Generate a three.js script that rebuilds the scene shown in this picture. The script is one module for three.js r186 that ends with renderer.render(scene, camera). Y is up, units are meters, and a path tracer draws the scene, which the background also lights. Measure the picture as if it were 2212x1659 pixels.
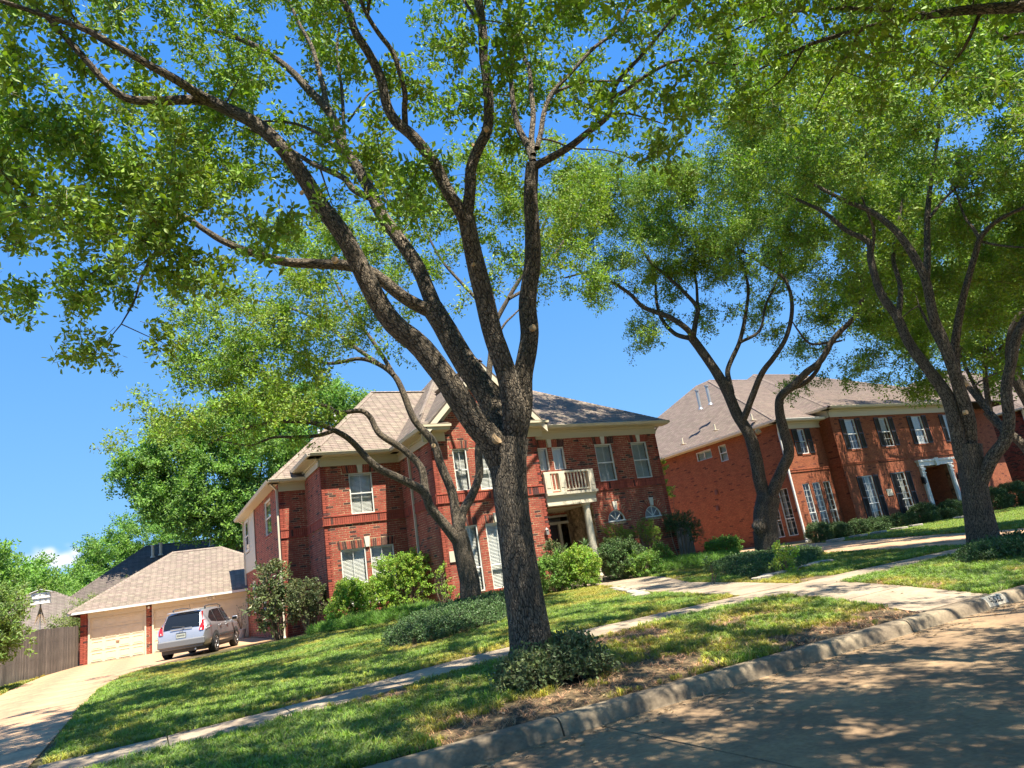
import * as THREE from 'three';
import { mergeGeometries } from 'three/addons/utils/BufferGeometryUtils.js';
import { RoundedBoxGeometry } from 'three/addons/geometries/RoundedBoxGeometry.js';
import { ImprovedNoise } from 'three/addons/math/ImprovedNoise.js';

// ---------------------------------------------------------------- camera, sky, sun, exposure
const scene = new THREE.Scene();
const EYE = 1.65;
const camera = new THREE.PerspectiveCamera(58.7, 4 / 3, 0.1, 900);
camera.position.set(0, EYE, 0);
camera.rotation.order = 'YXZ';
camera.rotation.set(THREE.MathUtils.degToRad(15.29), THREE.MathUtils.degToRad(-29.5), THREE.MathUtils.degToRad(-8.86));
camera.updateMatrixWorld(true);
const renderer = new THREE.WebGLRenderer({ antialias: true });
renderer.toneMapping = THREE.LinearToneMapping;
renderer.toneMappingExposure = 2.85;
renderer.shadowMap.enabled = true;

const DEG = Math.PI / 180;
const V3 = (x, y, z) => new THREE.Vector3(x, y, z);
const SUN_EL = 66 * DEG, SUN_AZ = 10 * DEG;            // azimuth from +z (behind the camera) towards +x
const SUN = new THREE.Vector3(Math.sin(SUN_AZ) * Math.cos(SUN_EL), Math.sin(SUN_EL), Math.cos(SUN_AZ) * Math.cos(SUN_EL));
const sun = new THREE.DirectionalLight(new THREE.Color(1, 0.93, 0.8), 4.6);
sun.position.copy(SUN).multiplyScalar(120).add(new THREE.Vector3(12, 0, -20));
sun.target.position.set(12, 0, -20);
sun.castShadow = true;
Object.assign(sun.shadow.camera, { left: -70, right: 70, top: 60, bottom: -60, near: 1, far: 260 });
sun.shadow.mapSize.set(4096, 4096);
scene.add(sun, sun.target);

const perlin = new ImprovedNoise();
const fbm = (x, y, z = 0, o = 4) => { let s = 0, a = 0.5, f = 1; for (let i = 0; i < o; i++) { s += a * perlin.noise(x * f, y * f, z * f + i * 7.3); a *= 0.5; f *= 2.03; } return s; };
const smooth = (a, b, x) => { const t = Math.min(1, Math.max(0, (x - a) / (b - a))); return t * t * (3 - 2 * t); };
const lerp = (a, b, t) => a + (b - a) * t;

{ // clear blue sky: deeper overhead, paler towards the horizon, one small cumulus low over the trees
  const W = 2048, H = 1024, d = new Float32Array(W * H * 4);
  const cd = V3((118 - 1106) / 1475.2, -(1200 - 829.5) / 1475.2, -1).applyQuaternion(camera.quaternion).normalize();
  for (let j = 0; j < H; j++) for (let i = 0; i < W; i++) {
    const th = (j + 0.5) / H * Math.PI - Math.PI / 2, ph = ((i + 0.5) / W - 0.5) * 2 * Math.PI;
    const y = Math.sin(th), x = Math.cos(th) * Math.cos(ph), z = Math.cos(th) * Math.sin(ph);
    const e = Math.max(0, y), t = Math.pow(1 - e, 2.6);
    let r = lerp(0.048, 0.25, t), g = lerp(0.225, 0.52, t), b = lerp(0.66, 0.84, t);
    if (y < 0) { const k = Math.min(1, -y * 8); r = lerp(r, 0.16, k); g = lerp(g, 0.17, k); b = lerp(b, 0.13, k); }
    const dx = (x - cd.x), dy = (y - cd.y);
    if (z < -0.8 && Math.abs(dx) < 0.2 && Math.abs(dy) < 0.1) {
      const n = fbm(x * 60, y * 90, 3.1, 5) * 1.3;
      const body = 1 - Math.hypot(dx / 0.036, (dy + 0.004 + 0.1 * dx) / 0.015) + 0.9 * n;
      const k = smooth(0.05, 0.65, body) * 0.9;
      r = lerp(r, 0.82, k); g = lerp(g, 0.84, k); b = lerp(b, 0.88, k);
    }
    const o = (j * W + i) * 4; d[o] = r; d[o + 1] = g; d[o + 2] = b; d[o + 3] = 1;
  }
  const t = new THREE.DataTexture(d, W, H, THREE.RGBAFormat, THREE.FloatType);
  t.mapping = THREE.EquirectangularReflectionMapping; t.magFilter = t.minFilter = THREE.LinearFilter; t.needsUpdate = true;
  scene.background = t; scene.environment = t;
  scene.backgroundIntensity = 0.52; scene.environmentIntensity = 0.52;
}

// ---------------------------------------------------------------- helpers
let seed = 12345;
const rnd = () => { seed = (seed + 0x6d2b79f5) | 0; let t = Math.imul(seed ^ (seed >>> 15), 1 | seed); t = (t + Math.imul(t ^ (t >>> 7), 61 | t)) ^ t; return ((t ^ (t >>> 14)) >>> 0) / 4294967296; };
const rr = (a, b) => a + (b - a) * rnd();
const pick = (a) => a[Math.floor(rnd() * a.length)];
const names = {};
const numbered = (n) => { const k = names[n] = (names[n] ?? -1) + 1; return k ? n + '_' + String(k).padStart(3, '0') : n; };
const rgb = (r, g, b) => new THREE.Color().setRGB(r, g, b);
const mat = (c, rough = 0.9, extra = {}) => new THREE.MeshStandardMaterial({ color: c, roughness: rough, ...extra });
const pmat = (c, rough, extra) => new THREE.MeshPhysicalMaterial({ color: c, roughness: rough, ...extra });
function flat(g) { const r = g.index ? g.toNonIndexed() : g; for (const k of Object.keys(r.attributes)) if (!['position', 'normal', 'uv', 'color'].includes(k)) r.deleteAttribute(k); return r; }
function merge(list) { if (list.length === 1) return flat(list[0]); const m = mergeGeometries(list.map(flat)); if (!m) throw new Error('merge failed'); return m; }
function mesh(name, geos, material, parent) {
  const m = new THREE.Mesh(Array.isArray(geos) ? merge(geos) : geos, material);
  m.castShadow = m.receiveShadow = true; m.name = parent && parent !== scene ? name : numbered(name);
  (parent || scene).add(m); return m;
}
function tag(o, label, category, group, kind) { if (label) o.userData.label = label; if (category) o.userData.category = category; if (group) o.userData.group = group; if (kind) o.userData.kind = kind; return o; }
function thing(name, label, category, pos = [0, 0, 0], turn = 0, group) { const o = new THREE.Group(); o.name = numbered(name); o.position.set(...pos); o.rotation.y = turn; scene.add(o); return tag(o, label, category, group); }
const bx = (w, h, d, x = 0, y = 0, z = 0) => new THREE.BoxGeometry(w, h, d).translate(x, y, z);
const bb = (x0, x1, y0, y1, z0, z1) => bx(x1 - x0, y1 - y0, z1 - z0, (x0 + x1) / 2, (y0 + y1) / 2, (z0 + z1) / 2);
const cyl = (r0, r1, h, n = 16, x = 0, y = 0, z = 0) => new THREE.CylinderGeometry(r1, r0, h, n).translate(x, y + h / 2, z);
function bar(a, b, r, n = 8, r2 = r) { const d = b.clone().sub(a), L = d.length(); const g = new THREE.CylinderGeometry(r2, r, L, n); g.translate(0, L / 2, 0); g.applyQuaternion(new THREE.Quaternion().setFromUnitVectors(V3(0, 1, 0), d.normalize())); return g.translate(a.x, a.y, a.z); }
function rbar(a, b, w, h) { const d = b.clone().sub(a), L = d.length(); const g = new THREE.BoxGeometry(w, h, L); const m = new THREE.Matrix4().lookAt(b, a, V3(0, 1, 0)); g.applyMatrix4(m); const c = a.clone().add(b).multiplyScalar(0.5); return g.translate(c.x, c.y, c.z); }
function instanced(name, geo, material, mats, cols, parent, kind = 'stuff') {
  const im = new THREE.InstancedMesh(geo, material, mats.length);
  mats.forEach((m, i) => im.setMatrixAt(i, m));
  if (cols) cols.forEach((c, i) => im.setColorAt(i, c));
  im.castShadow = im.receiveShadow = true; im.name = parent && parent !== scene ? name : numbered(name);
  if (kind) im.userData.kind = kind;
  (parent || scene).add(im); return im;
}
// a pixel of the photograph (2212 wide) gives a direction; the distance is given with it
const CAMQ = camera.quaternion.clone();
const ray = (vx, vy) => V3((vx - 1106) / 1475.2, -(vy - 829.5) / 1475.2, -1).applyQuaternion(CAMQ);
const onGround = (vx, vy, e) => { const d = ray(vx, vy); const t = (e - EYE) / d.y; return V3(d.x * t, e, d.z * t); };
function toPx(p) { const c = p.clone().sub(camera.position).applyQuaternion(CAMQ.clone().invert()); return c.z > -0.05 ? null : [1106 + 1475.2 * c.x / -c.z, 829.5 - 1475.2 * c.y / -c.z, -c.z]; }

// ---------------------------------------------------------------- textures
function tex(w, h, f, srgb = true, rx = 1, ry = 1) {
  const d = new Uint8Array(w * h * 4);
  for (let j = 0; j < h; j++) for (let i = 0; i < w; i++) { const c = f(i / w, j / h, i, j), o = (j * w + i) * 4; for (let k = 0; k < 3; k++) d[o + k] = Math.max(0, Math.min(255, (Array.isArray(c) ? c[k] : c) * 255)); d[o + 3] = 255; }
  const t = new THREE.DataTexture(d, w, h); t.wrapS = t.wrapT = THREE.RepeatWrapping; t.magFilter = THREE.LinearFilter; t.minFilter = THREE.LinearMipmapLinearFilter; t.generateMipmaps = true;
  t.repeat.set(rx, ry); if (srgb) t.colorSpace = THREE.SRGBColorSpace; t.needsUpdate = true; return t;
}
// lattice noise that repeats at 1 in both directions
const LAT = (() => { let q = 991; const a = new Float32Array(65536); for (let i = 0; i < 65536; i++) { q = (q * 48271) % 2147483647; a[i] = q / 1073741823.5 - 1; } return a; })();
const tn = (u, v, f, z = 0, o = 4) => { let s = 0, am = 0.62, F = Math.round(f); for (let k = 0; k < o; k++) { const x = u * F, y = v * F, xi = Math.floor(x), yi = Math.floor(y), fx = x - xi, fy = y - yi, sx = fx * fx * (3 - 2 * fx), sy = fy * fy * (3 - 2 * fy); const h = (i, j) => LAT[(((i % F + F) % F) * 7919 + ((j % F + F) % F) * 104729 + k * 3571 + Math.floor(z * 13) * 15731) & 65535]; s += am * lerp(lerp(h(xi, yi), h(xi + 1, yi), sx), lerp(h(xi, yi + 1), h(xi + 1, yi + 1), sx), sy); am *= 0.5; F *= 2; } return s; };
function worley(n, sd) { const pts = []; let s = sd; const r = () => (s = (s * 16807) % 2147483647) / 2147483647; for (let i = 0; i < n * n; i++) pts.push([r(), r()]);
  return (u, v, sy = 1) => { const x = u * n, y = v * n; const ci = Math.floor(x), cj = Math.floor(y); let d1 = 9, d2 = 9; for (let a = -1; a <= 1; a++) for (let b = -1; b <= 1; b++) { const i = ((ci + a) % n + n) % n, j = ((cj + b) % n + n) % n, p = pts[j * n + i]; const d = Math.hypot(ci + a + p[0] - x, (cj + b + p[1] - y) * sy); if (d < d1) { d2 = d1; d1 = d; } else if (d < d2) d2 = d; } return [d1, d2]; }; }
const wo = worley(16, 77);
const wo2 = worley(9, 31);
const barkH = (u, v) => { const wx = tn(u, v, 7, 2, 4) * 0.055, wy = tn(u, v, 6, 5, 4) * 0.06; const [a, b] = wo(u + wx, v + wy), [c, d] = wo2(u + wx * 1.3, v + wy); const p = smooth(0.0, 0.34, b - a), q = smooth(0.0, 0.22, d - c), g = 0.5 + 0.5 * tn(u, v, 40, 9, 3), l = 0.5 + 0.5 * tn(u, v, 14, 19, 3); return q * lerp(0.45, 1, p) * (0.5 + 0.3 * g + 0.3 * l); };
const barkMap = tex(512, 512, (u, v) => { const h = barkH(u, v), l = tn(u, v, 6, 4, 3) * 0.5 + 0.5, s = tn(u, v, 30, 14, 3); const k = lerp(0.22, 0.62, h) * (0.82 + 0.3 * l) + s * 0.06; const lich = smooth(0.62, 0.8, tn(u, v, 9, 21, 4) * 0.5 + 0.5) * 0.35; return [k * lerp(1.0, 1.04, lich), k * lerp(0.915, 1.03, lich), k * lerp(0.80, 0.98, lich)]; });
const barkBump = tex(512, 512, (u, v) => barkH(u, v), false);
const concreteMap = tex(512, 512, (u, v) => { const n = tn(u, v, 5, 1, 5), f = tn(u, v, 60, 2, 2), sp = tn(u, v, 110, 3, 1); const k = 0.88 + 0.14 * n + 0.10 * f + (sp > 0.55 ? -0.13 : 0); return [k, k * (0.985 + 0.01 * n), k * 0.96]; });
const concreteBump = tex(256, 256, (u, v) => 0.5 + 0.35 * tn(u, v, 40, 6, 3), false);
const soilMap = tex(512, 512, (u, v) => { const n = tn(u, v, 6, 1, 5), f = tn(u, v, 50, 2, 3), c = tn(u, v, 90, 5, 2); const k = 0.66 + 0.3 * n + 0.28 * f + (c > 0.4 ? 0.16 : 0); return [k, k * 0.93, k * 0.8]; });
const soilBump = tex(256, 256, (u, v) => 0.5 + 0.5 * tn(u, v, 30, 8, 3), false);
const shingleMap = tex(256, 256, (u, v) => { const k = 0.84 + 0.28 * tn(u, v, 50, 2, 3) + 0.12 * tn(u, v, 6, 3, 2); return k; });
const brickTex = tex(256, 256, (u, v) => { const k = 0.86 + 0.2 * tn(u, v, 24, 2, 4) + 0.1 * tn(u, v, 5, 7, 2); return [k, k * 0.97, k * 0.95]; });
const woodMap = tex(256, 512, (u, v) => { const g = fbm(u * 40 + 3 * tn(u, v, 3, 1, 2), v * 2.2, 1, 4), n = tn(u, v, 4, 3, 3), st = smooth(0.25, 0.5, tn(u, v * 0.5, 7, 11, 3)); const k = 0.78 + 0.45 * g + 0.16 * n - 0.22 * st; return [k, k * 0.95, k * 0.89]; });
// ---------------------------------------------------------------- terrain
const SW0 = -10.6, SW1 = -11.75;                         // pavement edges
const KERB_Z = -6.62;
const ctrl = [];
for (const x of [-60, -40, -25, -12, -4, 0, 4, 8, 13, 20, 30, 42, 60, 90]) ctrl.push([x, -6.95, 0.15]);
for (const [x, e] of [[-60, 0.13], [-30, 0.13], [-14, 0.13], [-6, 0.135], [-1, 0.15], [2, 0.2], [4.8, 0.34], [8, 0.385], [12.5, 0.40], [17.6, 0.42], [25, 0.44], [40, 0.5], [70, 0.5]]) { ctrl.push([x, SW0, e]); ctrl.push([x, SW1, e + 0.012]); }
for (const c of [[-1.2, -16, 0.25], [-1, -24, 0.33], [0.2, -29, 0.4], [5, -33, 0.42], [2.3, -31, 0.44], [-3, -43.7, 0.39], [1, -43.7, 0.39], [5.2, -43.7, 0.40], [-4.7, -33, 0.38], [-4, -27.7, 0.35], [-15, -20, 0.22], [-22, -45, 0.35], [-40, -30, 0.25],
  [6.2, -28.2, 0.58], [9.8, -23.8, 0.70], [13, -23.8, 0.74], [21.5, -24.5, 0.84], [31, -25.5, 0.86], [36, -24.5, 0.87], [46, -24, 0.88], [62, -30, 0.92], [22, -20, 0.72], [25, -17, 0.62], [14.5, -18, 0.58], [5, -16.5, 0.42], [35, -18, 0.7], [48, -17, 0.72],
  [28, -45, 0.88], [50, -60, 0.9], [0, -70, 0.4], [-40, -70, 0.4], [80, -60, 0.9], [20, -80, 0.7], [-60, -110, 0.4], [100, -110, 0.9], [20, -140, 0.6], [12, -40, 0.7]]) ctrl.push(c);
const elevTPS = (() => {
  const n = ctrl.length, N = n + 3, A = [], phi = (r2) => (r2 < 1e-9 ? 0 : 0.5 * r2 * Math.log(r2));
  for (let i = 0; i < N; i++) A.push(new Float64Array(N + 1));
  for (let i = 0; i < n; i++) { for (let j = 0; j < n; j++) A[i][j] = phi((ctrl[i][0] - ctrl[j][0]) ** 2 + (ctrl[i][1] - ctrl[j][1]) ** 2) + (i === j ? 0.4 : 0); const p = [1, ctrl[i][0], ctrl[i][1]]; for (let k = 0; k < 3; k++) A[i][n + k] = A[n + k][i] = p[k]; A[i][N] = ctrl[i][2]; }
  for (let c = 0; c < N; c++) { let p = c; for (let r = c + 1; r < N; r++) if (Math.abs(A[r][c]) > Math.abs(A[p][c])) p = r; [A[c], A[p]] = [A[p], A[c]]; for (let r = c + 1; r < N; r++) { const f = A[r][c] / A[c][c]; if (f) for (let k = c; k <= N; k++) A[r][k] -= f * A[c][k]; } }
  const s = new Float64Array(N); for (let r = N - 1; r >= 0; r--) { let v = A[r][N]; for (let k = r + 1; k < N; k++) v -= A[r][k] * s[k]; s[r] = v / A[r][r]; }
  return (x, z) => { let v = s[n] + s[n + 1] * x + s[n + 2] * z; for (let i = 0; i < n; i++) v += s[i] * phi((x - ctrl[i][0]) ** 2 + (z - ctrl[i][1]) ** 2); return v; };
})();
function elev(x, z) { if (z > -6.9) return 0.15; return Math.max(0.1, Math.min(1.1, elevTPS(x, Math.max(z, -150)))); }
const inPoly = (x, z, P) => { let c = false; for (let i = 0, j = P.length - 1; i < P.length; j = i++) if ((P[i][1] > z) !== (P[j][1] > z) && x < (P[j][0] - P[i][0]) * (z - P[i][1]) / (P[j][1] - P[i][1]) + P[i][0]) c = !c; return c; };
const driveRight = [[-1.35, -6.9], [-1.35, -12], [-1.22, -17], [-1.05, -23], [-0.6, -26.6], [0.5, -29.3], [2.3, -31.4], [4.2, -32.7], [5.0, -33.2]];
const driveLeft = [[-4.9, -6.9], [-4.9, -12], [-4.6, -17], [-4.3, -23], [-4.05, -27.7], [-4.0, -33], [-3.9, -38], [-3.3, -43.3]];
const DRIVE = [...driveRight, [5.0, -43.6], [-3.2, -43.6], ...[...driveLeft].reverse()];
const WALK = [[11.55, -11.7], [13.35, -11.7], [14.1, -14.2], [14.75, -17], [16.7, -20.6], [17.2, -23.4], [15.1, -24.2], [14.9, -22.4], [14.3, -20.2], [12.9, -17.2], [12.25, -14.3]];
const STUB = [[10.35, -6.95], [12.2, -6.95], [13.35, -10.6], [11.5, -10.6]];
const DRIVE2 = [[20.2, -6.9], [25.6, -6.9], [26.4, -14], [27.6, -20], [29.6, -26], [30.2, -34], [30.2, -46], [24.6, -46], [24.6, -30], [23.4, -24], [21.8, -18], [20.6, -12]];
const paved = (x, z) => inPoly(x, z, DRIVE) || inPoly(x, z, WALK) || inPoly(x, z, STUB) || inPoly(x, z, DRIVE2) || (z < SW0 && z > SW1);
const houseFoot = (x, z) => (x > 9.7 && x < 21.6 && z < -24.3) || (x > 6.3 && x < 9.9 && z < -28.1) || (x > 5.1 && x < 9 && z < -31.3) || (x > 31 && x < 50 && z < -25.9) || (x > 34.4 && x < 50 && z < -25.1) || (x > -3.1 && x < 9 && z < -43.6);
const bareness = (x, z) => { // worn earth: strip under the trees by the kerb, edges
  const n = fbm(x * 0.55, z * 0.55, 1.7, 4) * 1.6, m = fbm(x * 2.1, z * 2.1, 5.2, 3);
  let b = 0;
  if (z > SW0) b = 0.06 + 0.9 * n + 0.35 * m + 0.22 * smooth(-8.2, -7.1, z) - (x < 2.5 ? 0.2 : 0) + 0.4 * Math.exp(-((x - 5.2) ** 2 + (z + 7.9) ** 2) / 2.6) + 0.45 * Math.exp(-((x - 17.5) ** 2 + (z + 8.3) ** 2) / 4);
  else if (x < 14.8) b = 0.02 + 0.55 * n + 0.2 * m + 0.3 * Math.exp(-((z - SW1 + 0.25) ** 2) / 0.09) + 0.35 * smooth(-21, -23, z) + 0.3 * smooth(9.5, 13, x);
  else b = 0.12 + 0.7 * n + 0.25 * m - 0.3 * smooth(27, 31, x);
  return b;
};
const concreteMat = (c, s = 1) => { const m = concreteMap.clone(); m.repeat.set(0.5 * s, 0.5 * s); m.needsUpdate = true; const b = concreteBump.clone(); b.repeat.set(1.2, 1.2); b.needsUpdate = true; return mat(c, 0.88, { map: m, bumpMap: b, bumpScale: 0.003 }); };
const MROAD = concreteMat(rgb(0.365, 0.25, 0.145)), MWALK = concreteMat(rgb(0.43, 0.345, 0.25)), MDRIVE = concreteMat(rgb(0.56, 0.365, 0.215)), MKERB = concreteMat(rgb(0.30, 0.24, 0.165)), MJOINT = mat(rgb(0.055, 0.045, 0.036), 1), MFOUND = concreteMat(rgb(0.42, 0.37, 0.3));

{ // ground: one sheet draped over the terrain out to the horizon
  const xs = [], zs = [];
  for (let x = -420; x < -30; x += x < -90 ? 55 : 6) xs.push(x); for (let x = -30; x < -8; x += 1) xs.push(x); for (let x = -8; x < 32; x += 0.28) xs.push(x); for (let x = 32; x < 66; x += 0.8) xs.push(x); for (let x = 66; x <= 520; x += x < 120 ? 6 : 50) xs.push(x);
  for (let z = -6.86; z > -30; z -= 0.28) zs.push(z); for (let z = -30; z > -60; z -= 1.5) zs.push(z); for (let z = -60; z >= -720; z -= z > -150 ? 8 : 60) zs.push(z);
  const p = [], uv = [], col = [], idx = [];
  zs.forEach((z) => xs.forEach((x) => {
    let e = elev(Math.max(-70, Math.min(110, x)), z); if (paved(x, z)) e -= 0.02; else e += 0.012 * fbm(x * 1.3, z * 1.3, 4, 3);
    if (z > -6.95) e = 0.13;
    p.push(x, e, z); uv.push(x * 0.7, z * 0.7);
    const b = smooth(0.2, 0.6, bareness(x, z)); const far = 0;
    col.push(lerp(lerp(0.13, 0.285, b), 0.10, far), lerp(lerp(0.13, 0.222, b), 0.13, far), lerp(lerp(0.05, 0.15, b), 0.04, far));
  }));
  const nx = xs.length; for (let j = 0; j < zs.length - 1; j++) for (let i = 0; i < nx - 1; i++) { const a = j * nx + i; idx.push(a, a + 1, a + nx, a + 1, a + nx + 1, a + nx); }
  const g = new THREE.BufferGeometry(); g.setAttribute('position', new THREE.Float32BufferAttribute(p, 3)); g.setAttribute('uv', new THREE.Float32BufferAttribute(uv, 2)); g.setAttribute('color', new THREE.Float32BufferAttribute(col, 3)); g.setIndex(idx); g.computeVertexNormals();
  const m = mesh('ground', g, mat(0xffffff, 1, { vertexColors: true, map: soilMap, bumpMap: soilBump, bumpScale: 0.015 }));
  m.userData.kind = 'structure'; m.userData.label = 'lawn soil and bare earth sloping up from the kerb to the houses';
}
// a slab draped over the terrain: outline polygon, lifted, with real edges
function drape(poly, lift, thick, step = 0.6, ef = elev) {
  const sh = new THREE.Shape(poly.map((q) => new THREE.Vector2(q[0], -q[1])));
  // dense outline so that the sheet follows the ground
  const pts = []; poly.forEach((q, i) => { const r = poly[(i + 1) % poly.length], n = Math.max(1, Math.ceil(Math.hypot(r[0] - q[0], r[1] - q[1]) / step)); for (let k = 0; k < n; k++) pts.push([lerp(q[0], r[0], k / n), lerp(q[1], r[1], k / n)]); });
  const g = new THREE.ExtrudeGeometry(new THREE.Shape(pts.map((q) => new THREE.Vector2(q[0], -q[1]))), { depth: thick, bevelEnabled: false }); g.rotateX(-Math.PI / 2);
  const a = g.attributes.position, uv = g.attributes.uv; for (let i = 0; i < a.count; i++) { const x = a.getX(i), z = a.getZ(i), y = a.getY(i); uv.setXY(i, x, z + y); a.setY(i, ef(x, z) + lift - thick + y); }
  g.computeVertexNormals(); return g;
}
const structure = (o, label) => { o.userData.kind = 'structure'; if (label) o.userData.label = label; return o; };
// split a long strip given by two edges into slabs with gaps
function slabs(name, parent, A, B, cuts, lift, thick, material, gap = 0.018) {
  for (let k = 0; k < cuts.length - 1; k++) {
    const t0 = cuts[k] + gap / 2, t1 = cuts[k + 1] - gap / 2, poly = [...A(t0, t1), ...B(t0, t1).reverse()];
    const m = mesh(name, drape(poly, lift + 0.006 * (rnd() - 0.5), thick), material, parent); void m;
  }
}
{ // road: concrete lanes cast in slabs, dark joints
  const road = structure(mesh('road', (() => { const g = new THREE.PlaneGeometry(900, 60, 1, 1); g.rotateX(-Math.PI / 2); g.translate(30, -0.03, -6.55 + 30); return g; })(), MJOINT), 'tan concrete street with dark joints between its slabs');
  const flat0 = () => 0; const zc = [-6.62, -2.62, 1.9];
  const xc = []; for (let x = -22.85; x < 75; x += 9) xc.push(x);
  for (let j = 0; j < 2; j++) for (let i = 0; i < xc.length - 1; i++) { const x0 = xc[i] + 0.012, x1 = xc[i + 1] - 0.012, z0 = zc[j] + 0.012, z1 = zc[j + 1] - 0.012;
    mesh('slab', drape([[x0, z1], [x1, z1], [x1, z0], [x0, z0]], 0.004 * rnd(), 0.05, 3, flat0), MROAD, road); }
  // near side verge across the street, behind the camera
  const nv = structure(mesh('near_verge', bb(-60, 90, -0.05, 0.15, 2.1, 30), mat(rgb(0.11, 0.115, 0.05), 1, { map: soilMap })), 'grass verge on the near side of the street'); void nv;
}
{ // kerb: rounded concrete section in lengths with open joints
  const kerb = new THREE.Group(); kerb.name = 'kerb'; structure(kerb, 'rounded concrete kerb along the street'); scene.add(kerb);
  const sec = new THREE.Shape(); sec.moveTo(0, -0.05); sec.lineTo(0.03, 0.015); sec.quadraticCurveTo(0.055, 0.12, 0.09, 0.145); sec.quadraticCurveTo(0.12, 0.165, 0.17, 0.165); sec.lineTo(0.29, 0.162); sec.quadraticCurveTo(0.31, 0.16, 0.31, 0.14); sec.lineTo(0.31, -0.05); sec.closePath();
  const cuts = [-30, -24, -18, -12.4, -6.9, -5.2, 1.3, 3.72, 9.6, 14.9, 19.9, 25.9, 32, 38, 44, 50, 56];
  for (let i = 0; i < cuts.length - 1; i++) {
    const L = cuts[i + 1] - cuts[i] - 0.022, g = new THREE.ExtrudeGeometry(sec, { depth: L, steps: Math.ceil(L / 0.25), bevelEnabled: false, curveSegments: 6 }); g.rotateY(Math.PI / 2); g.translate(cuts[i] + 0.011, 0, -6.60);
    const a = g.attributes.position; for (let k = 0; k < a.count; k++) { const x = a.getX(k), y = a.getY(k); a.setY(k, y + (y > 0.01 ? 0.007 * fbm(x * 1.4, 2, a.getZ(k) * 3, 3) : 0)); a.setZ(k, a.getZ(k) + 0.006 * fbm(x * 0.9, y * 8, 7, 2)); }
    const uv = g.attributes.uv; for (let k = 0; k < a.count; k++) uv.setXY(k, a.getX(k), a.getY(k) - a.getZ(k)); g.computeVertexNormals();
    mesh('kerb_stone', g, MKERB, kerb);
  }
  // house number stencilled on the kerb face
  const c = document.createElement('canvas'); c.width = 512; c.height = 192; const q = c.getContext('2d'); q.fillStyle = '#cfc4ad'; q.fillRect(0, 0, 512, 192);
  for (let i = 0; i < 900; i++) { q.fillStyle = `rgba(120,100,75,${0.25 * rnd()})`; q.fillRect(rnd() * 512, rnd() * 192, 2 + rnd() * 8, 2 + rnd() * 4); }
  q.fillStyle = '#1d1c1b'; q.font = 'bold 150px sans-serif'; q.textAlign = 'center'; q.textBaseline = 'middle'; q.fillText('4322', 256, 100, 430);
  const t = new THREE.CanvasTexture(c); t.colorSpace = THREE.SRGBColorSpace;
  const pr = [[0.034, 0.026], [0.05, 0.085], [0.078, 0.131], [0.10, 0.151], [0.13, 0.164], [0.155, 0.1695]]; const P = [], U = [], I = []; let acc = 0; const len = []; pr.forEach((p, i) => { if (i) acc += Math.hypot(p[0] - pr[i - 1][0], p[1] - pr[i - 1][1]); len.push(acc); });
  pr.forEach((p, i) => { for (const s of [0, 1]) { P.push(11.6 + s * 0.55, p[1] + 0.004, -6.60 - p[0] + 0.004); U.push(s, len[i] / acc); } }); for (let i = 0; i < pr.length - 1; i++) I.push(i * 2, i * 2 + 1, i * 2 + 2, i * 2 + 1, i * 2 + 3, i * 2 + 2);
  const g = new THREE.BufferGeometry(); g.setAttribute('position', new THREE.Float32BufferAttribute(P, 3)); g.setAttribute('uv', new THREE.Float32BufferAttribute(U, 2)); g.setIndex(I); g.computeVertexNormals();
  mesh('house_number', g, mat(0xffffff, 0.85, { map: t }), kerb).userData.label = 'white painted patch with stencilled house number on kerb';
}
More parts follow.
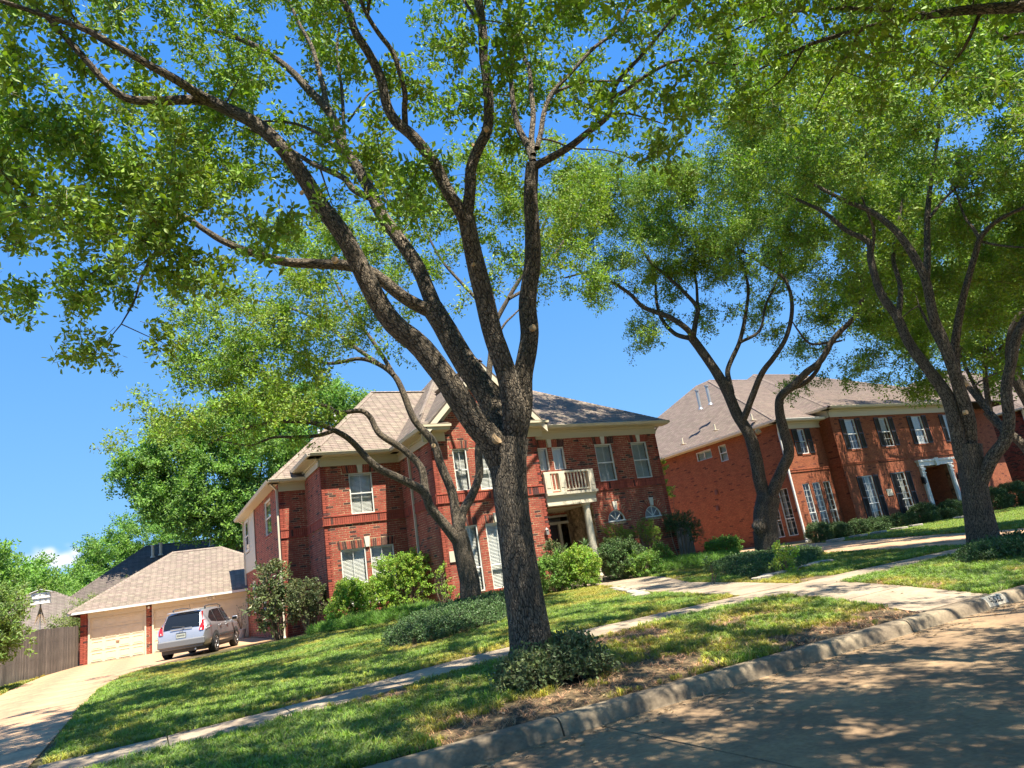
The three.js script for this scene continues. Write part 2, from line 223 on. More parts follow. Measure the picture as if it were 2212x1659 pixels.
{ // pavement, front walk, driveways
  const pave = new THREE.Group(); pave.name = 'pavement'; structure(pave, 'narrow concrete pavement running parallel to the street'); scene.add(pave);
  const cuts = []; for (let x = -1.3; x < 60; x += 1.55) cuts.push(x + 0.06 * rnd()); const left = []; for (let x = -4.95; x > -30; x -= 1.55) left.unshift(x);
  slabs('slab', pave, (a, b) => [[a, SW0], [b, SW0]], (a, b) => [[a, SW1], [b, SW1]], left, 0.014, 0.09, MWALK);
  slabs('slab', pave, (a, b) => [[a, SW0], [b, SW0]], (a, b) => [[a, SW1], [b, SW1]], cuts, 0.014, 0.09, MWALK);
  const poly = (P) => P.map((q) => [...q]);
  const walk = new THREE.Group(); walk.name = 'front_walk'; structure(walk, 'concrete front walk from the pavement to the porch'); scene.add(walk);
  const R = [[13.35, -11.78], [14.1, -14.2], [14.75, -17], [16.7, -20.6], [17.2, -23.4]], L = [[11.55, -11.78], [12.25, -14.3], [12.9, -17.2], [14.3, -20.2], [15.1, -24.2]];
  const at = (E, t) => { const k = Math.min(E.length - 2, Math.floor(t)), f = t - k; return [lerp(E[k][0], E[k + 1][0], f), lerp(E[k][1], E[k + 1][1], f)]; };
  for (let t = 0; t < 3.99; t += 0.5) { const a = t + 0.004, b = Math.min(3.999, t + 0.496); mesh('slab', drape([at(L, a), at(R, a), at(R, b), at(L, b)], 0.018, 0.09), MWALK, walk); }
  const stub = [[10.35, -6.95], [12.2, -6.95], [13.35, -10.58], [11.5, -10.58]];
  for (const [a, b] of [[0.0, 0.495], [0.505, 1]]) { const m = (p, q, t) => [lerp(p[0], q[0], t), lerp(p[1], q[1], t)]; mesh('slab', drape([m(stub[0], stub[3], a), m(stub[1], stub[2], a), m(stub[1], stub[2], b), m(stub[0], stub[3], b)], 0.012, 0.09), MWALK, walk); }
  const d1 = new THREE.Group(); d1.name = 'driveway'; structure(d1, 'broad tan concrete driveway leading back to the garage'); scene.add(d1);
  const edge = (E, z) => { for (let i = 0; i < E.length - 1; i++) if (z <= E[i][1] && z >= E[i + 1][1]) return lerp(E[i][0], E[i + 1][0], (z - E[i][1]) / (E[i + 1][1] - E[i][1])); return E[E.length - 1][0]; };
  const zc = [-6.95, -10.2, -13.6, -18.4, -23.6, -28.6, -33.2, -43.6];
  for (let k = 0; k < zc.length - 1; k++) { const z0 = zc[k] - 0.012, z1 = zc[k + 1] + 0.012, r = [], l = []; for (let i = 0; i <= 10; i++) { const z = lerp(z0, z1, i / 10); r.push([z < -33.15 ? 5.0 : edge(driveRight, z), z]); l.push([edge(driveLeft, z), z]); } mesh('slab', drape([...l, ...r.reverse()].reverse(), 0.016, 0.09), MDRIVE, d1); }
  const d2 = new THREE.Group(); d2.name = 'driveway_001'; structure(d2, 'concrete driveway between the two brick houses'); scene.add(d2);
  const r2 = [[25.6, -6.9], [26.4, -14], [27.6, -20], [29.6, -26], [30.2, -34], [30.2, -46]], l2 = [[20.2, -6.9], [20.6, -12], [21.8, -18], [23.4, -24], [24.6, -30], [24.6, -46]];
  const z2 = [-6.95, -10.56, -11.8, -16, -20.5, -25.5, -31, -38, -46]; for (let k = 0; k < z2.length - 1; k++) { if (k === 1) continue; const z0 = z2[k] - 0.012, z1 = z2[k + 1] + 0.012, r = [], l = []; for (let i = 0; i <= 6; i++) { const z = lerp(z0, z1, i / 6); r.push([edge(r2, z), z]); l.push([edge(l2, z), z]); } mesh('slab', drape([...l, ...r.reverse()].reverse(), 0.016, 0.09), MDRIVE, d2); }
  void poly;
}
// ---------------------------------------------------------------- building kit
const BRICK_L = 0.285, BRICK_H = 0.09;
const boxUnit = new THREE.BoxGeometry(1, 1, 1);
const M4 = () => new THREE.Matrix4();
function basis(ox, oz, ux, uz) { const u = V3(ux, 0, uz).normalize(), v = V3(0, 1, 0), w = u.clone().cross(v); return M4().makeBasis(u, v, w).setPosition(ox, 0, oz); }
const glassMat = pmat(0xffffff, 0.03, { transmission: 1, thickness: 0, ior: 1.5, specularIntensity: 1 });
const MFRAME = mat(rgb(0.74, 0.73, 0.68), 0.5), MBLIND = mat(rgb(0.74, 0.75, 0.68), 0.7), MROOM = mat(rgb(0.32, 0.30, 0.27), 1), MCURTAIN = mat(rgb(0.36, 0.37, 0.33), 0.95), MSHUTTER = mat(rgb(0.025, 0.026, 0.03), 0.55);
const MCREAM = mat(rgb(0.60, 0.53, 0.37), 0.6), MCREAM2 = mat(rgb(0.64, 0.57, 0.43), 0.55), MWHITE = mat(rgb(0.74, 0.72, 0.66), 0.5), MKEY = mat(rgb(0.66, 0.62, 0.52), 0.75);
const mortar = (c) => mat(c, 1, { map: soilMap });

class House {
  constructor(name, label, pos, style) { this.root = thing(name, label, 'house', [0, 0, 0]); this.s = style; this.bricks = []; this.shingles = []; this.decks = []; this.caps = []; void pos; }
  // a brick wall: bricks with recessed joints round the openings, on a mortar backing
  wall({ o, u, len, y0, y1, open = [], bands = [], gable, lay = true, thick = 0.22, soffit = 0 }) {
    const M = basis(o[0], o[1], u[0], u[1]), s = this.s, top = y1 + soffit;
    const sh = new THREE.Shape();
    if (gable) { sh.moveTo(0, y0); sh.lineTo(len, y0); sh.lineTo(len, gable.spring); sh.lineTo(gable.u, gable.peak); sh.lineTo(0, gable.spring); } else { sh.moveTo(0, y0); sh.lineTo(len, y0); sh.lineTo(len, top); sh.lineTo(0, top); }
    sh.closePath();
    for (const q of open) { const h = new THREE.Path(); if (q.arch) { const c = (q.u0 + q.u1) / 2, r = (q.u1 - q.u0) / 2; h.moveTo(q.u0, q.v0); h.lineTo(q.u1, q.v0); h.lineTo(q.u1, q.v1); h.absarc(c, q.v1, r, 0, Math.PI, false); } else { const b = Math.max(q.v0, y0 + 0.002); h.moveTo(q.u0, b); h.lineTo(q.u1, b); h.lineTo(q.u1, q.v1); h.lineTo(q.u0, q.v1); } h.closePath(); sh.holes.push(h); }
    const g = new THREE.ExtrudeGeometry(sh, { depth: thick, bevelEnabled: false, curveSegments: 10 }); g.translate(0, 0, -thick);
    const wall = mesh('wall', g.applyMatrix4(M), s.mortar, this.root); wall.userData.wall = undefined; delete wall.userData.wall;
    if (!lay) return M;
    const put = (uc, vc, L, H, proud = 0, rot = 0, colour) => {
      const m = M.clone().multiply(M4().makeTranslation(uc, vc, proud - 0.0295).multiply(M4().makeRotationZ(rot)).multiply(M4().makeScale(L, H, 0.064 + (rnd() - 0.5) * 0.004)));
      const c = colour || s.colour(); const p = V3(uc, vc, 0).applyMatrix4(M); this.bricks.push({ m, c, wall, d: p.distanceTo(camera.position), p });
    };
    const rows = Math.floor((Math.max(top, gable ? gable.peak : 0) - y0) / BRICK_H + 1e-6);
    for (let k = 0; k <= rows; k++) {
      const vc = y0 + (k + 0.5) * BRICK_H, H = BRICK_H - 0.0155; let a = 0, b = len;
      if (gable) { if (vc > gable.spring) { const f = (vc + BRICK_H / 2 - gable.spring) / (gable.peak - gable.spring); a = gable.u * f; b = len - (len - gable.u) * f; } } else if (vc + H / 2 > top) continue;
      if (b - a < 0.1) continue;
      if (bands.some((q) => vc > q.v0 && vc < q.v1 && (q.u0 ?? 0) <= a + 1e-6 && (q.u1 ?? len) >= b - 1e-6)) continue;
      let iv = [[a, b]];
      const cut = (x0, x1) => { iv = iv.flatMap(([p, q]) => (x1 <= p || x0 >= q ? [[p, q]] : [[p, x0], [x1, q]].filter((r) => r[1] - r[0] > 0.02))); };
      for (const q of open) {
        if (q.arch) { const c = (q.u0 + q.u1) / 2, r = (q.u1 - q.u0) / 2 + (q.ring ?? 0.26); if (vc > q.v0 - 0.04 && vc < q.v1) cut(q.u0 - (q.leg ? 0 : 0.0), q.u1); if (vc >= q.v1 - 0.02 && vc < q.v1 + r) { const hw = Math.sqrt(Math.max(0, r * r - (vc - q.v1) ** 2)); cut(c - hw, c + hw); } }
        else { if (vc > q.v0 - (q.sill ? 0.11 : 0) && vc < q.v1) cut(q.u0 - (q.sill && vc < q.v0 ? 0.04 : 0), q.u1 + (q.sill && vc < q.v0 ? 0.04 : 0)); if (q.lintel && vc >= q.v1 && vc < q.v1 + q.lintel) { const e = q.flare ?? 0.1; cut(q.l0 !== undefined ? q.l0 - e : q.u0 - e, q.l1 !== undefined ? q.l1 + e : q.u1 + e); } }
      }
      for (const q of bands) if (vc > q.v0 && vc < q.v1) cut(q.u0 ?? 0, q.u1 ?? len);
      const off = (k % 2) * BRICK_L / 2;
      for (const [p, q] of iv) for (let n = Math.floor((p - off) / BRICK_L); n * BRICK_L + off < q; n++) { const x0 = Math.max(p + 0.004, n * BRICK_L + off + 0.0075), x1 = Math.min(q - 0.004, (n + 1) * BRICK_L + off - 0.0075); if (x1 - x0 > 0.03) put((x0 + x1) / 2, vc, x1 - x0, H); }
    }
    for (const q of bands) { const a = q.u0 ?? 0, b = q.u1 ?? len, n = Math.round((b - a) / 0.092), w = (b - a) / n; for (let i = 0; i < n; i++) put(a + (i + 0.5) * w, (q.v0 + q.v1) / 2, w - 0.012, q.v1 - q.v0 - 0.06, q.proud ?? 0.025);
      for (const [v, hh] of [[q.v1 - 0.012, 0.036], [q.v0 + 0.012, 0.036]]) { const c = Math.round((b - a) / BRICK_L), ww = (b - a) / c; for (let i = 0; i < c; i++) put(a + (i + 0.5) * ww, v, ww - 0.008, hh, (q.proud ?? 0.025) + 0.02); } }
    for (const q of open) {
      if (q.arch) { const c = (q.u0 + q.u1) / 2, r0 = (q.u1 - q.u0) / 2 + 0.004, rw = (q.ring ?? 0.26), rm = r0 + rw / 2, n = Math.round(Math.PI * rm / 0.10); for (let i = 0; i < n; i++) { const t = (i + 0.5) / n * Math.PI; put(c + rm * Math.cos(t), q.v1 + rm * Math.sin(t), Math.PI * r0 / n * 1.06 - 0.008, rw - 0.01, 0.006, t - Math.PI / 2); } }
      else if (q.lintel && !q.shared) { const e = q.flare ?? 0.1, a = (q.l0 ?? q.u0) - e, b = (q.l1 ?? q.u1) + e, n = Math.round((b - a) / 0.09), w = (b - a) / n, c = (a + b) / 2; for (let i = 0; i < n; i++) { const x = a + (i + 0.5) * w; if (q.key && Math.abs(x - c) < 0.1) continue; put(x, q.v1 + q.lintel / 2, w - 0.014, q.lintel - 0.012, 0.008, -(x - c) / (b - a) * 0.3, rnd() < 0.28 ? s.dark() : undefined); } }
      if (q.key) { const c = q.arch ? (q.u0 + q.u1) / 2 : ((q.l0 ?? q.u0) + (q.l1 ?? q.u1)) / 2, b0 = q.arch ? q.v1 + (q.u1 - q.u0) / 2 + 0.01 : q.v1 + 0.01, hh = q.keyH ?? 0.34; const ks = new THREE.Shape(); ks.moveTo(c - 0.07, b0); ks.lineTo(c + 0.07, b0); ks.lineTo(c + 0.115, b0 + hh); ks.lineTo(c - 0.115, b0 + hh); ks.closePath(); mesh('keystone', new THREE.ExtrudeGeometry(ks, { depth: 0.05, bevelEnabled: true, bevelSize: 0.006, bevelThickness: 0.006, bevelSegments: 1 }).applyMatrix4(M), MKEY, this.root); }
      if (q.sill) { const n = Math.round((q.u1 - q.u0 + 0.08) / 0.09), w = (q.u1 - q.u0 + 0.08) / n; for (let i = 0; i < n; i++) put(q.u0 - 0.04 + (i + 0.5) * w, q.v0 - 0.055, w - 0.01, 0.1, 0.03); }
    }
    return M;
  }
  window(M, q) {
    const { u0, u1, v0, v1 } = q, W = u1 - u0, H = v1 - v0, f = q.frame ?? 0.045, z = -0.09, geos = [];
    const tr = (g) => g.applyMatrix4(M);
    if (q.arch && q.fan) { // half-round light with radiating bars
      const c = (u0 + u1) / 2, r = W / 2, sh = new THREE.Shape(); sh.moveTo(c - r, v1); sh.absarc(c, v1, r, Math.PI, 0, true); sh.closePath(); const hole = new THREE.Path(); hole.moveTo(c - r + f, v1 + f); hole.absarc(c, v1 + f * 0.2, r - f, Math.PI, 0, true); hole.closePath(); sh.holes.push(hole);
      geos.push(new THREE.ExtrudeGeometry(sh, { depth: 0.05, bevelEnabled: false, curveSegments: 14 }).translate(0, 0, z));
      for (const t of [0.25, 0.5, 0.75]) { const a = t * Math.PI; geos.push(new THREE.BoxGeometry(0.028, r - f * 0.5, 0.035).translate(0, (r - f) / 2, 0).rotateZ(a - Math.PI / 2).translate(c, v1 + f * 0.4, z + 0.03)); }
      geos.push(bx(W + 0.03, 0.05, 0.1, c, v1 - 0.015, z + 0.05));
      const w = mesh('window', geos.map((g) => flat(tr(g))), MFRAME, this.root);
      const gp = new THREE.Shape(); gp.moveTo(c - r + 0.02, v1 + 0.02); gp.absarc(c, v1 + 0.01, r - 0.02, Math.PI, 0, true); mesh('pane', tr(new THREE.ShapeGeometry(gp, 12).translate(0, 0, z + 0.02)), glassMat, w);
      const p0 = (w_, h_, d_, x, y, zz) => bx(w_, h_, d_, x, y, zz); mesh('reveal', [p0(W + 0.3, r + 0.3, 0.02, c, v1 + r / 2, -0.6), p0(W + 0.3, 0.02, 0.4, c, v1 - 0.1, -0.42), p0(W + 0.3, 0.02, 0.4, c, v1 + r + 0.1, -0.42)].map(tr), MROOM, w);
      return w;
    }
    const rail = v0 + H * (q.rail ?? 0.5);
    geos.push(bb(u0, u0 + f, v0, v1, z, z + 0.06), bb(u1 - f, u1, v0, v1, z, z + 0.06), bb(u0 + f, u1 - f, v1 - f, v1, z, z + 0.06), bb(u0 + f, u1 - f, v0, v0 + f, z, z + 0.06));
    if (q.rail !== 0) geos.push(bb(u0 + f, u1 - f, rail - 0.022, rail + 0.022, z - 0.002, z + 0.056));
    if (q.slide) geos.push(bb((u0 + u1) / 2 - 0.02, (u0 + u1) / 2 + 0.02, v0 + f, v1 - f, z - 0.002, z + 0.05));
    const w = mesh('window', geos.map(tr), q.mat ?? MFRAME, this.root);
    const [nc, nr] = q.grid ?? [2, 0]; const bars = [];
    for (let i = 1; i < nc; i++) bars.push(bx(0.018, H - 2 * f, 0.012, lerp(u0 + f, u1 - f, i / nc), (v0 + v1) / 2, z + 0.012));
    for (let i = 1; i < nr; i++) { const y = lerp(v0 + f, v1 - f, i / nr); if (Math.abs(y - rail) > 0.06) bars.push(bx(W - 2 * f, 0.016, 0.012, (u0 + u1) / 2, y, z + 0.0105)); }
    for (const b of bars) mesh('glazing_bar', tr(b), q.mat ?? MFRAME, w);
    const panes = q.rail === 0 ? [[v0 + f * 0.5, v1 - f * 0.5, z + 0.022]] : [[v0 + f * 0.5, rail, z + 0.022], [rail, v1 - f * 0.5, z + 0.030]];
    for (const [a, b, zz] of panes) { const g = new THREE.PlaneGeometry(W - f, b - a); g.rotateZ((rnd() - 0.5) * 0.002); g.rotateX((rnd() - 0.5) * 0.012); g.rotateY((rnd() - 0.5) * 0.012); g.translate((u0 + u1) / 2, (a + b) / 2, zz); mesh('pane', tr(g), glassMat, w); }
    if (q.blind) { const sl = [], step = 0.052, tilt = q.tilt ?? 0.85; const lo = q.blind === true ? v0 : lerp(v0, v1, q.blind); for (let y = lo + 0.04; y < v1 - 0.05; y += step) { const g = new THREE.BoxGeometry(W - 0.08, 0.05, 0.003); g.rotateX(-tilt + (rnd() - 0.5) * 0.05 + Math.PI / 2 * 0); g.translate((u0 + u1) / 2, y, -0.19); sl.push(tr(g)); } sl.push(tr(bx(W - 0.07, 0.05, 0.05, (u0 + u1) / 2, v1 - 0.07, -0.19))); mesh('blind', sl, MBLIND, w); }
    if (q.curtain) for (const s of [-1, 1]) { const P = [], I = [], n = 14, cw = W * (q.curtain === true ? 0.34 : q.curtain); for (let i = 0; i <= n; i++) for (const y of [v0, v1]) P.push((s < 0 ? u0 : u1 - cw) + cw * i / n, y, -0.24 + 0.03 * Math.sin(i * 2.1 + s)); for (let i = 0; i < n; i++) I.push(i * 2, i * 2 + 2, i * 2 + 1, i * 2 + 2, i * 2 + 3, i * 2 + 1); const g = new THREE.BufferGeometry(); g.setAttribute('position', new THREE.Float32BufferAttribute(P, 3)); g.setAttribute('uv', new THREE.Float32BufferAttribute(new Float32Array(P.length / 3 * 2), 2)); g.setIndex(I); g.computeVertexNormals(); mesh('curtain', tr(g), MCURTAIN, w); }
    const c = (u0 + u1) / 2, m = (v0 + v1) / 2; mesh('reveal', [bx(W + 0.4, H + 0.4, 0.02, c, m, -0.85), bx(0.02, H + 0.4, 0.62, u0 - 0.2, m, -0.53), bx(0.02, H + 0.4, 0.62, u1 + 0.2, m, -0.53), bx(W + 0.38, 0.02, 0.62, c, v0 - 0.2, -0.53), bx(W + 0.38, 0.02, 0.62, c, v1 + 0.2, -0.53)].map(tr), MROOM, w);
    if (q.shutters) for (const s of [-1, 1]) { const sw = q.shutters, x0 = s < 0 ? u0 - sw - 0.02 : u1 + 0.02, sg = [bb(x0, x0 + 0.05, v0, v1, 0.016, 0.055), bb(x0 + sw - 0.05, x0 + sw, v0, v1, 0.016, 0.055), bb(x0 + 0.05, x0 + sw - 0.05, v1 - 0.07, v1, 0.016, 0.055), bb(x0 + 0.05, x0 + sw - 0.05, v0, v0 + 0.08, 0.016, 0.055), bb(x0 + 0.05, x0 + sw - 0.05, m - 0.04, m + 0.04, 0.016, 0.055)]; const shm = mesh('shutter', sg.map(tr), MSHUTTER, this.root); const lv = []; for (let y = v0 + 0.11; y < v1 - 0.09; y += 0.055) { if (Math.abs(y - m) < 0.06) continue; const g = new THREE.BoxGeometry(sw - 0.1, 0.055, 0.008); g.rotateX(0.6); g.translate(x0 + sw / 2, y, 0.034); lv.push(tr(g)); } mesh('louvre', lv, MSHUTTER, shm); }
    return w;
  }
  // frieze board, soffit and gutter along a wall top (wall coordinates)
  eave(M, a, b, { frieze, soffit, ov = 0.5, a1 = a, b1 = b, gut = true, fmat = MCREAM, gmat = MCREAM2, board = true }) {
    const t = (g) => g.applyMatrix4(M);
    if (board) { mesh('frieze', [bb(a, b, frieze, soffit - 0.002, 0.012, 0.055), bb(a, b, frieze - 0.03, frieze + 0.03, 0.055, 0.085), bb(a, b, soffit - 0.09, soffit - 0.003, 0.055, 0.12)].map(t), fmat, this.root); }
    mesh('soffit', t(bb(a1, b1, soffit, soffit + 0.03, -0.05, ov)), fmat, this.root);
    mesh('fascia', t(bb(a1, b1, soffit + 0.031, soffit + 0.15, ov - 0.03, ov - 0.003)), gmat, this.root);
    if (gut) { const s = new THREE.Shape(); s.moveTo(0, 0); s.lineTo(0.075, 0); s.bezierCurveTo(0.09, 0.03, 0.10, 0.05, 0.105, 0.07); s.lineTo(0.125, 0.10); s.lineTo(0.125, 0.125); s.lineTo(0.115, 0.125); s.lineTo(0.115, 0.105); s.lineTo(0.07, 0.02); s.lineTo(0.01, 0.02); s.lineTo(0.01, 0.125); s.lineTo(0, 0.125); s.closePath();
      const g = new THREE.ExtrudeGeometry(s, { depth: b1 - a1, bevelEnabled: false }); g.applyMatrix4(M4().makeBasis(V3(0, 0, 1), V3(0, 1, 0), V3(1, 0, 0))); const idx = g.attributes.position; for (let i = 0; i < idx.count; i += 3) { const s3 = [i + 1, i + 2]; for (const at of [g.attributes.position, g.attributes.uv]) { const k = at.itemSize; for (let c = 0; c < k; c++) { const v = at.array[s3[0] * k + c]; at.array[s3[0] * k + c] = at.array[s3[1] * k + c]; at.array[s3[1] * k + c] = v; } } } g.computeVertexNormals();
      g.translate(a1, soffit + 0.02, ov + 0.001); mesh('gutter', t(g), gmat, this.root); }
  }
  roof(poly, opt = {}) { this.decks.push({ poly, ...opt }); }
  cap(a, b) { this.caps.push([a, b]); }
  downspout(pts, m = MCREAM2, w = 0.085) { const g = []; for (let i = 0; i < pts.length - 1; i++) g.push(rbar(V3(...pts[i]), V3(...pts[i + 1]), w, w * 0.8)); return mesh('downspout', g, m, this.root); }
  finish(nBrick = 300, nShingle = 300) {
    // roof decks and shingles
    const s = this.s, deckGeo = [];
    for (const { poly, plain } of this.decks) {
      const P = poly.map((p) => V3(...p)); const n = V3(0, 0, 0); P.forEach((p, i) => n.add(p.clone().cross(P[(i + 1) % P.length]))); n.normalize(); if (n.y < 0) n.negate();
      const h = Math.abs(n.y) > 0.999 ? V3(1, 0, 0) : V3(0, 1, 0).cross(n).normalize(), up = n.clone().cross(h).normalize(), M = M4().makeBasis(h, up, n).setPosition(P[0]), inv = M.clone().invert();
      let q = P.map((p) => { const r = p.clone().applyMatrix4(inv); return new THREE.Vector2(r.x, r.y); }); if (THREE.ShapeUtils.area(q) < 0) q = q.reverse();
      const dg = new THREE.ExtrudeGeometry(new THREE.Shape(q), { depth: 0.06, bevelEnabled: false }); dg.translate(0, 0, -0.075); deckGeo.push(dg.applyMatrix4(M));
      if (plain) continue;
      const ys = q.map((v) => v.y), y0 = Math.min(...ys), y1 = Math.max(...ys), E = s.exposure ?? 0.15, T = s.tab ?? 0.32; let row = 0;
      for (let y = y0; y < y1; y += E, row++) {
        const ym = Math.min(y + E * 0.5, y1 - 0.01), xs = []; for (let i = 0; i < q.length; i++) { const a = q[i], b = q[(i + 1) % q.length]; if ((a.y > ym) !== (b.y > ym)) xs.push(a.x + (ym - a.y) / (b.y - a.y) * (b.x - a.x)); } xs.sort((a, b) => a - b);
        for (let k = 0; k + 1 < xs.length; k += 2) for (let x = xs[k] - ((row * 0.37) % 1) * T; x < xs[k + 1]; x += T) { const x0 = Math.max(xs[k], x + 0.004), x1 = Math.min(xs[k + 1], x + T - 0.004); if (x1 - x0 < 0.03) continue;
          const lift = rnd() * 0.004; const m = M.clone().multiply(M4().makeTranslation((x0 + x1) / 2, y + E * 0.62, -0.006 + lift).multiply(M4().makeRotationX(-0.07)).multiply(M4().makeScale(x1 - x0, E * 1.3, 0.011)));
          const p = V3((x0 + x1) / 2, y + E / 2, 0).applyMatrix4(M); this.shingles.push({ m, c: s.shingle(), d: p.distanceTo(camera.position) / Math.max(0.15, Math.abs(n.dot(camera.position.clone().sub(p).normalize()))), p }); }
      }
    }
    const roof = mesh('roof', deckGeo, s.deck, this.root);
    for (const [a, b] of this.caps) { const A = V3(...a), B = V3(...b), d = B.clone().sub(A), L = d.length(), n = Math.max(1, Math.round(L / 0.19)); d.normalize(); const side = d.clone().cross(V3(0, 1, 0)).normalize(), up = side.clone().cross(d); for (let i = 0; i < n; i++) for (const sg of [-1, 1]) { const p = A.clone().addScaledVector(d, (i + 0.5) * L / n), m = M4().makeBasis(side, up, d.clone().negate()).setPosition(p).multiply(M4().makeRotationZ(-sg * 0.5)).multiply(M4().makeTranslation(sg * 0.075, 0.018 + 0.001 * sg, 0).multiply(M4().makeRotationX(0.05)).multiply(M4().makeScale(0.16, 0.012, L / n * 1.35))); this.shingles.push({ m, c: s.shingle().multiplyScalar(1.06), d: p.distanceTo(camera.position) * 2, p }); } }
    const seen = (o) => { const q = toPx(o.p); return q && q[0] > 0 && q[0] < 2212 && q[1] > 0 && q[1] < 1659 ? o.d : o.d + 1000; };
    const split = (list, n, name, mats, parent, fieldName, tx) => {
      list.forEach((o) => { o.k = seen(o); }); list.sort((a, b) => a.k - b.k); const near = list.slice(0, n), rest = list.slice(n);
      for (const o of near) { let best = 0, bd = 9; mats.forEach((m, i) => { const d = Math.abs(m.color.r - o.c.r) + Math.abs(m.color.g - o.c.g); if (d < bd) { bd = d; best = i; } }); const me = new THREE.Mesh(boxUnit, mats[best]); me.matrixAutoUpdate = false; me.matrix.copy(o.m); me.matrix.decompose(me.position, me.quaternion, me.scale); me.matrixAutoUpdate = true; me.castShadow = me.receiveShadow = true; me.name = name; (parent ?? o.wall).add(me); }
      if (rest.length) instanced(fieldName, boxUnit, mat(0xffffff, 0.92, { map: tx }), rest.map((o) => o.m), rest.map((o) => o.c), parent ?? this.root);
    };
    const variants = (f, tx, k = 10) => { const out = []; for (let i = 0; i < k; i++) out.push(mat(f(), 0.92, { map: tx })); return out; };
    if (this.shingles.length) split(this.shingles, nShingle, 'shingle', variants(s.shingle, shingleMap), roof, 'shingle_field', shingleMap);
    if (this.bricks.length) split(this.bricks, nBrick, 'brick', variants(s.colour, brickTex), null, 'brick_field', brickTex);
    return roof;
  }
}
const jit = (r, g, b, a) => { const k = 1 + (rnd() - 0.5) * 2 * a; return rgb(r * k, g * k * (1 + (rnd() - 0.5) * a * 0.5), b * k); };
const red1 = () => (rnd() < 0.10 ? dark1() : jit(0.46, 0.11, 0.07, 0.18)), dark1 = () => jit(0.12, 0.055, 0.05, 0.35);
const red2 = () => (rnd() < 0.05 ? jit(0.2, 0.05, 0.03, 0.2) : jit(0.42, 0.125, 0.055, 0.13));
const red3 = () => (rnd() < 0.2 ? jit(0.13, 0.045, 0.035, 0.3) : jit(0.38, 0.07, 0.045, 0.16));
const STYLE1 = { mortar: mortar(rgb(0.86, 0.74, 0.60)), colour: red1, dark: dark1, shingle: () => { const c = jit(0.32, 0.25, 0.19, 0.17); return c; }, deck: mat(rgb(0.1, 0.08, 0.065), 1) };
const STYLE2 = { mortar: mortar(rgb(0.46, 0.24, 0.15)), colour: red2, dark: () => jit(0.26, 0.07, 0.04, 0.2), shingle: () => jit(0.275, 0.205, 0.16, 0.16), deck: mat(rgb(0.09, 0.07, 0.06), 1) };
const STYLE3 = { mortar: mortar(rgb(0.55, 0.3, 0.22)), colour: red3, dark: () => jit(0.13, 0.045, 0.035, 0.3), shingle: () => jit(0.235, 0.175, 0.14, 0.16), deck: mat(rgb(0.09, 0.07, 0.06), 1) };
const pipe = (house, name, x, y, z, h, r, m = MWHITE) => mesh(name, [cyl(r, r, h, 10, x, y, z), cyl(r * 1.45, r * 1.45, 0.08, 10, x, y + h - 0.06, z), cyl(r * 1.8, r * 1.2, 0.14, 10, x, y - 0.05, z)], m, house.root);
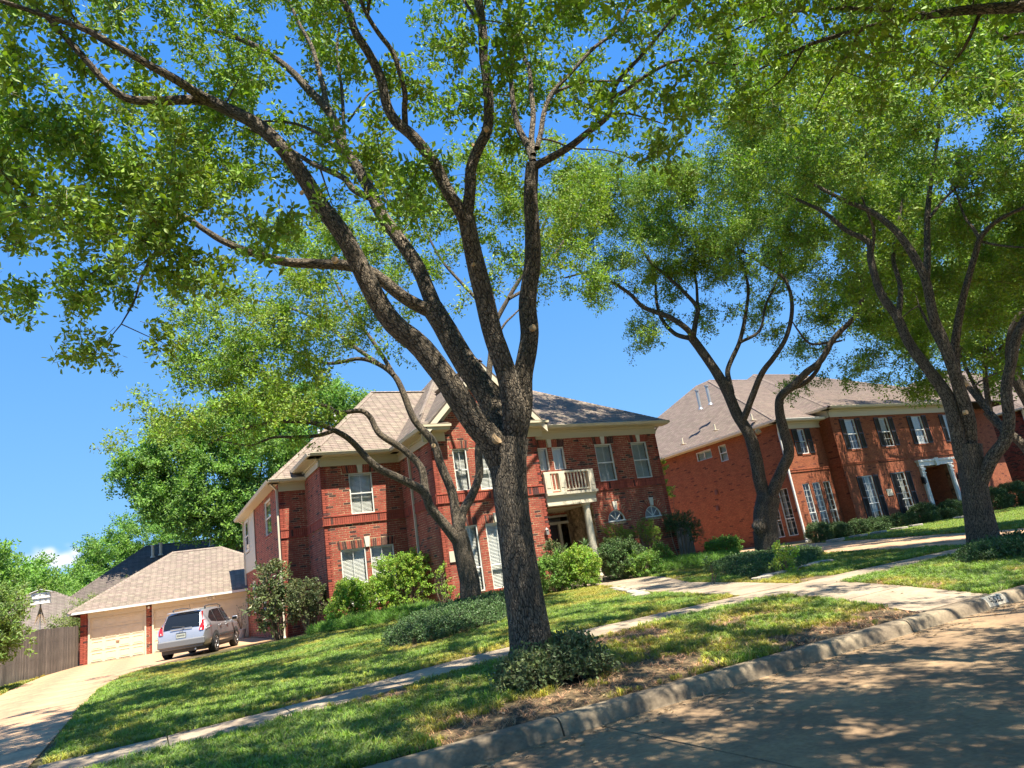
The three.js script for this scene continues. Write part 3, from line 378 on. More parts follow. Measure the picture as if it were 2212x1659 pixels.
// ---------------------------------------------------------------- the brick house with the gable and balcony
{
  const H = new House('brick_house', 'two storey red and dark brick house with front gable and cream balcony over the entry', [], STYLE1);
  const R = H.root, Y0 = 0.5, F = 7.0, S = 7.34, band = (u0, u1) => ({ v0: 4.56, v1: 4.92, u0, u1 });
  // right wing front
  {
    const x0 = 14.53, U = (x) => x - x0; const ws = [];
    for (const [a, b] of [[17.9, 18.83], [19.95, 20.86]]) ws.push({ u0: U(a), u1: U(b), v0: 4.94, v1: 6.63, lintel: 0.34, flare: 0.16, key: true, keyH: 0.35, blind: true });
    ws.push({ u0: U(14.82), u1: U(15.4), v0: 5.6, v1: 6.61, lintel: 0.34, l0: U(14.85), l1: U(16.2), key: true, keyH: 0.36, blind: true, rail: 0, tilt: 0.35 }, { u0: U(15.63), u1: U(16.23), v0: 5.6, v1: 6.61, lintel: 0.34, l0: U(14.85), l1: U(16.2), shared: true, blind: true, rail: 0, tilt: 0.35 });
    const fans = [[17.92, 18.85], [19.98, 20.91]].map(([a, b]) => ({ u0: U(a), u1: U(b), v0: 3.1, v1: 3.17, arch: true, fan: true, key: true, keyH: 0.36, ring: 0.3 }));
    const porch = { u0: 0.03, u1: U(17.2), v0: 0.4, v1: 4.02 };
    const M = H.wall({ o: [x0, -25.05], u: [1, 0], len: 6.98, y0: Y0, y1: F, soffit: 0.34, open: [...ws, ...fans, porch], bands: [band(U(17.08), 6.98)] });
    for (const w of [...ws, ...fans]) H.window(M, w);
    H.eave(M, 0, 6.98, { frieze: F, soffit: S, a1: -0.3, b1: 7.5 });
  }
  H.wall({ o: [21.51, -25.05], u: [0, -1], len: 14.9, y0: Y0, y1: F, soffit: 0.34, lay: false });
  // gable front
  {
    const x0 = 9.79, U = (x) => x - x0; const ws = [];
    for (const [a, b, k] of [[10.67, 11.27, 0], [13.05, 13.65, 0]]) ws.push({ u0: U(a), u1: U(b), v0: 4.96, v1: 6.65, lintel: 0.32, flare: 0.14, blind: true, key: !!k });
    const mid = { u0: U(11.7), u1: U(12.62), v0: 4.96, v1: 6.66, arch: true, ring: 0.3 };
    for (const [a, b, sh] of [[10.69, 11.31, 0], [11.66, 12.66, 1], [13.01, 13.63, 1]]) ws.push({ u0: U(a), u1: U(b), v0: 1.17, v1: 3.63, lintel: 0.33, l0: U(10.69), l1: U(13.63), shared: !!sh, key: !sh, keyH: 0.36, blind: true, rail: 0.36, sill: true });
    const M = H.wall({ o: [x0, -24.4], u: [1, 0], len: 4.74, y0: Y0, y1: 7.4, open: [...ws, mid], bands: [band(0, 4.74)], gable: { u: 2.37, peak: 9.84, spring: 7.44 } });
    for (const w of ws) H.window(M, w);
    H.window(M, { u0: mid.u0, u1: mid.u1, v0: 4.96, v1: 6.62, blind: true }); H.window(M, { u0: mid.u0, u1: mid.u1, v0: 6.6, v1: 6.66, arch: true, fan: true });
    // plaque
    mesh('plaque', [bb(10.0, 10.34, 2.36, 2.76, -24.4, -24.35)], MCREAM2, R);
    // boxed eave returns at both feet of the gable
    for (const s of [-1, 1]) { const c = 12.16 + s * 2.22; const t = mesh('eave_return', [bb(c - 0.55, c + 0.55, 7.34, 7.46, -24.6, -23.92), bb(c - 0.6, c + 0.6, 7.461, 7.56, -24.6, -23.86), bb(c - 0.47, c + 0.47, 6.98, 7.339, -24.42, -24.34)], MCREAM, R);
      const tp = new THREE.BufferGeometry(); const a = [c - 0.6, 7.56, -23.86], b = [c + 0.6, 7.56, -23.86], d = [c + 0.5, 7.78, -24.36], e = [c - 0.5, 7.78, -24.36]; void tp; H.roof([a, b, d, e]); void t; }
    // rakes
    const pk = [12.16, 10.16], ft = 7.46; for (const s of [-1, 1]) { const x1 = 12.16 + s * 2.72; const sl = (pk[1] - 7.42) / 2.72; const at = (x, dy) => pk[1] - Math.abs(x - 12.16) * sl + dy; const sh = new THREE.Shape(); sh.moveTo(12.16, at(12.16, -0.08)); sh.lineTo(x1, at(x1, -0.08)); sh.lineTo(x1, at(x1, -0.36)); sh.lineTo(12.16, at(12.16, -0.36)); sh.closePath(); mesh('rake_board', new THREE.ExtrudeGeometry(sh, { depth: 0.05, bevelEnabled: false }).translate(0, 0, -23.95), MCREAM2, R);
      const s2 = new THREE.Shape(); s2.moveTo(12.16, at(12.16, -0.2)); s2.lineTo(x1 - s * 0.4, at(x1 - s * 0.4, -0.2)); s2.lineTo(x1 - s * 0.4, at(x1 - s * 0.4, -0.62)); s2.lineTo(12.16, at(12.16, -0.62)); s2.closePath(); mesh('rake_soffit', new THREE.ExtrudeGeometry(s2, { depth: 0.06, bevelEnabled: false }).translate(0, 0, -24.39), MCREAM, R); void ft; }
    for (const s of [-1, 1]) { const e = 12.16 + s * 2.76; const P = [[e, 7.40, -23.9], [12.16, 10.19, -23.9], [12.16, 10.19, -28.75], [e, 7.40, -24.5]]; H.roof(P); }
    H.cap([12.16, 10.2, -23.9], [12.16, 10.2, -28.7]);
  }
  { const M = H.wall({ o: [9.79, -28.2], u: [0, 1], len: 3.8, y0: Y0, y1: F, soffit: 0.34, bands: [band(0, 3.8)] }); H.eave(M, 0, 3.8, { frieze: F, soffit: S, a1: 0.5, b1: 4.2, ov: 0.48 }); }
  { H.wall({ o: [14.53, -24.4], u: [0, -1], len: 0.65, y0: Y0, y1: F, soffit: 0.34, bands: [band(0, 0.65)] }); }
  // left bay
  {
    const x0 = 6.36, U = (x) => x - x0; const ws = [{ u0: U(7.52), u1: U(8.5), v0: 4.93, v1: 6.63, lintel: 0.34, flare: 0.28, key: true, keyH: 0.36, blind: true }, { u0: U(6.94), u1: U(7.96), v0: 1.3, v1: 3.55, lintel: 0.33, l0: U(6.94), l1: U(9.15), key: true, keyH: 0.4, blind: true, rail: 0.4, sill: true }, { u0: U(8.15), u1: U(9.15), v0: 1.3, v1: 3.55, lintel: 0.33, l0: U(6.94), l1: U(9.15), shared: true, blind: true, rail: 0.4, sill: true }];
    const M = H.wall({ o: [x0, -28.2], u: [1, 0], len: 3.43, y0: 0.3, y1: F, soffit: 0.34, open: ws, bands: [band(0, 3.43)] });
    for (const w of ws) H.window(M, w); H.eave(M, 0, 3.43, { frieze: F, soffit: S, a1: -0.48, b1: 3.0 });
    const M2 = H.wall({ o: [x0, -31.4], u: [0, 1], len: 3.2, y0: 0.3, y1: F, soffit: 0.34, bands: [band(0, 3.2)] }); H.eave(M2, 0, 3.2, { frieze: F, soffit: S, a1: -0.3, b1: 3.7, ov: 0.48 });
  }
  // left wing
  {
    const M = H.wall({ o: [5.21, -31.4], u: [1, 0], len: 1.15, y0: 0.25, y1: 6.62, soffit: 0.34, bands: [band(0, 1.15)] }); H.eave(M, 0, 1.15, { frieze: 6.62, soffit: 6.95, a1: -0.46, b1: 1.15, ov: 0.42 });
    const Z = (z) => z + 43.65, ws = [{ u0: Z(-35.66), u1: Z(-33.75), v0: 5.1, v1: 6.74, sill: true, blind: 0.4, slideless: 1 }, { u0: Z(-41.3), u1: Z(-40.05), v0: 1.65, v1: 3.3, sill: true, blind: true }, { u0: Z(-37.6), u1: Z(-36.4), v0: 1.65, v1: 3.3, sill: true, blind: true }];
    const sid = { u0: 0, u1: Z(-39.2), v0: 3.91, v1: 7.2 };
    const M2 = H.wall({ o: [5.21, -43.65], u: [0, 1], len: 12.25, y0: 0.28, y1: 6.95, open: [...ws, { ...sid, u0: 0.02 }] }); for (const w of ws) H.window(M2, w);
    H.eave(M2, 0, 12.25, { frieze: 6.7, soffit: 6.95, a1: -0.4, b1: 12.6, ov: 0.42, board: false });
    // cream lap siding with its window
    for (let i = 0; i < 15; i++) { const y = 3.91 + i * 0.205; const parts = (y + 0.2 > 5.08 && y < 6.74) ? [[0.0, Z(-43.0) - 0.1], [Z(-41.5) + 0.1, sid.u1]] : [[0.0, sid.u1]]; for (const [a, b] of parts) { const g = bx(b - a, 0.225, 0.014, (a + b) / 2, 0.1, 0); g.rotateX(-0.05); g.translate(0, y, 0.03); mesh('siding_board', g.applyMatrix4(M2), MCREAM2, R); } }
    mesh('corner_board', [bb(-0.04, 0.09, 3.88, 6.95, 0.034, 0.06), bb(sid.u1 - 0.06, sid.u1 + 0.05, 3.88, 6.95, 0.034, 0.06)].map((g) => g.applyMatrix4(M2)), MCREAM2, R);
    mesh('backing', bb(0, sid.u1, 3.91, 6.95, -0.2, -0.1).applyMatrix4(M2), MROOM, R);
    H.window(M2.clone().multiply(M4().makeTranslation(0, 0, 0.1)), { u0: Z(-43.0), u1: Z(-41.5), v0: 5.08, v1: 6.74, blind: 0.5 });
    mesh('window_trim', [bb(Z(-43.1), Z(-41.4), 6.74, 6.86, 0.02, 0.06), bb(Z(-43.1), Z(-41.4), 4.98, 5.08, 0.02, 0.07), bb(Z(-43.1), Z(-43.0), 5.08, 6.74, 0.02, 0.06), bb(Z(-41.5), Z(-41.4), 5.08, 6.74, 0.02, 0.06)].map((g) => g.applyMatrix4(M2)), MCREAM2, R);
    mesh('foundation', [bb(0, 12.27, 0.1, 0.42, -0.2, 0.025)].map((g) => g.applyMatrix4(M2)), MFOUND, R);
  }
  H.wall({ o: [21.51, -40], u: [-1, 0], len: 15.2, y0: 0.3, y1: 7.3, lay: false }); H.wall({ o: [5.21 + 4, -43.65], u: [-1, 0], len: 4, y0: 0.3, y1: 6.95, lay: false });
  // porch: recess, door, column, balcony
  {
    const z1 = -27.05; const back = H.wall({ o: [14.75, z1], u: [1, 0], len: 2.6, y0: 0.8, y1: 4.02, open: [{ u0: 0.55, u1: 2.45, v0: 0.85, v1: 3.84 }] });
    H.wall({ o: [17.2, -25.05 - 0.2], u: [0, -1], len: 1.8, y0: 0.8, y1: 4.02, thick: 0.1, lay: false }); { const m = H.wall({ o: [17.2, z1], u: [0, 1], len: 1.8, y0: 0.8, y1: 4.02, thick: 0.08 }); void m; }
    H.wall({ o: [14.75, -25.25], u: [0, -1], len: 1.8, y0: 0.8, y1: 4.02, thick: 0.08 });
    mesh('porch_ceiling', bb(14.56, 17.3, 4.0, 4.03, z1, -25.3), MCREAM, R); mesh('porch_floor', bb(14.56, 17.25, 0.6, 0.93, z1, -23.9), MFOUND, R);
    const t = (g) => g.applyMatrix4(back), d = mesh('entry_frame', [bb(0.55, 0.63, 0.93, 3.84, -0.1, 0.03), bb(2.37, 2.45, 0.93, 3.84, -0.1, 0.03), bb(0.63, 2.37, 3.76, 3.84, -0.1, 0.03), bb(0.5, 2.5, 3.44, 3.56, -0.08, 0.05), bb(1.78, 1.92, 0.93, 3.44, -0.1, 0.025), bb(0.63, 2.37, 0.93, 1.0, -0.1, 0.03)].map(t), MCREAM2, R);
    mesh('pane', t(bb(0.63, 2.37, 3.56, 3.76, -0.05, -0.045)), glassMat, d); mesh('pane', t(bb(1.92, 2.37, 1.0, 3.44, -0.05, -0.045)), glassMat, d); mesh('reveal', [t(bb(0.5, 2.5, 0.93, 3.84, -0.9, -0.88))], MROOM, d);
    const door = mesh('door', t(bb(0.64, 1.77, 1.0, 3.43, -0.09, -0.04)), mat(rgb(0.035, 0.02, 0.018), 0.4), R); for (const [a, b] of [[1.15, 1.9], [2.05, 3.3]]) for (const u of [0.74, 1.25]) mesh('panel', t(new RoundedBoxGeometry(0.42, b - a, 0.02, 1, 0.008).translate(u + 0.21, (a + b) / 2, -0.034)), mat(rgb(0.04, 0.024, 0.02), 0.4), door); mesh('handle', t(bx(0.04, 0.2, 0.05, 1.68, 2.05, -0.02)), mat(rgb(0.6, 0.45, 0.2), 0.3, { metalness: 1 }), door);
    const cz = -24.55; const col = mesh('column', new THREE.LatheGeometry([[0.0, 0.93], [0.24, 0.93], [0.24, 1.02], [0.2, 1.05], [0.2, 1.09], [0.165, 1.12], [0.165, 2.2], [0.14, 3.82], [0.165, 3.84], [0.165, 3.88], [0.14, 3.9], [0.19, 3.95], [0.21, 4.0], [0.21, 4.035], [0, 4.035]].map((p) => new THREE.Vector2(...p)), 20).translate(16.55, 0, cz), MCREAM2, R); void col;
    const bal = mesh('balcony', [bb(14.56, 17.0, 4.04, 4.36, -25.02, -24.34), bb(14.56, 17.04, 4.361, 4.44, -25.02, -24.30), bb(14.56, 17.1, 4.441, 4.55, -25.02, -24.22), bb(14.56, 16.97, 4.02, 4.09, -24.37, -24.31)], MCREAM2, R);
    const z0 = -24.38, rail = [bb(14.58, 17.06, 5.36, 5.44, z0 - 0.06, z0 + 0.06), bb(14.58, 17.0, 4.62, 4.68, z0 - 0.035, z0 + 0.035), bb(16.94, 17.05, 5.361, 5.439, -25.0, z0 - 0.06), bb(16.96, 17.03, 4.62, 4.68, -25.0, z0 - 0.06)];
    mesh('handrail', rail, MCREAM2, bal);
    for (const x of [14.72, 15.42, 16.9]) mesh('newel_post', [bb(x - 0.14, x + 0.14, 4.551, 5.355, z0 - 0.1, z0 + 0.1), bb(x - 0.09, x + 0.09, 4.75, 5.2, z0 + 0.101, z0 + 0.115)], MCREAM2, bal);
    for (let x = 14.95; x < 16.75; x += 0.165) { if (Math.abs(x - 15.42) < 0.17) continue; mesh('baluster', bb(x - 0.026, x + 0.026, 4.681, 5.359, z0 - 0.026, z0 + 0.026), MCREAM2, bal); }
    for (const z of [-24.6, -24.78, -24.93]) mesh('baluster', bb(16.97, 17.02, 4.681, 5.359, z - 0.025, z + 0.025), MCREAM2, bal);
    const ln = mesh('porch_lantern', [bx(0.12, 0.2, 0.12, 14.3, 3.0, -24.3), cyl(0.09, 0.01, 0.1, 8, 14.3, 3.1, -24.3)], mat(rgb(0.25, 0.24, 0.22), 0.4), R); void ln;
  }
  // roofs
  const A = [13.9, 12.5, -32.3], B = [14.4, 12.5, -32.3], fl = [9.3, 7.45, -24.5], fr = [22.05, 7.45, -24.5], br = [22.05, 7.45, -40.1], bl = [9.3, 7.45, -40.1];
  H.roof([fl, fr, B, A]); H.roof([fr, br, B]); H.roof([br, bl, A, B], { plain: true }); H.roof([bl, fl, A]); H.cap(fr, B); H.cap(A, B); H.cap([10.4, 8.67, -26.4], A);
  const p1 = [10.0, 11.3, -31.9], p2 = [12.8, 11.3, -31.9], c1 = [5.88, 7.45, -27.72]; H.roof([c1, [9.35, 7.45, -27.72], p2, p1]); H.roof([c1, p1, [5.88, 7.45, -36.1]]); H.roof([p1, p2, [9.3, 7.45, -36.1], [5.88, 7.45, -36.1]], { plain: true }); H.cap(c1, p1); H.cap(p1, p2);
  const l1 = [4.78, 7.06, -30.98], l2 = [8.4, 10.3, -34.6], l3 = [8.4, 10.3, -40.5], l4 = [4.78, 7.06, -44.1]; H.roof([l1, l2, l3, l4]); H.roof([l1, [12.02, 7.06, -30.98], l2]); H.roof([l4, l3, [12, 7.06, -44.1]], { plain: true }); H.roof([l2, l3, [12, 7.06, -44.1], [12, 7.06, -30.98]], { plain: true }); H.cap(l1, l2); H.cap(l2, l3);
  for (const [vx, vy, d] of [[723, 900, 36], [689, 943, 37], [675, 966, 36.6]]) { const q = ray(vx, vy); const p = q.multiplyScalar(d / Math.hypot(q.x, q.z)).add(camera.position); pipe(H, 'vent_pipe', p.x, p.y - 0.25, p.z, 0.6, 0.05); }
  H.downspout([[9.42, 7.38, -27.2], [9.74, 7.0, -26.9], [9.74, 0.62, -26.9], [9.55, 0.55, -26.9]]); H.downspout([[4.85, 7.0, -31.35], [5.16, 6.7, -31.55], [5.16, 0.5, -31.55], [5.1, 0.45, -31.2]]); H.downspout([[22.0, 7.4, -25.3], [21.58, 6.95, -25.4], [21.58, 0.9, -25.4]]); H.downspout([[4.8, 7.0, -43.4], [5.14, 6.75, -43.55], [5.14, 0.5, -43.55]]);
  H.finish();
}
// ---------------------------------------------------------------- the neighbour's house with black shutters
{
  const H = new House('brick_house', 'orange red brick house with black window shutters and white columned entry', [], STYLE2), R = H.root;
  {
    const x0 = 31, U = (x) => x - x0, ws = [[31.85, 32.41], [32.67, 33.27], [33.55, 34.14]].map(([a, b]) => ({ u0: U(a), u1: U(b), v0: 1.57, v1: 3.95, grid: [2, 7], rail: 0.33, sill: true, curtain: true, lintel: 0.0 })); ws.push({ u0: U(32.52), u1: U(33.13), v0: 5.6, v1: 7.02, grid: [2, 4], sill: true, shutters: 0.42, blind: 0.5 });
    const M = H.wall({ o: [x0, -26], u: [1, 0], len: 3.5, y0: 0.7, y1: 7.08, soffit: 0.34, open: ws, bands: [{ v0: 4.62, v1: 4.76, proud: 0.02 }] }); for (const w of ws) H.window(M, w); H.eave(M, 0, 3.5, { frieze: 7.08, soffit: 7.40, a1: -0.5, b1: 3.5, gmat: MWHITE });
    mesh('foundation', bb(-0.02, 3.5, 0.5, 1.02, -0.2, 0.03).applyMatrix4(M), MFOUND, R);
  }
  {
    const x0 = 34.5, U = (x) => x - x0, ws = []; for (const [a, b] of [[35.69, 36.64], [38.85, 39.76], [42.1, 43.2], [45.5, 46.45]]) ws.push({ u0: U(a), u1: U(b), v0: 5.52, v1: 7.3, grid: [3, 4], sill: true, shutters: 0.42, blind: a > 40 ? true : 0.5, tilt: 0.6 }); for (const [a, b] of [[35.84, 36.8], [38.9, 39.86]]) ws.push({ u0: U(a), u1: U(b), v0: 1.5, v1: 3.94, grid: [3, 6], rail: 0.36, shutters: 0.45, curtain: 0.42 });
    const ent = { u0: U(41.7), u1: U(44.3), v0: 0.6, v1: 4.1 };
    const M = H.wall({ o: [x0, -25.2], u: [1, 0], len: 13, y0: 0.7, y1: 7.46, soffit: 0.4, open: [...ws, ent], bands: [{ v0: 4.7, v1: 4.98, u0: U(40.5), u1: U(45.5) }, { v0: 4.66, v1: 4.76, u0: 0, u1: U(40.5), proud: 0.015 }] }); for (const w of ws) H.window(M, w); H.eave(M, 0, 13, { frieze: 7.46, soffit: 7.84, a1: -0.45, b1: 13.4, ov: 0.5 });
    const t = (g) => g.applyMatrix4(M); const por = mesh('entry_surround', [bb(U(41.25), U(44.85), 4.13, 4.38, 0.01, 0.16), bb(U(41.15), U(44.95), 4.381, 4.5, 0.01, 0.24), bb(U(41.36), U(41.69), 0.9, 4.129, 0.012, 0.13), bb(U(44.31), U(44.64), 0.9, 4.129, 0.012, 0.13)].map(t), MWHITE, R);
    for (const x of [41.525, 44.475]) { mesh('capital', t(bx(0.4, 0.14, 0.06, U(x), 3.95, 0.165)), MWHITE, por); mesh('capital', t(bx(0.4, 0.05, 0.05, U(x), 3.72, 0.16)), MWHITE, por); for (const k of [-0.09, 0, 0.09]) mesh('flute', t(bx(0.045, 2.5, 0.02, U(x) + k, 2.35, 0.138)), MWHITE, por); }
    { const ks = new THREE.Shape(); ks.moveTo(U(42.88), 4.08); ks.lineTo(U(43.12), 4.08); ks.lineTo(U(43.2), 4.56); ks.lineTo(U(42.8), 4.56); ks.closePath(); mesh('keystone', t(new THREE.ExtrudeGeometry(ks, { depth: 0.1, bevelEnabled: false }).translate(0, 0, 0.17)), MWHITE, por); }
    H.wall({ o: [41.5, -27.4], u: [1, 0], len: 3, y0: 0.8, y1: 4.2 }); H.wall({ o: [41.68, -25.4], u: [0, -1], len: 2, y0: 0.8, y1: 4.2, thick: 0.1 }); H.wall({ o: [44.32, -27.4], u: [0, 1], len: 2, y0: 0.8, y1: 4.2, thick: 0.1 }); mesh('porch_ceiling', bb(41.6, 44.4, 4.12, 4.16, -27.4, -25.45), MCREAM, R); mesh('porch_step', bb(41.4, 44.6, 0.6, 0.95, -27.4, -24.7), MFOUND, R);
    for (const x of [41.28, 45.0]) { const l = mesh('wall_lantern', [bx(0.16, 0.28, 0.16, U(x), 3.25, 0.16), cyl(0.12, 0.02, 0.12, 6, U(x), 3.39, 0.16), cyl(0.02, 0.09, 0.08, 6, U(x), 3.03, 0.16), bx(0.06, 0.4, 0.05, U(x), 3.3, 0.04), bx(0.03, 0.03, 0.12, U(x), 3.5, 0.1)].map((g) => t(flat(g))), mat(rgb(0.02, 0.02, 0.02), 0.5), R); void l; }
    mesh('plaque', [bb(U(37.68), U(38.18), 2.66, 3.04, 0.008, 0.035), bb(U(37.76), U(38.1), 2.74, 2.96, 0.036, 0.045)].map(t), MCREAM2, R);
  }
  { const M = H.wall({ o: [34.5, -26], u: [0, 1], len: 0.8, y0: 0.7, y1: 7.46, soffit: 0.4, bands: [{ v0: 4.62, v1: 4.76, proud: 0.02 }] }); H.eave(M, 0, 0.8, { frieze: 7.46, soffit: 7.84, a1: -1.2, b1: 1.25, ov: 0.45 }); }
  {
    const Z = (z) => z + 46, ws = [[-27.02, -26.36, 1.31, 3.88], [-27.95, -27.27, 1.31, 3.88]].map(([a, b, v0, v1]) => ({ u0: Z(a), u1: Z(b), v0, v1, grid: [2, 7], rail: 0.36, sill: true, curtain: true }));
    ws.push({ u0: Z(-32.65), u1: Z(-31.3), v0: 6.62, v1: 7.2, slide: true, rail: 0, grid: [1, 0], blind: true }, { u0: Z(-30.66), u1: Z(-30.02), v0: 6.2, v1: 7.2, grid: [1, 0], blind: true });
    const M = H.wall({ o: [31, -46], u: [0, 1], len: 20, y0: 0.7, y1: 7.3, soffit: 0.1, open: ws }); for (const w of ws) H.window(M, w); H.eave(M, 0, 20, { frieze: 7.2, soffit: 7.40, a1: -0.4, b1: 20.5, gmat: MWHITE, board: false });
    mesh('foundation', bb(0, 20.02, 0.5, 1.0, -0.2, 0.025).applyMatrix4(M), MFOUND, R); for (const [z, y] of [[-31.8, 3.55], [-31.6, 4.5]]) mesh('wall_vent', [bx(0.24, 0.28, 0.05, Z(z), y, 0.03), bx(0.16, 0.18, 0.03, Z(z), y, 0.065)].map((g) => g.applyMatrix4(M)), mat(rgb(0.16, 0.06, 0.045), 0.7), R);
  }
  H.wall({ o: [47.5, -25.2], u: [0, -1], len: 20, y0: 0.7, y1: 7.8, lay: false }); H.wall({ o: [47.5, -45.2], u: [-1, 0], len: 16.5, y0: 0.7, y1: 7.8, lay: false });
  const e = 7.52; { const a = [30.45, e, -25.45], b = [36.6, 13.0, -35.5], c = [40.3, 13.0, -35.5], d = [30.45, e, -46.4]; H.roof([a, [40.3, e, -25.45], c, b]); H.roof([a, b, [36.6, 13.0, -37], d]); H.cap(a, b); H.cap(b, c); H.roof([[36.6, 13, -37], [42, 13, -37], [46, e, -46.4], d], { plain: true }); }
  { const f = 7.97, a = [33.95, f, -24.62], b = [41.9, 13.6, -36], c = [44.4, 13.6, -36], d = [48.0, f, -24.62]; H.roof([a, d, [54, f + 0.001, -24.62], [46.4, 13.6, -36], b]); void c; H.roof([a, b, [33.95, f, -46.4]]); H.cap(a, b); H.cap(b, [46.4, 13.6, -36]); H.roof([[54, f, -24.62], [54, f, -47], [46.4, 13.6, -36]], { plain: true }); H.roof([b, [46.4, 13.6, -36], [54, f, -47], [33.95, f, -46.4]], { plain: true }); H.cap([46.4, 13.6, -36], [54, f, -24.62]); }
  H.wall({ o: [47.5, -26.4], u: [1, 0], len: 6, y0: 0.7, y1: 7.46, soffit: 0.4 });
  for (const [vx, vy, d] of [[1513, 880, 45], [1534, 870, 45]]) { const q = ray(vx, vy), p = q.multiplyScalar(d / Math.hypot(q.x, q.z)).add(camera.position); pipe(H, 'flue_pipe', p.x, p.y - 0.1, p.z, 1.25, 0.09, mat(rgb(0.5, 0.5, 0.5), 0.4, { metalness: 0.6 })); }
  for (const [vx, vy, d] of [[1475, 957, 43], [1545, 927, 42], [1625, 905, 41]]) { const q = ray(vx, vy), p = q.multiplyScalar(d / Math.hypot(q.x, q.z)).add(camera.position); mesh('vent_pipe', [cyl(0.05, 0.05, 0.4, 8, p.x, p.y - 0.1, p.z), bx(0.3, 0.03, 0.3, p.x, p.y - 0.08, p.z)], MCREAM2, R); }
  H.downspout([[30.5, 7.45, -25.4], [30.94, 6.9, -25.9], [30.94, 1.05, -25.9], [30.8, 0.97, -25.6], [30.3, 0.94, -25.4]], MWHITE, 0.1);
  H.finish();
}
// ---------------------------------------------------------------- third house behind the street trees
{
  const H = new House('brick_house', 'dark red brick side wall of a house beyond the black shuttered one', [], STYLE3), R = H.root; void R;
  const x0 = 57; const M = H.wall({ o: [x0, -44], u: [0, 1], len: 18, y0: 0.8, y1: 7.3, soffit: 0.2 }); H.eave(M, 0, 18, { frieze: 7.2, soffit: 7.5, a1: -0.4, b1: 18.5, board: false, gmat: MWHITE });
  const M2 = H.wall({ o: [x0, -26], u: [1, 0], len: 14, y0: 0.8, y1: 7.3, soffit: 0.2, open: [{ u0: 3, u1: 4, v0: 1.6, v1: 3.9, sill: true }] }); H.window(M2, { u0: 3, u1: 4, v0: 1.6, v1: 3.9, blind: true }); H.eave(M2, 0, 14, { frieze: 7.1, soffit: 7.5, a1: -0.5, b1: 14, gmat: MWHITE });
  H.wall({ o: [x0 + 14, -26], u: [0, -1], len: 18, y0: 0.8, y1: 7.5, lay: false }); H.wall({ o: [x0 + 14, -44], u: [-1, 0], len: 14, y0: 0.8, y1: 7.5, lay: false });
  const a = [56.4, 7.62, -25.4], b = [63.5, 13.0, -33], c = [63.5, 13.0, -37], d = [56.4, 7.62, -44.6], q = [71.6, 7.62, -25.4], r = [71.6, 7.62, -44.6]; H.roof([a, q, [65, 13, -33], b]); H.roof([a, b, c, d]); H.roof([d, c, [65, 13, -37], r], { plain: true }); H.roof([q, [65, 13, -33], [65, 13, -37], r], { plain: true }); H.roof([b, [65, 13, -33], [65, 13, -37], c], { plain: true }); H.cap(a, b); H.cap(b, c);
  H.downspout([[56.5, 7.5, -25.6], [56.94, 7.0, -25.9], [56.94, 1.0, -25.9]], MWHITE, 0.1); H.finish(120, 120);
}
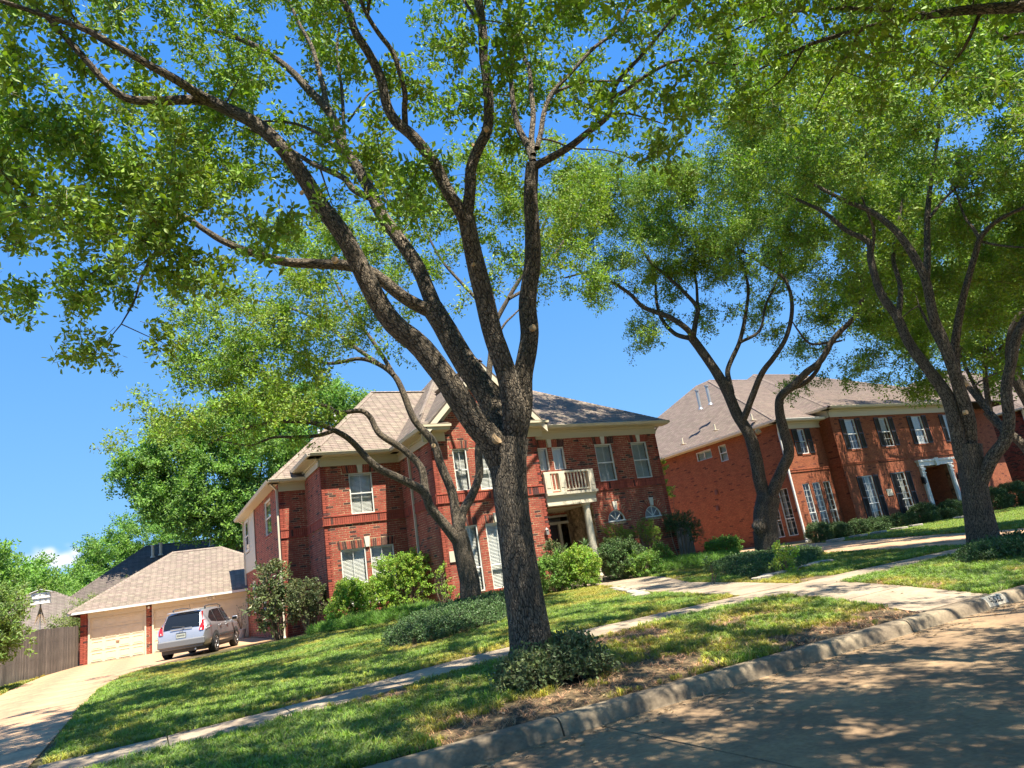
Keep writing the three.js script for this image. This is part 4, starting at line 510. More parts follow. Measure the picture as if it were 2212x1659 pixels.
// ---------------------------------------------------------------- garage
{
  const H = new House('garage', 'low brick garage with two cream panelled doors and brown hipped roof', [], STYLE1), R = H.root; R.userData.category = 'garage';
  const z = -43.7, F0 = 0.39;
  for (const [a, b] of [[-2.96, -2.62], [0.06, 0.33]]) { const M = H.wall({ o: [a, z], u: [1, 0], len: b - a, y0: F0 - 0.1, y1: 2.92 }); void M; H.wall({ o: [b, z], u: [0, -1], len: 0.3, y0: F0 - 0.1, y1: 2.92, lay: false, thick: 0.1 }); }
  H.wall({ o: [-2.96, -53], u: [0, 1], len: 9.3, y0: 0.3, y1: 2.95 }); H.wall({ o: [9, z], u: [0, -1], len: 9.3, y0: 0.3, y1: 2.95, lay: false }); H.wall({ o: [9, -53], u: [-1, 0], len: 12, y0: 0.3, y1: 2.95, lay: false });
  mesh('lintel_board', [bb(-2.63, 0.06, 2.66, 2.93, z - 0.15, z + 0.02), bb(0.33, 9, 2.66, 2.93, z - 0.15, z + 0.02), bb(-2.61, -2.52, F0, 2.66, z - 0.15, z + 0.03), bb(-0.02, 0.055, F0, 2.66, z - 0.15, z + 0.03), bb(0.335, 0.42, F0, 2.66, z - 0.15, z + 0.03), bb(5.36, 9, 0.3, 2.66, z - 0.15, z + 0.02)], MCREAM2, R);
  const door = (x0, x1, cols, label) => { const d = mesh('garage_door', bb(x0, x1, F0 + 0.02, 2.66, z - 0.13, z - 0.10), MDOOR, R); d.userData.label = label; const rows = 4, h = (2.64 - F0) / rows, w = (x1 - x0) / cols; for (let j = 0; j < rows; j++) { const sct = mesh('door_section', bb(x0, x1, F0 + 0.025 + j * h, F0 + 0.02 + (j + 1) * h - 0.012, z - 0.099, z - 0.075), MDOOR, d); void sct; for (let i = 0; i < cols; i++) { const cx = x0 + (i + 0.5) * w, cy = F0 + 0.02 + (j + 0.5) * h, pw = w - 0.13, ph = h - 0.17; mesh('panel', [bx(pw, 0.03, 0.018, cx, cy + ph / 2, z - 0.066), bx(pw, 0.03, 0.018, cx, cy - ph / 2, z - 0.066), bx(0.03, ph - 0.03, 0.018, cx - pw / 2 + 0.015, cy, z - 0.066), bx(0.03, ph - 0.03, 0.018, cx + pw / 2 - 0.015, cy, z - 0.066), bx(pw - 0.12, ph - 0.12, 0.012, cx, cy, z - 0.069)], MDOOR, d); } } mesh('handle', bx(0.16, 0.05, 0.05, (x0 + x1) / 2, F0 + 0.95, z - 0.05), mat(rgb(0.45, 0.2, 0.12), 0.5), d); };
  const MDOOR = mat(rgb(0.72, 0.62, 0.44), 0.6);
  door(-2.52, -0.02, 4, 'single cream panelled garage door beside the wooden fence'); door(0.42, 5.36, 8, 'double cream panelled garage door behind the silver car');
  const e = 3.06, a = [-3.5, e, -43.2], b = [1.52, 6.0, -48.2], c = [4.35, 6.0, -48.2], d = [9.4, e, -43.2]; H.roof([a, d, c, b]); H.roof([a, b, [-3.5, e, -53.4]]); H.roof([d, c, [9.4, e, -53.4]], { plain: true }); H.roof([[-3.5, e, -53.4], [9.4, e, -53.4], c, b], { plain: true }); H.cap(a, b); H.cap(b, c); H.cap(d, c);
  mesh('fascia', [bb(-3.5, 9.4, 2.93, 3.055, -43.25, -43.2), bb(-3.5, -3.45, 2.93, 3.055, -53.4, -43.251)], MWHITE, R); mesh('soffit', bb(-3.45, 9.4, 2.935, 2.955, -43.7, -43.251), MCREAM2, R);
  { const l = mesh('flood_light', [bx(0.16, 0.12, 0.06, 3.25, 2.82, z + 0.06), new THREE.SphereGeometry(0.075, 10, 8).translate(3.08, 2.84, z + 0.14), new THREE.SphereGeometry(0.075, 10, 8).translate(3.42, 2.84, z + 0.14), new THREE.SphereGeometry(0.05, 10, 8).translate(3.25, 2.76, z + 0.12)].map(flat), MWHITE, R); void l; mesh('lamp', [bx(0.1, 0.12, 0.12, 0.18, 2.78, z + 0.08)], MWHITE, R); }
  H.finish(60, 120);
}
// ---------------------------------------------------------------- trees
const rep = (t, a, b) => { const c = t.clone(); c.repeat.set(a, b); c.needsUpdate = true; return c; };
const MBARK = mat(rgb(0.9, 0.86, 0.80), 1, { map: rep(barkMap, 1.9, 0.9), bumpMap: rep(barkBump, 1.9, 0.9), bumpScale: 0.035 });
const MTWIG = mat(rgb(0.10, 0.085, 0.065), 1), MCUT = mat(rgb(0.50, 0.34, 0.19), 0.9);
function tube(pts, rad, sides = 12, lump = 0.07) { // pts V3[], rad number[]
  const curve = new THREE.CatmullRomCurve3(pts, false, 'centripetal'), L = curve.getLength(), n = Math.max(4, Math.ceil(L / Math.max(0.10, rad[0] * 0.9))), P = [], N = [], U = [], I = [];
  let nx = V3(1, 0, 0.3).normalize(); const m = pts.length - 1; let acc = 0, prev = null; const r0 = rad[0];
  for (let i = 0; i <= n; i++) {
    const t = i / n, c = curve.getPoint(t), d = curve.getTangent(t); if (prev) acc += c.distanceTo(prev); prev = c; nx = nx.clone().addScaledVector(d, -nx.dot(d)).normalize(); const nz = d.clone().cross(nx).normalize();
    const k = Math.min(m - 1, Math.floor(t * m)), R = lerp(rad[k], rad[k + 1], t * m - k);
    for (let j = 0; j <= sides; j++) { const a = j % sides / sides * Math.PI * 2, f = 1 + lump * (fbm(c.x * 2 + Math.cos(a), c.y * 1.6 + Math.sin(a), c.z * 2 + a * 0.1, 3) * 2) + (R > 0.1 ? 0.05 * Math.sin(a * 5 + c.y * 1.2) : 0); const q = nx.clone().multiplyScalar(Math.cos(a)).addScaledVector(nz, Math.sin(a)); P.push(c.x + q.x * R * f, c.y + q.y * R * f, c.z + q.z * R * f); N.push(q.x, q.y, q.z); U.push(j / sides * Math.max(0.25, Math.round(Math.PI * 2 * r0 * 4) / 4), acc); }
  }
  for (let i = 0; i < n; i++) for (let j = 0; j < sides; j++) { const a = i * (sides + 1) + j, b = a + sides + 1; I.push(a, a + 1, b, b, a + 1, b + 1); }
  const g = new THREE.BufferGeometry(); g.setAttribute('position', new THREE.Float32BufferAttribute(P, 3)); g.setAttribute('normal', new THREE.Float32BufferAttribute(N, 3)); g.setAttribute('uv', new THREE.Float32BufferAttribute(U, 2)); g.setIndex(I); return g;
}
// a leaf: six-cornered blade folded along its midrib
function leafGeo(L, W, fold = 0.25) { return [[0, 0, 0], [-W * 0.42, L * 0.3, fold * W * 0.5], [-W * 0.5, L * 0.62, fold * W * 0.6], [0, L, 0], [W * 0.5, L * 0.62, fold * W * 0.6], [W * 0.42, L * 0.3, fold * W * 0.5], [0, L * 0.46, -fold * W * 0.1]]; }
const LI = [0, 6, 1, 1, 6, 2, 2, 6, 3, 3, 6, 4, 4, 6, 5, 5, 6, 0];
function twigGeo({ len = 0.3, leaves = 20, L = 0.07, W = 0.028, sd = 1, droop = 0.1, stem = true, spread = 0.9 }) {
  const save = seed; seed = sd * 7919; const P = [], C = []; const q = new THREE.Quaternion();
  for (let i = 0; i < leaves; i++) {
    const t = (i + 0.5) / leaves, side = i % 4 * 1.57 + i * 2.4, base = V3(rr(-1, 1) * len * 0.28 * (0.3 + t), t * len, rr(-1, 1) * len * 0.28 * (0.3 + t)); const dir = V3(Math.cos(side) * spread, rr(0.1, 0.9) - droop, Math.sin(side) * spread).normalize();
    q.setFromUnitVectors(V3(0, 1, 0), dir); const roll = new THREE.Quaternion().setFromAxisAngle(dir, rr(0, 6.28)); const s = rr(0.7, 1.2), k = rr(0.8, 1.2), y = rr(0.85, 1.15); const pts = leafGeo(L * s, W * s).map((p) => V3(...p).applyQuaternion(q).applyQuaternion(roll).add(base)); for (const j of LI) { const p = pts[j]; P.push(p.x, p.y, p.z); C.push(k * y, k, k * 0.9); }
  }
  if (stem) { for (const [a, b] of [[[0, -0.06, 0], [0, len, 0]], [[0, len * 0.3, 0], [len * 0.3, len * 0.75, len * 0.1]], [[0, len * 0.45, 0], [-len * 0.25, len * 0.85, -len * 0.12]]]) { const g = flat(bar(V3(...a), V3(...b), 0.0045, 3, 0.002)); const p = g.attributes.position; for (let i = 0; i < p.count; i++) { P.push(p.getX(i), p.getY(i), p.getZ(i)); C.push(0.9, 0.45, 0.5); } } }
  const g = new THREE.BufferGeometry(); g.setAttribute('position', new THREE.Float32BufferAttribute(P, 3)); g.setAttribute('color', new THREE.Float32BufferAttribute(C, 3)); g.setAttribute('uv', new THREE.Float32BufferAttribute(new Float32Array(P.length / 3 * 2), 2)); g.computeVertexNormals(); seed = save; return g;
}
const leafMat = (c, t = 0.42, coat = 0.35) => pmat(c, 1, { transmission: t, thickness: 0, vertexColors: true, clearcoat: coat, clearcoatRoughness: 0.38 });
const LEAF = { oak: leafMat(rgb(0.20, 0.335, 0.016), 0.30, 0.2), oak2: leafMat(rgb(0.23, 0.37, 0.02), 0.36, 0.2), far: leafMat(rgb(0.165, 0.335, 0.028), 0.42, 0.15), shrub: leafMat(rgb(0.165, 0.32, 0.026), 0.4, 0.35), dark: leafMat(rgb(0.065, 0.14, 0.025), 0.28, 0.45), olive: leafMat(rgb(0.11, 0.15, 0.04), 0.3, 0.5) };

class Tree {
  constructor(name, label, x, z, group, base = elev(x, z)) { this.root = thing(name, label, 'tree', [0, 0, 0], 0, group); this.b = V3(x, base, z); this.h = V3(x, 0, z).normalize(); this.D = Math.hypot(x, z); this.geos = []; this.nodes = []; this.twigs = []; this.cuts = []; }
  at(vx, vy, w = 0) { const d = ray(vx, vy); const t = (this.D + w) / (d.x * this.h.x + d.z * this.h.z); return d.multiplyScalar(t).add(camera.position); }
  rpx(px, p) { const c = toPx(p); return px / 2 * (c ? c[2] : 10) / 1475.2; }
  // a limb traced in the photograph; w0..w1 is how far it leans away from (+) or towards (-) the camera; d0,d1 its thickness in pixels
  limb(pts, d0, d1, w0, w1, sides = 12) { d0 *= 0.9; d1 *= 0.9; const P = pts.map((p, i) => this.at(p[0], p[1], lerp(w0, w1, Math.pow(i / (pts.length - 1), 0.8)))); const R = P.map((p, i) => Math.max(0.008, this.rpx(lerp(d0, d1, i / (P.length - 1)), p))); return this.stem(P, R, sides); }
  stem(P, R, sides = 12) { if (P.length === 2) { P = [P[0], P[0].clone().lerp(P[1], 0.5), P[1]]; R = [R[0], (R[0] + R[1]) / 2, R[1]]; } this.geos.push(tube(P, R, sides)); const c = new THREE.CatmullRomCurve3(P, false, 'centripetal'), L = c.getLength(), n = Math.ceil(L / 0.35); for (let i = 2; i <= n; i++) { const k = Math.min(P.length - 2, Math.floor(i / n * (P.length - 1))); this.nodes.push({ p: c.getPoint(i / n), r: R[k], d: c.getTangent(i / n) }); } return this; }
  trunk(pts, widths) { const P = pts.map((p) => this.at(p[0], p[1])); const R = P.map((p, i) => this.rpx(widths[i], p)); P.unshift(V3(P[0].x, this.b.y - 0.15, P[0].z)); R.unshift(R[0] * 1.5); this.geos.push(tube(P, R, 28, 0.05)); return this; }
  // leaf clumps: each is reached by a branchlet from the nearest wood, then carries twigs
  clumps(list, { twigs = 9, spread = 0.42, maxR = 0.03, size = [0.8, 1.25], hang = 0.25 } = {}) {
    const todo = list.map((p) => ({ p, d: 1e9, n: null })); const upd = (nd) => { for (const t of todo) { if (t.done) continue; const d = t.p.distanceTo(nd.p) + (nd.p.y > t.p.y + 0.6 ? 0.4 : 0); if (d < t.d) { t.d = d; t.n = nd; } } };
    this.nodes.forEach(upd); const br = [];
    for (let k = 0; k < todo.length; k++) {
      let best = null; for (const t of todo) if (!t.done && (!best || t.d < best.d)) best = t; best.done = true; const a = best.n, L = best.d, P = best.p;
      const mid = a.p.clone().lerp(P, 0.5).add(V3(rr(-1, 1) * L * 0.12, L * 0.10 * rr(-0.3, 1), rr(-1, 1) * L * 0.12)).addScaledVector(a.d, L * 0.12); const r0 = Math.min(maxR, a.r * 0.7, 0.006 + L * 0.011), r1 = 0.005;
      const c = new THREE.QuadraticBezierCurve3(a.p, mid, P), n = Math.max(2, Math.min(6, Math.ceil(L / 0.4))); const pts = []; for (let i = 0; i <= n; i++) pts.push(c.getPoint(i / n)); br.push([pts, r0, r1]);
      for (let i = 1; i <= n; i++) upd({ p: pts[i], r: lerp(r0, r1, i / n) * 1.2, d: c.getTangent(i / n) });
      const out = P.clone().sub(a.p).normalize(); const cnt = Math.round(twigs * rr(0.7, 1.3));
      for (let i = 0; i < cnt; i++) { const t = Math.pow(rnd(), 0.6), o = c.getPoint(lerp(0.35, 1, t)); const dir = V3(rr(-1, 1), rr(-1, 1) + 0.25 - hang * rnd(), rr(-1, 1)).normalize().addScaledVector(out, 0.55).normalize(); const p = o.add(V3(rr(-1, 1), rr(-0.8, 0.8), rr(-1, 1)).multiplyScalar(spread * Math.cbrt(rnd()))); const s = rr(size[0], size[1]); this.twigs.push(M4().compose(p, new THREE.Quaternion().setFromUnitVectors(V3(0, 1, 0), dir).multiply(new THREE.Quaternion().setFromAxisAngle(V3(0, 1, 0), rr(0, 6.28))), V3(s, s, s))); }
    }
    // thin branchlets as three-sided tubes in one mesh
    const Pp = [], Nn = [], Uu = [], Ii = []; let base = 0;
    for (const [pts, r0, r1] of br) { const n = pts.length; for (let i = 0; i < n; i++) { const d = pts[Math.min(n - 1, i + 1)].clone().sub(pts[Math.max(0, i - 1)]).normalize(); const x = Math.abs(d.y) < 0.9 ? V3(0, 1, 0).cross(d).normalize() : V3(1, 0, 0).cross(d).normalize(), y = d.clone().cross(x); const r = lerp(r0, r1, i / (n - 1)); for (let j = 0; j < 4; j++) { const a = j * Math.PI / 2, q = x.clone().multiplyScalar(Math.cos(a)).addScaledVector(y, Math.sin(a)); Pp.push(pts[i].x + q.x * r, pts[i].y + q.y * r, pts[i].z + q.z * r); Nn.push(q.x, q.y, q.z); Uu.push(j * 0.05, i * 0.3); } if (i) for (let j = 0; j < 4; j++) { const a = base + (i - 1) * 4 + j, b = base + (i - 1) * 4 + (j + 1) % 4, c = a + 4, e = b + 4; Ii.push(a, b, c, b, e, c); } } base += n * 4; }
    this.bl = this.bl || []; const g = new THREE.BufferGeometry(); g.setAttribute('position', new THREE.Float32BufferAttribute(Pp, 3)); g.setAttribute('normal', new THREE.Float32BufferAttribute(Nn, 3)); g.setAttribute('uv', new THREE.Float32BufferAttribute(Uu, 2)); g.setIndex(Ii); this.bl.push(g); return this;
  }
  // foliage density by 100-pixel cells of the photograph; w(u,v) gives the range of distances the crown fills there
  grid(x0, y0, rows, k, w, cell = 100) { const out = []; rows.forEach((r, j) => [...r].forEach((ch, i) => { const n = (ch.charCodeAt(0) - 48) * k; let c = Math.floor(n) + (rnd() < n % 1 ? 1 : 0); while (c-- > 0) { const vx = x0 + (i + rnd()) * cell, vy = y0 + (j + rnd()) * cell, [a, b] = w(vx, vy), p = this.at(vx, vy, rr(a, b)); const f = this.gap ?? 0.55; if (rnd() < smooth(0.06, -0.14, fbm(p.x * f, p.y * f * 1.25, p.z * f, 2))) continue; out.push(p); } })); return out; }
  cut(vx, vy, w, d, dir) { this.cuts.push([vx, vy, w, d, dir]); return this; }
  finish(leafM, geos, tint = () => 1, extra = []) {
    const tr = mesh('trunk', this.geos, MBARK, this.root); for (const [vx, vy, w, d, dir] of this.cuts) { const p = this.at(vx, vy, w), r = this.rpx(d, p), n = V3(...dir).normalize(); mesh('pruning_scar', bar(p.clone().addScaledVector(n, -r * 1.2), p.clone().addScaledVector(n, r * 0.12), r, 14), MCUT, tr); }
    if (this.bl) mesh('branchlets', this.bl, MTWIG, this.root);
    const sets = geos.map(() => [[], []]); this.twigs.forEach((m, i) => { const s = sets[i % geos.length]; s[0].push(m); const p = V3().setFromMatrixPosition(m), k = tint(p) * rr(0.82, 1.2), y = 1 + 0.35 * fbm(p.x * 0.6, p.y * 0.6, p.z * 0.6, 2) ; s[1].push(rgb(k * Math.max(0.7, y), k, k * rr(0.75, 1.1))); });
    const crown = new THREE.Group(); crown.name = 'crown'; this.root.add(crown); sets.forEach((s, i) => { if (s[0].length) instanced('leaves', geos[i], leafM, s[0], s[1], crown); }); void extra; return this;
  }
}
const OAK = [1, 2, 3].map((s) => twigGeo({ sd: s, leaves: 19, len: 0.32, L: 0.105, W: 0.046 })), OAKMID = [4, 5].map((s) => twigGeo({ sd: s, leaves: 26, len: 0.5, L: 0.11, W: 0.045 })), OAKFAR = [6, 7].map((s) => twigGeo({ sd: s, leaves: 26, len: 0.8, L: 0.2, W: 0.1, stem: false }));
const G5 = 'live oaks along the street';
{ // the big live oak on the verge
  const T = new Tree('live_oak', 'largest live oak with ridged trunk standing on the verge by the kerb', 4.55, -8.7, G5);
  T.trunk([[1152, 1430], [1147, 1380], [1133, 1300], [1121, 1220], [1110, 1140], [1101, 1060], [1097, 1000], [1098, 950]], [100, 90, 82, 77, 73, 73, 80, 88]);
  T.limb([[1088, 1010], [1062, 955], [1030, 915], [995, 865], [960, 812], [905, 745], [850, 700], [810, 640], [770, 562], [735, 500], [690, 440], [655, 382], [620, 332], [560, 272], [500, 240], [442, 213]], 66, 27, 0, -1.3, 18);
  T.limb([[445, 215], [390, 216], [330, 218], [272, 212], [230, 180], [190, 135], [150, 90], [95, 30], [40, -20], [-30, -80]], 24, 9, -1.3, -2.6); T.limb([[450, 216], [415, 195], [380, 172], [325, 142], [270, 110], [180, 62], [80, 28], [-20, -5], [-140, -40]], 25, 8, -1.3, -3.0); T.limb([[250, 104], [180, 60], [130, 0], [90, -70]], 12, 5, -1.9, -2.6);
  T.limb([[1090, 960], [1075, 900], [1050, 850], [1000, 775], [960, 705], [935, 665]], 64, 50, 0.1, 0.7, 18);
  T.limb([[945, 678], [905, 660], [870, 640], [815, 597], [780, 580], [735, 572], [690, 570], [620, 566], [575, 556], [540, 545], [480, 520], [440, 495], [395, 466], [330, 450], [250, 468], [170, 500]], 34, 7, 0.7, 0.2); T.limb([[400, 470], [370, 500], [335, 545], [305, 600], [290, 650], [262, 700]], 10, 3, 0.3, 0.2); T.limb([[330, 452], [280, 420], [200, 400], [120, 410], [40, 420]], 9, 3, 0.2, -0.2); T.limb([[395, 468], [340, 505], [250, 560], [180, 600]], 8, 3, 0.3, 0.5);
  T.limb([[940, 668], [923, 624], [897, 567], [858, 511], [823, 463], [803, 418], [770, 360], [743, 320], [725, 270], [708, 237], [663, 190], [638, 162], [603, 132], [553, 100], [500, 78], [430, 60]], 38, 9, 0.7, 1.7, 14); T.limb([[708, 238], [695, 175], [685, 140], [673, 100], [648, 55], [628, 10], [610, -50]], 14, 6, 1.3, 2.0); T.limb([[795, 425], [765, 410], [743, 385], [713, 370], [678, 355], [653, 340], [625, 322], [585, 298], [540, 280]], 18, 6, 1.0, 2.0); T.limb([[745, 330], [742, 260], [738, 190], [728, 112], [735, 40]], 10, 5, 1.1, 1.9); T.limb([[730, 322], [690, 290], [640, 268], [590, 262], [550, 262]], 10, 4, 1.1, 2.2); T.limb([[752, 262], [780, 225], [800, 200], [830, 190]], 6, 3, 1.4, 2.0);
  T.limb([[1104, 960], [1110, 900], [1095, 810], [1065, 720], [1042, 625], [1022, 545], [1006, 470]], 56, 40, 0, -0.7, 18);
  T.limb([[1010, 490], [990, 450], [968, 415], [943, 362], [923, 332], [890, 292], [853, 260], [835, 225], [825, 175], [810, 140], [790, 105], [768, 70], [753, 25], [735, -10], [700, -90]], 32, 16, -0.7, -1.5, 14); T.limb([[876, 280], [874, 235], [875, 205], [865, 162], [848, 112], [818, 72], [793, 32], [775, -10], [740, -80]], 15, 9, -0.9, -1.7); T.limb([[793, 32], [798, 0], [800, -60]], 10, 6, -1.3, -1.7);
  T.limb([[1006, 480], [1012, 440], [1015, 415], [1018, 362], [1033, 320], [1052, 282], [1056, 225], [1052, 175], [1045, 125], [1042, 62], [1033, 0], [1020, -80]], 30, 20, -0.7, -1.1, 14); T.limb([[1040, 60], [1022, 30], [1005, 5], [985, -40]], 10, 6, -1.0, -0.6);
  T.limb([[1112, 950], [1128, 880], [1130, 810], [1145, 725], [1140, 655], [1151, 560], [1150, 500], [1146, 420], [1150, 355]], 54, 30, 0.2, 0.1, 16); T.limb([[1150, 362], [1182, 345], [1231, 317], [1268, 287], [1313, 250], [1320, 222], [1331, 182], [1381, 125], [1420, 80], [1460, 30]], 20, 6, 0.1, -0.8); T.limb([[1316, 240], [1322, 215], [1356, 192], [1406, 157], [1468, 130], [1530, 135], [1590, 140]], 12, 4, -0.2, -0.6); T.limb([[1313, 252], [1350, 245], [1395, 255], [1440, 270]], 7, 2, -0.2, -0.4);
  T.limb([[1152, 350], [1140, 315], [1122, 280], [1113, 250], [1107, 212], [1104, 150], [1112, 80], [1120, 10]], 18, 9, 0.1, 0.9); T.limb([[1152, 335], [1148, 300], [1152, 250], [1148, 200], [1143, 150], [1131, 120], [1124, 62], [1130, 0]], 15, 7, 0.1, 1.3); T.limb([[1160, 320], [1168, 287], [1176, 240], [1193, 200], [1231, 160], [1281, 105], [1331, 67], [1360, 20], [1400, -40]], 13, 6, 0.1, 1.0); T.limb([[1190, 205], [1220, 190], [1260, 178], [1330, 175], [1390, 180]], 8, 3, 0.5, 1.2); T.limb([[1160, 300], [1190, 303], [1240, 320], [1310, 325], [1370, 345]], 6, 2, 0.2, 1.0);
  T.cut(1074, 946, -0.30, 26, [0.4, 0.3, 1]).cut(723, 560, -1.15, 14, [-0.5, 0, 1]).cut(653, 415, -1.35, 9, [0.2, 0, 1]).cut(1053, 277, -1.25, 12, [0.3, 0, 1]).cut(1153, 707, -0.1, 14, [0.3, 0.1, 1]).cut(1024, 570, -0.9, 8, [0.3, 0, 1]).cut(1022, 312, -1.2, 7, [-0.2, 0, 1]);
  const rows = ['5555555555555555555', '6666666666666666655', '4655687877765566654', '5645678878766356776', '6667778777665555443', '5688888776656412110', '4588876423543200000', '4577764101000000000', '2455541000000000000', '0123210000000000000'];
  // rows start at x=-200, y=-200
  const list = T.grid(-200, -200, rows, 0.84, (x, y) => (x < 350 ? [-3.0, 1.6] : rnd() < 0.2 ? [-2.2, -0.8] : [0.4, 3.6]));
  T.clumps(list, { twigs: 12, spread: 0.31 });
  // the crown that stands over the verge and pavement above the picture
  const up = []; for (let i = 0; i < 420; i++) { const a = rr(0, 6.28), r = Math.sqrt(rnd()); const p = V3(4.6 + 6.5 * r * Math.cos(a), rr(9.4, 12.5), -8.7 + 6.0 * r * Math.sin(a)); const q = toPx(p); if (q && q[1] > -40 && q[0] > -200 && q[0] < 2300) continue; up.push(p); } T.clumps(up, { twigs: 8, spread: 0.55 });
  T.finish(LEAF.oak, OAK);
}
{ // smaller oak in the bed in front of the gable
  const T = new Tree('live_oak', 'crooked live oak in groundcover bed in front of the gabled brick house', 9.0, -20.9, G5);
  T.trunk([[1020, 1330], [1017, 1300], [1014, 1257], [1005, 1217], [997, 1178], [990, 1150]], [54, 47, 44, 40, 38, 36]);
  T.limb([[996, 1180], [975, 1151], [951, 1121], [930, 1096], [917, 1064], [873, 1038], [818, 1012], [793, 990], [756, 950], [719, 928], [675, 913], [624, 910], [562, 917], [500, 935], [450, 960]], 27, 5, 0, -1.5); T.limb([[921, 1075], [917, 1049], [910, 1012], [873, 972], [818, 935], [800, 902], [782, 888], [730, 891], [705, 877], [672, 873], [620, 850], [560, 840]], 21, 4, -0.3, 0.5); T.limb([[722, 930], [690, 940], [640, 944], [590, 945], [540, 962], [470, 950]], 11, 3, -1.2, -1.8);
  T.limb([[992, 1150], [985, 1111], [978, 1067], [951, 1001], [935, 954], [895, 907], [866, 836], [851, 811], [822, 789], [780, 775], [708, 785], [640, 760], [560, 740]], 26, 4, 0, 1.0); T.limb([[851, 811], [830, 775], [800, 730], [770, 690], [740, 640], [720, 600]], 12, 4, 0.6, 1.6); T.limb([[822, 789], [760, 745], [700, 700], [640, 670], [560, 650], [490, 640]], 11, 3, 0.7, 2.0);
  T.limb([[994, 1150], [1000, 1105], [1018, 1074], [1035, 1027], [1033, 974], [1042, 900], [1054, 830], [1060, 770], [1066, 710], [1095, 650], [1130, 590], [1160, 520], [1190, 450]], 24, 6, 0, 2.0); T.limb([[1064, 715], [1040, 660], [1005, 620], [960, 570], [930, 520], [915, 480]], 10, 4, 1.4, 2.4); T.limb([[1100, 645], [1140, 620], [1190, 560], [1230, 500], [1260, 430]], 9, 4, 1.5, 2.8); T.limb([[1058, 760], [1090, 700], [1110, 680], [1140, 650]], 7, 3, 1.3, 1.8);
  T.cut(937, 962, -0.1, 9, [-0.1, 0, 1]);
  const rows = ['00000000000134555', '00000000002345566', '00000023333345566', '00013555543344565', '00036666642233333', '00256777742111111', '00467776411000000', '01567765300000000', '03556553000000000', '13444420000000000'];
  const list = T.grid(200, 320, rows, 1.05, (x) => (x > 850 ? [-6, -2.5] : [-4.4, 0]), 65);
  T.clumps(list, { twigs: 11, spread: 0.4, maxR: 0.035 }); T.finish(LEAF.oak2, OAKMID);
}
{ // oak between the two houses
  const T = new Tree('live_oak', 'forked live oak with swollen burr low on its trunk, beside the front walk', 22.2, -20.8, G5);
  T.trunk([[1664, 1215], [1661, 1195], [1656, 1160], [1653, 1128], [1655, 1095], [1660, 1070]], [56, 50, 52, 50, 46, 48]); T.geos.push(tube([T.at(1640, 1150, -0.3), T.at(1640, 1137, -0.42), T.at(1642, 1122, -0.3)], [0.15, 0.33, 0.14], 16, 0.15));
  T.limb([[1655, 1090], [1642, 1044], [1634, 996], [1620, 942], [1592, 894], [1568, 840], [1547, 804], [1524, 770], [1494, 729]], 32, 20, 0, -0.3, 14); T.limb([[1498, 735], [1489, 716], [1446, 685], [1389, 663], [1363, 637], [1324, 611], [1270, 590], [1220, 600]], 16, 4, -0.3, -2.0); T.limb([[1496, 732], [1460, 722], [1430, 690], [1418, 650], [1415, 600], [1400, 550]], 12, 4, -0.3, 0.8); T.limb([[1497, 732], [1503, 694], [1507, 668], [1476, 629], [1442, 598], [1400, 560], [1370, 500]], 14, 4, -0.3, -0.6); T.limb([[1507, 670], [1505, 620], [1500, 560], [1520, 480]], 8, 3, -0.4, 0.5);
  T.limb([[1600, 915], [1611, 894], [1628, 849], [1647, 804], [1670, 774], [1698, 729], [1711, 659], [1694, 602], [1650, 572], [1600, 540]], 18, 5, -0.1, -1.5); T.limb([[1580, 850], [1575, 825], [1572, 800], [1598, 737], [1611, 676], [1616, 620], [1600, 560], [1580, 480]], 15, 4, -0.2, 1.0); T.limb([[1598, 740], [1640, 715], [1654, 660], [1680, 600], [1690, 520]], 8, 3, 0.2, 1.6);
  T.limb([[1660, 1085], [1672, 1056], [1690, 1014], [1704, 978], [1693, 930], [1684, 888], [1686, 858], [1713, 834], [1743, 804], [1772, 781], [1803, 729], [1846, 685], [1868, 642], [1894, 637], [1960, 630]], 30, 6, 0.1, -1.2, 14); T.limb([[1700, 842], [1740, 826], [1765, 800], [1790, 745], [1820, 735]], 14, 4, 0, -0.6); T.limb([[1868, 645], [1866, 620], [1851, 581], [1842, 537], [1850, 470]], 9, 3, -0.8, -1.5); T.limb([[1790, 740], [1750, 742], [1725, 715], [1712, 695]], 7, 3, -0.5, -1.2);
  T.cut(1640, 930, -0.5, 12, [0.3, 0.4, 1]);
  const rows = ['0000011233332', '0002356777765', '0377888988887', '2677788888888', '1466777777777', '0134544455666', '0012211234566', '0003100123345', '0000000011233'];
  const list = T.grid(1120, 210, rows, 2.5, (x, y) => (x < 1400 ? [-4.2, 0.0] : x < 1600 ? (y > 530 ? [-0.6, 0.9] : [-4.4, 0.4]) : y > 530 ? [0.3, 4.6] : [-3.6, 4.2]), 72);
  T.clumps(list, { twigs: 16, spread: 0.5, maxR: 0.05 }); T.finish(LEAF.oak, OAKMID.concat(OAKMID[0]));
}
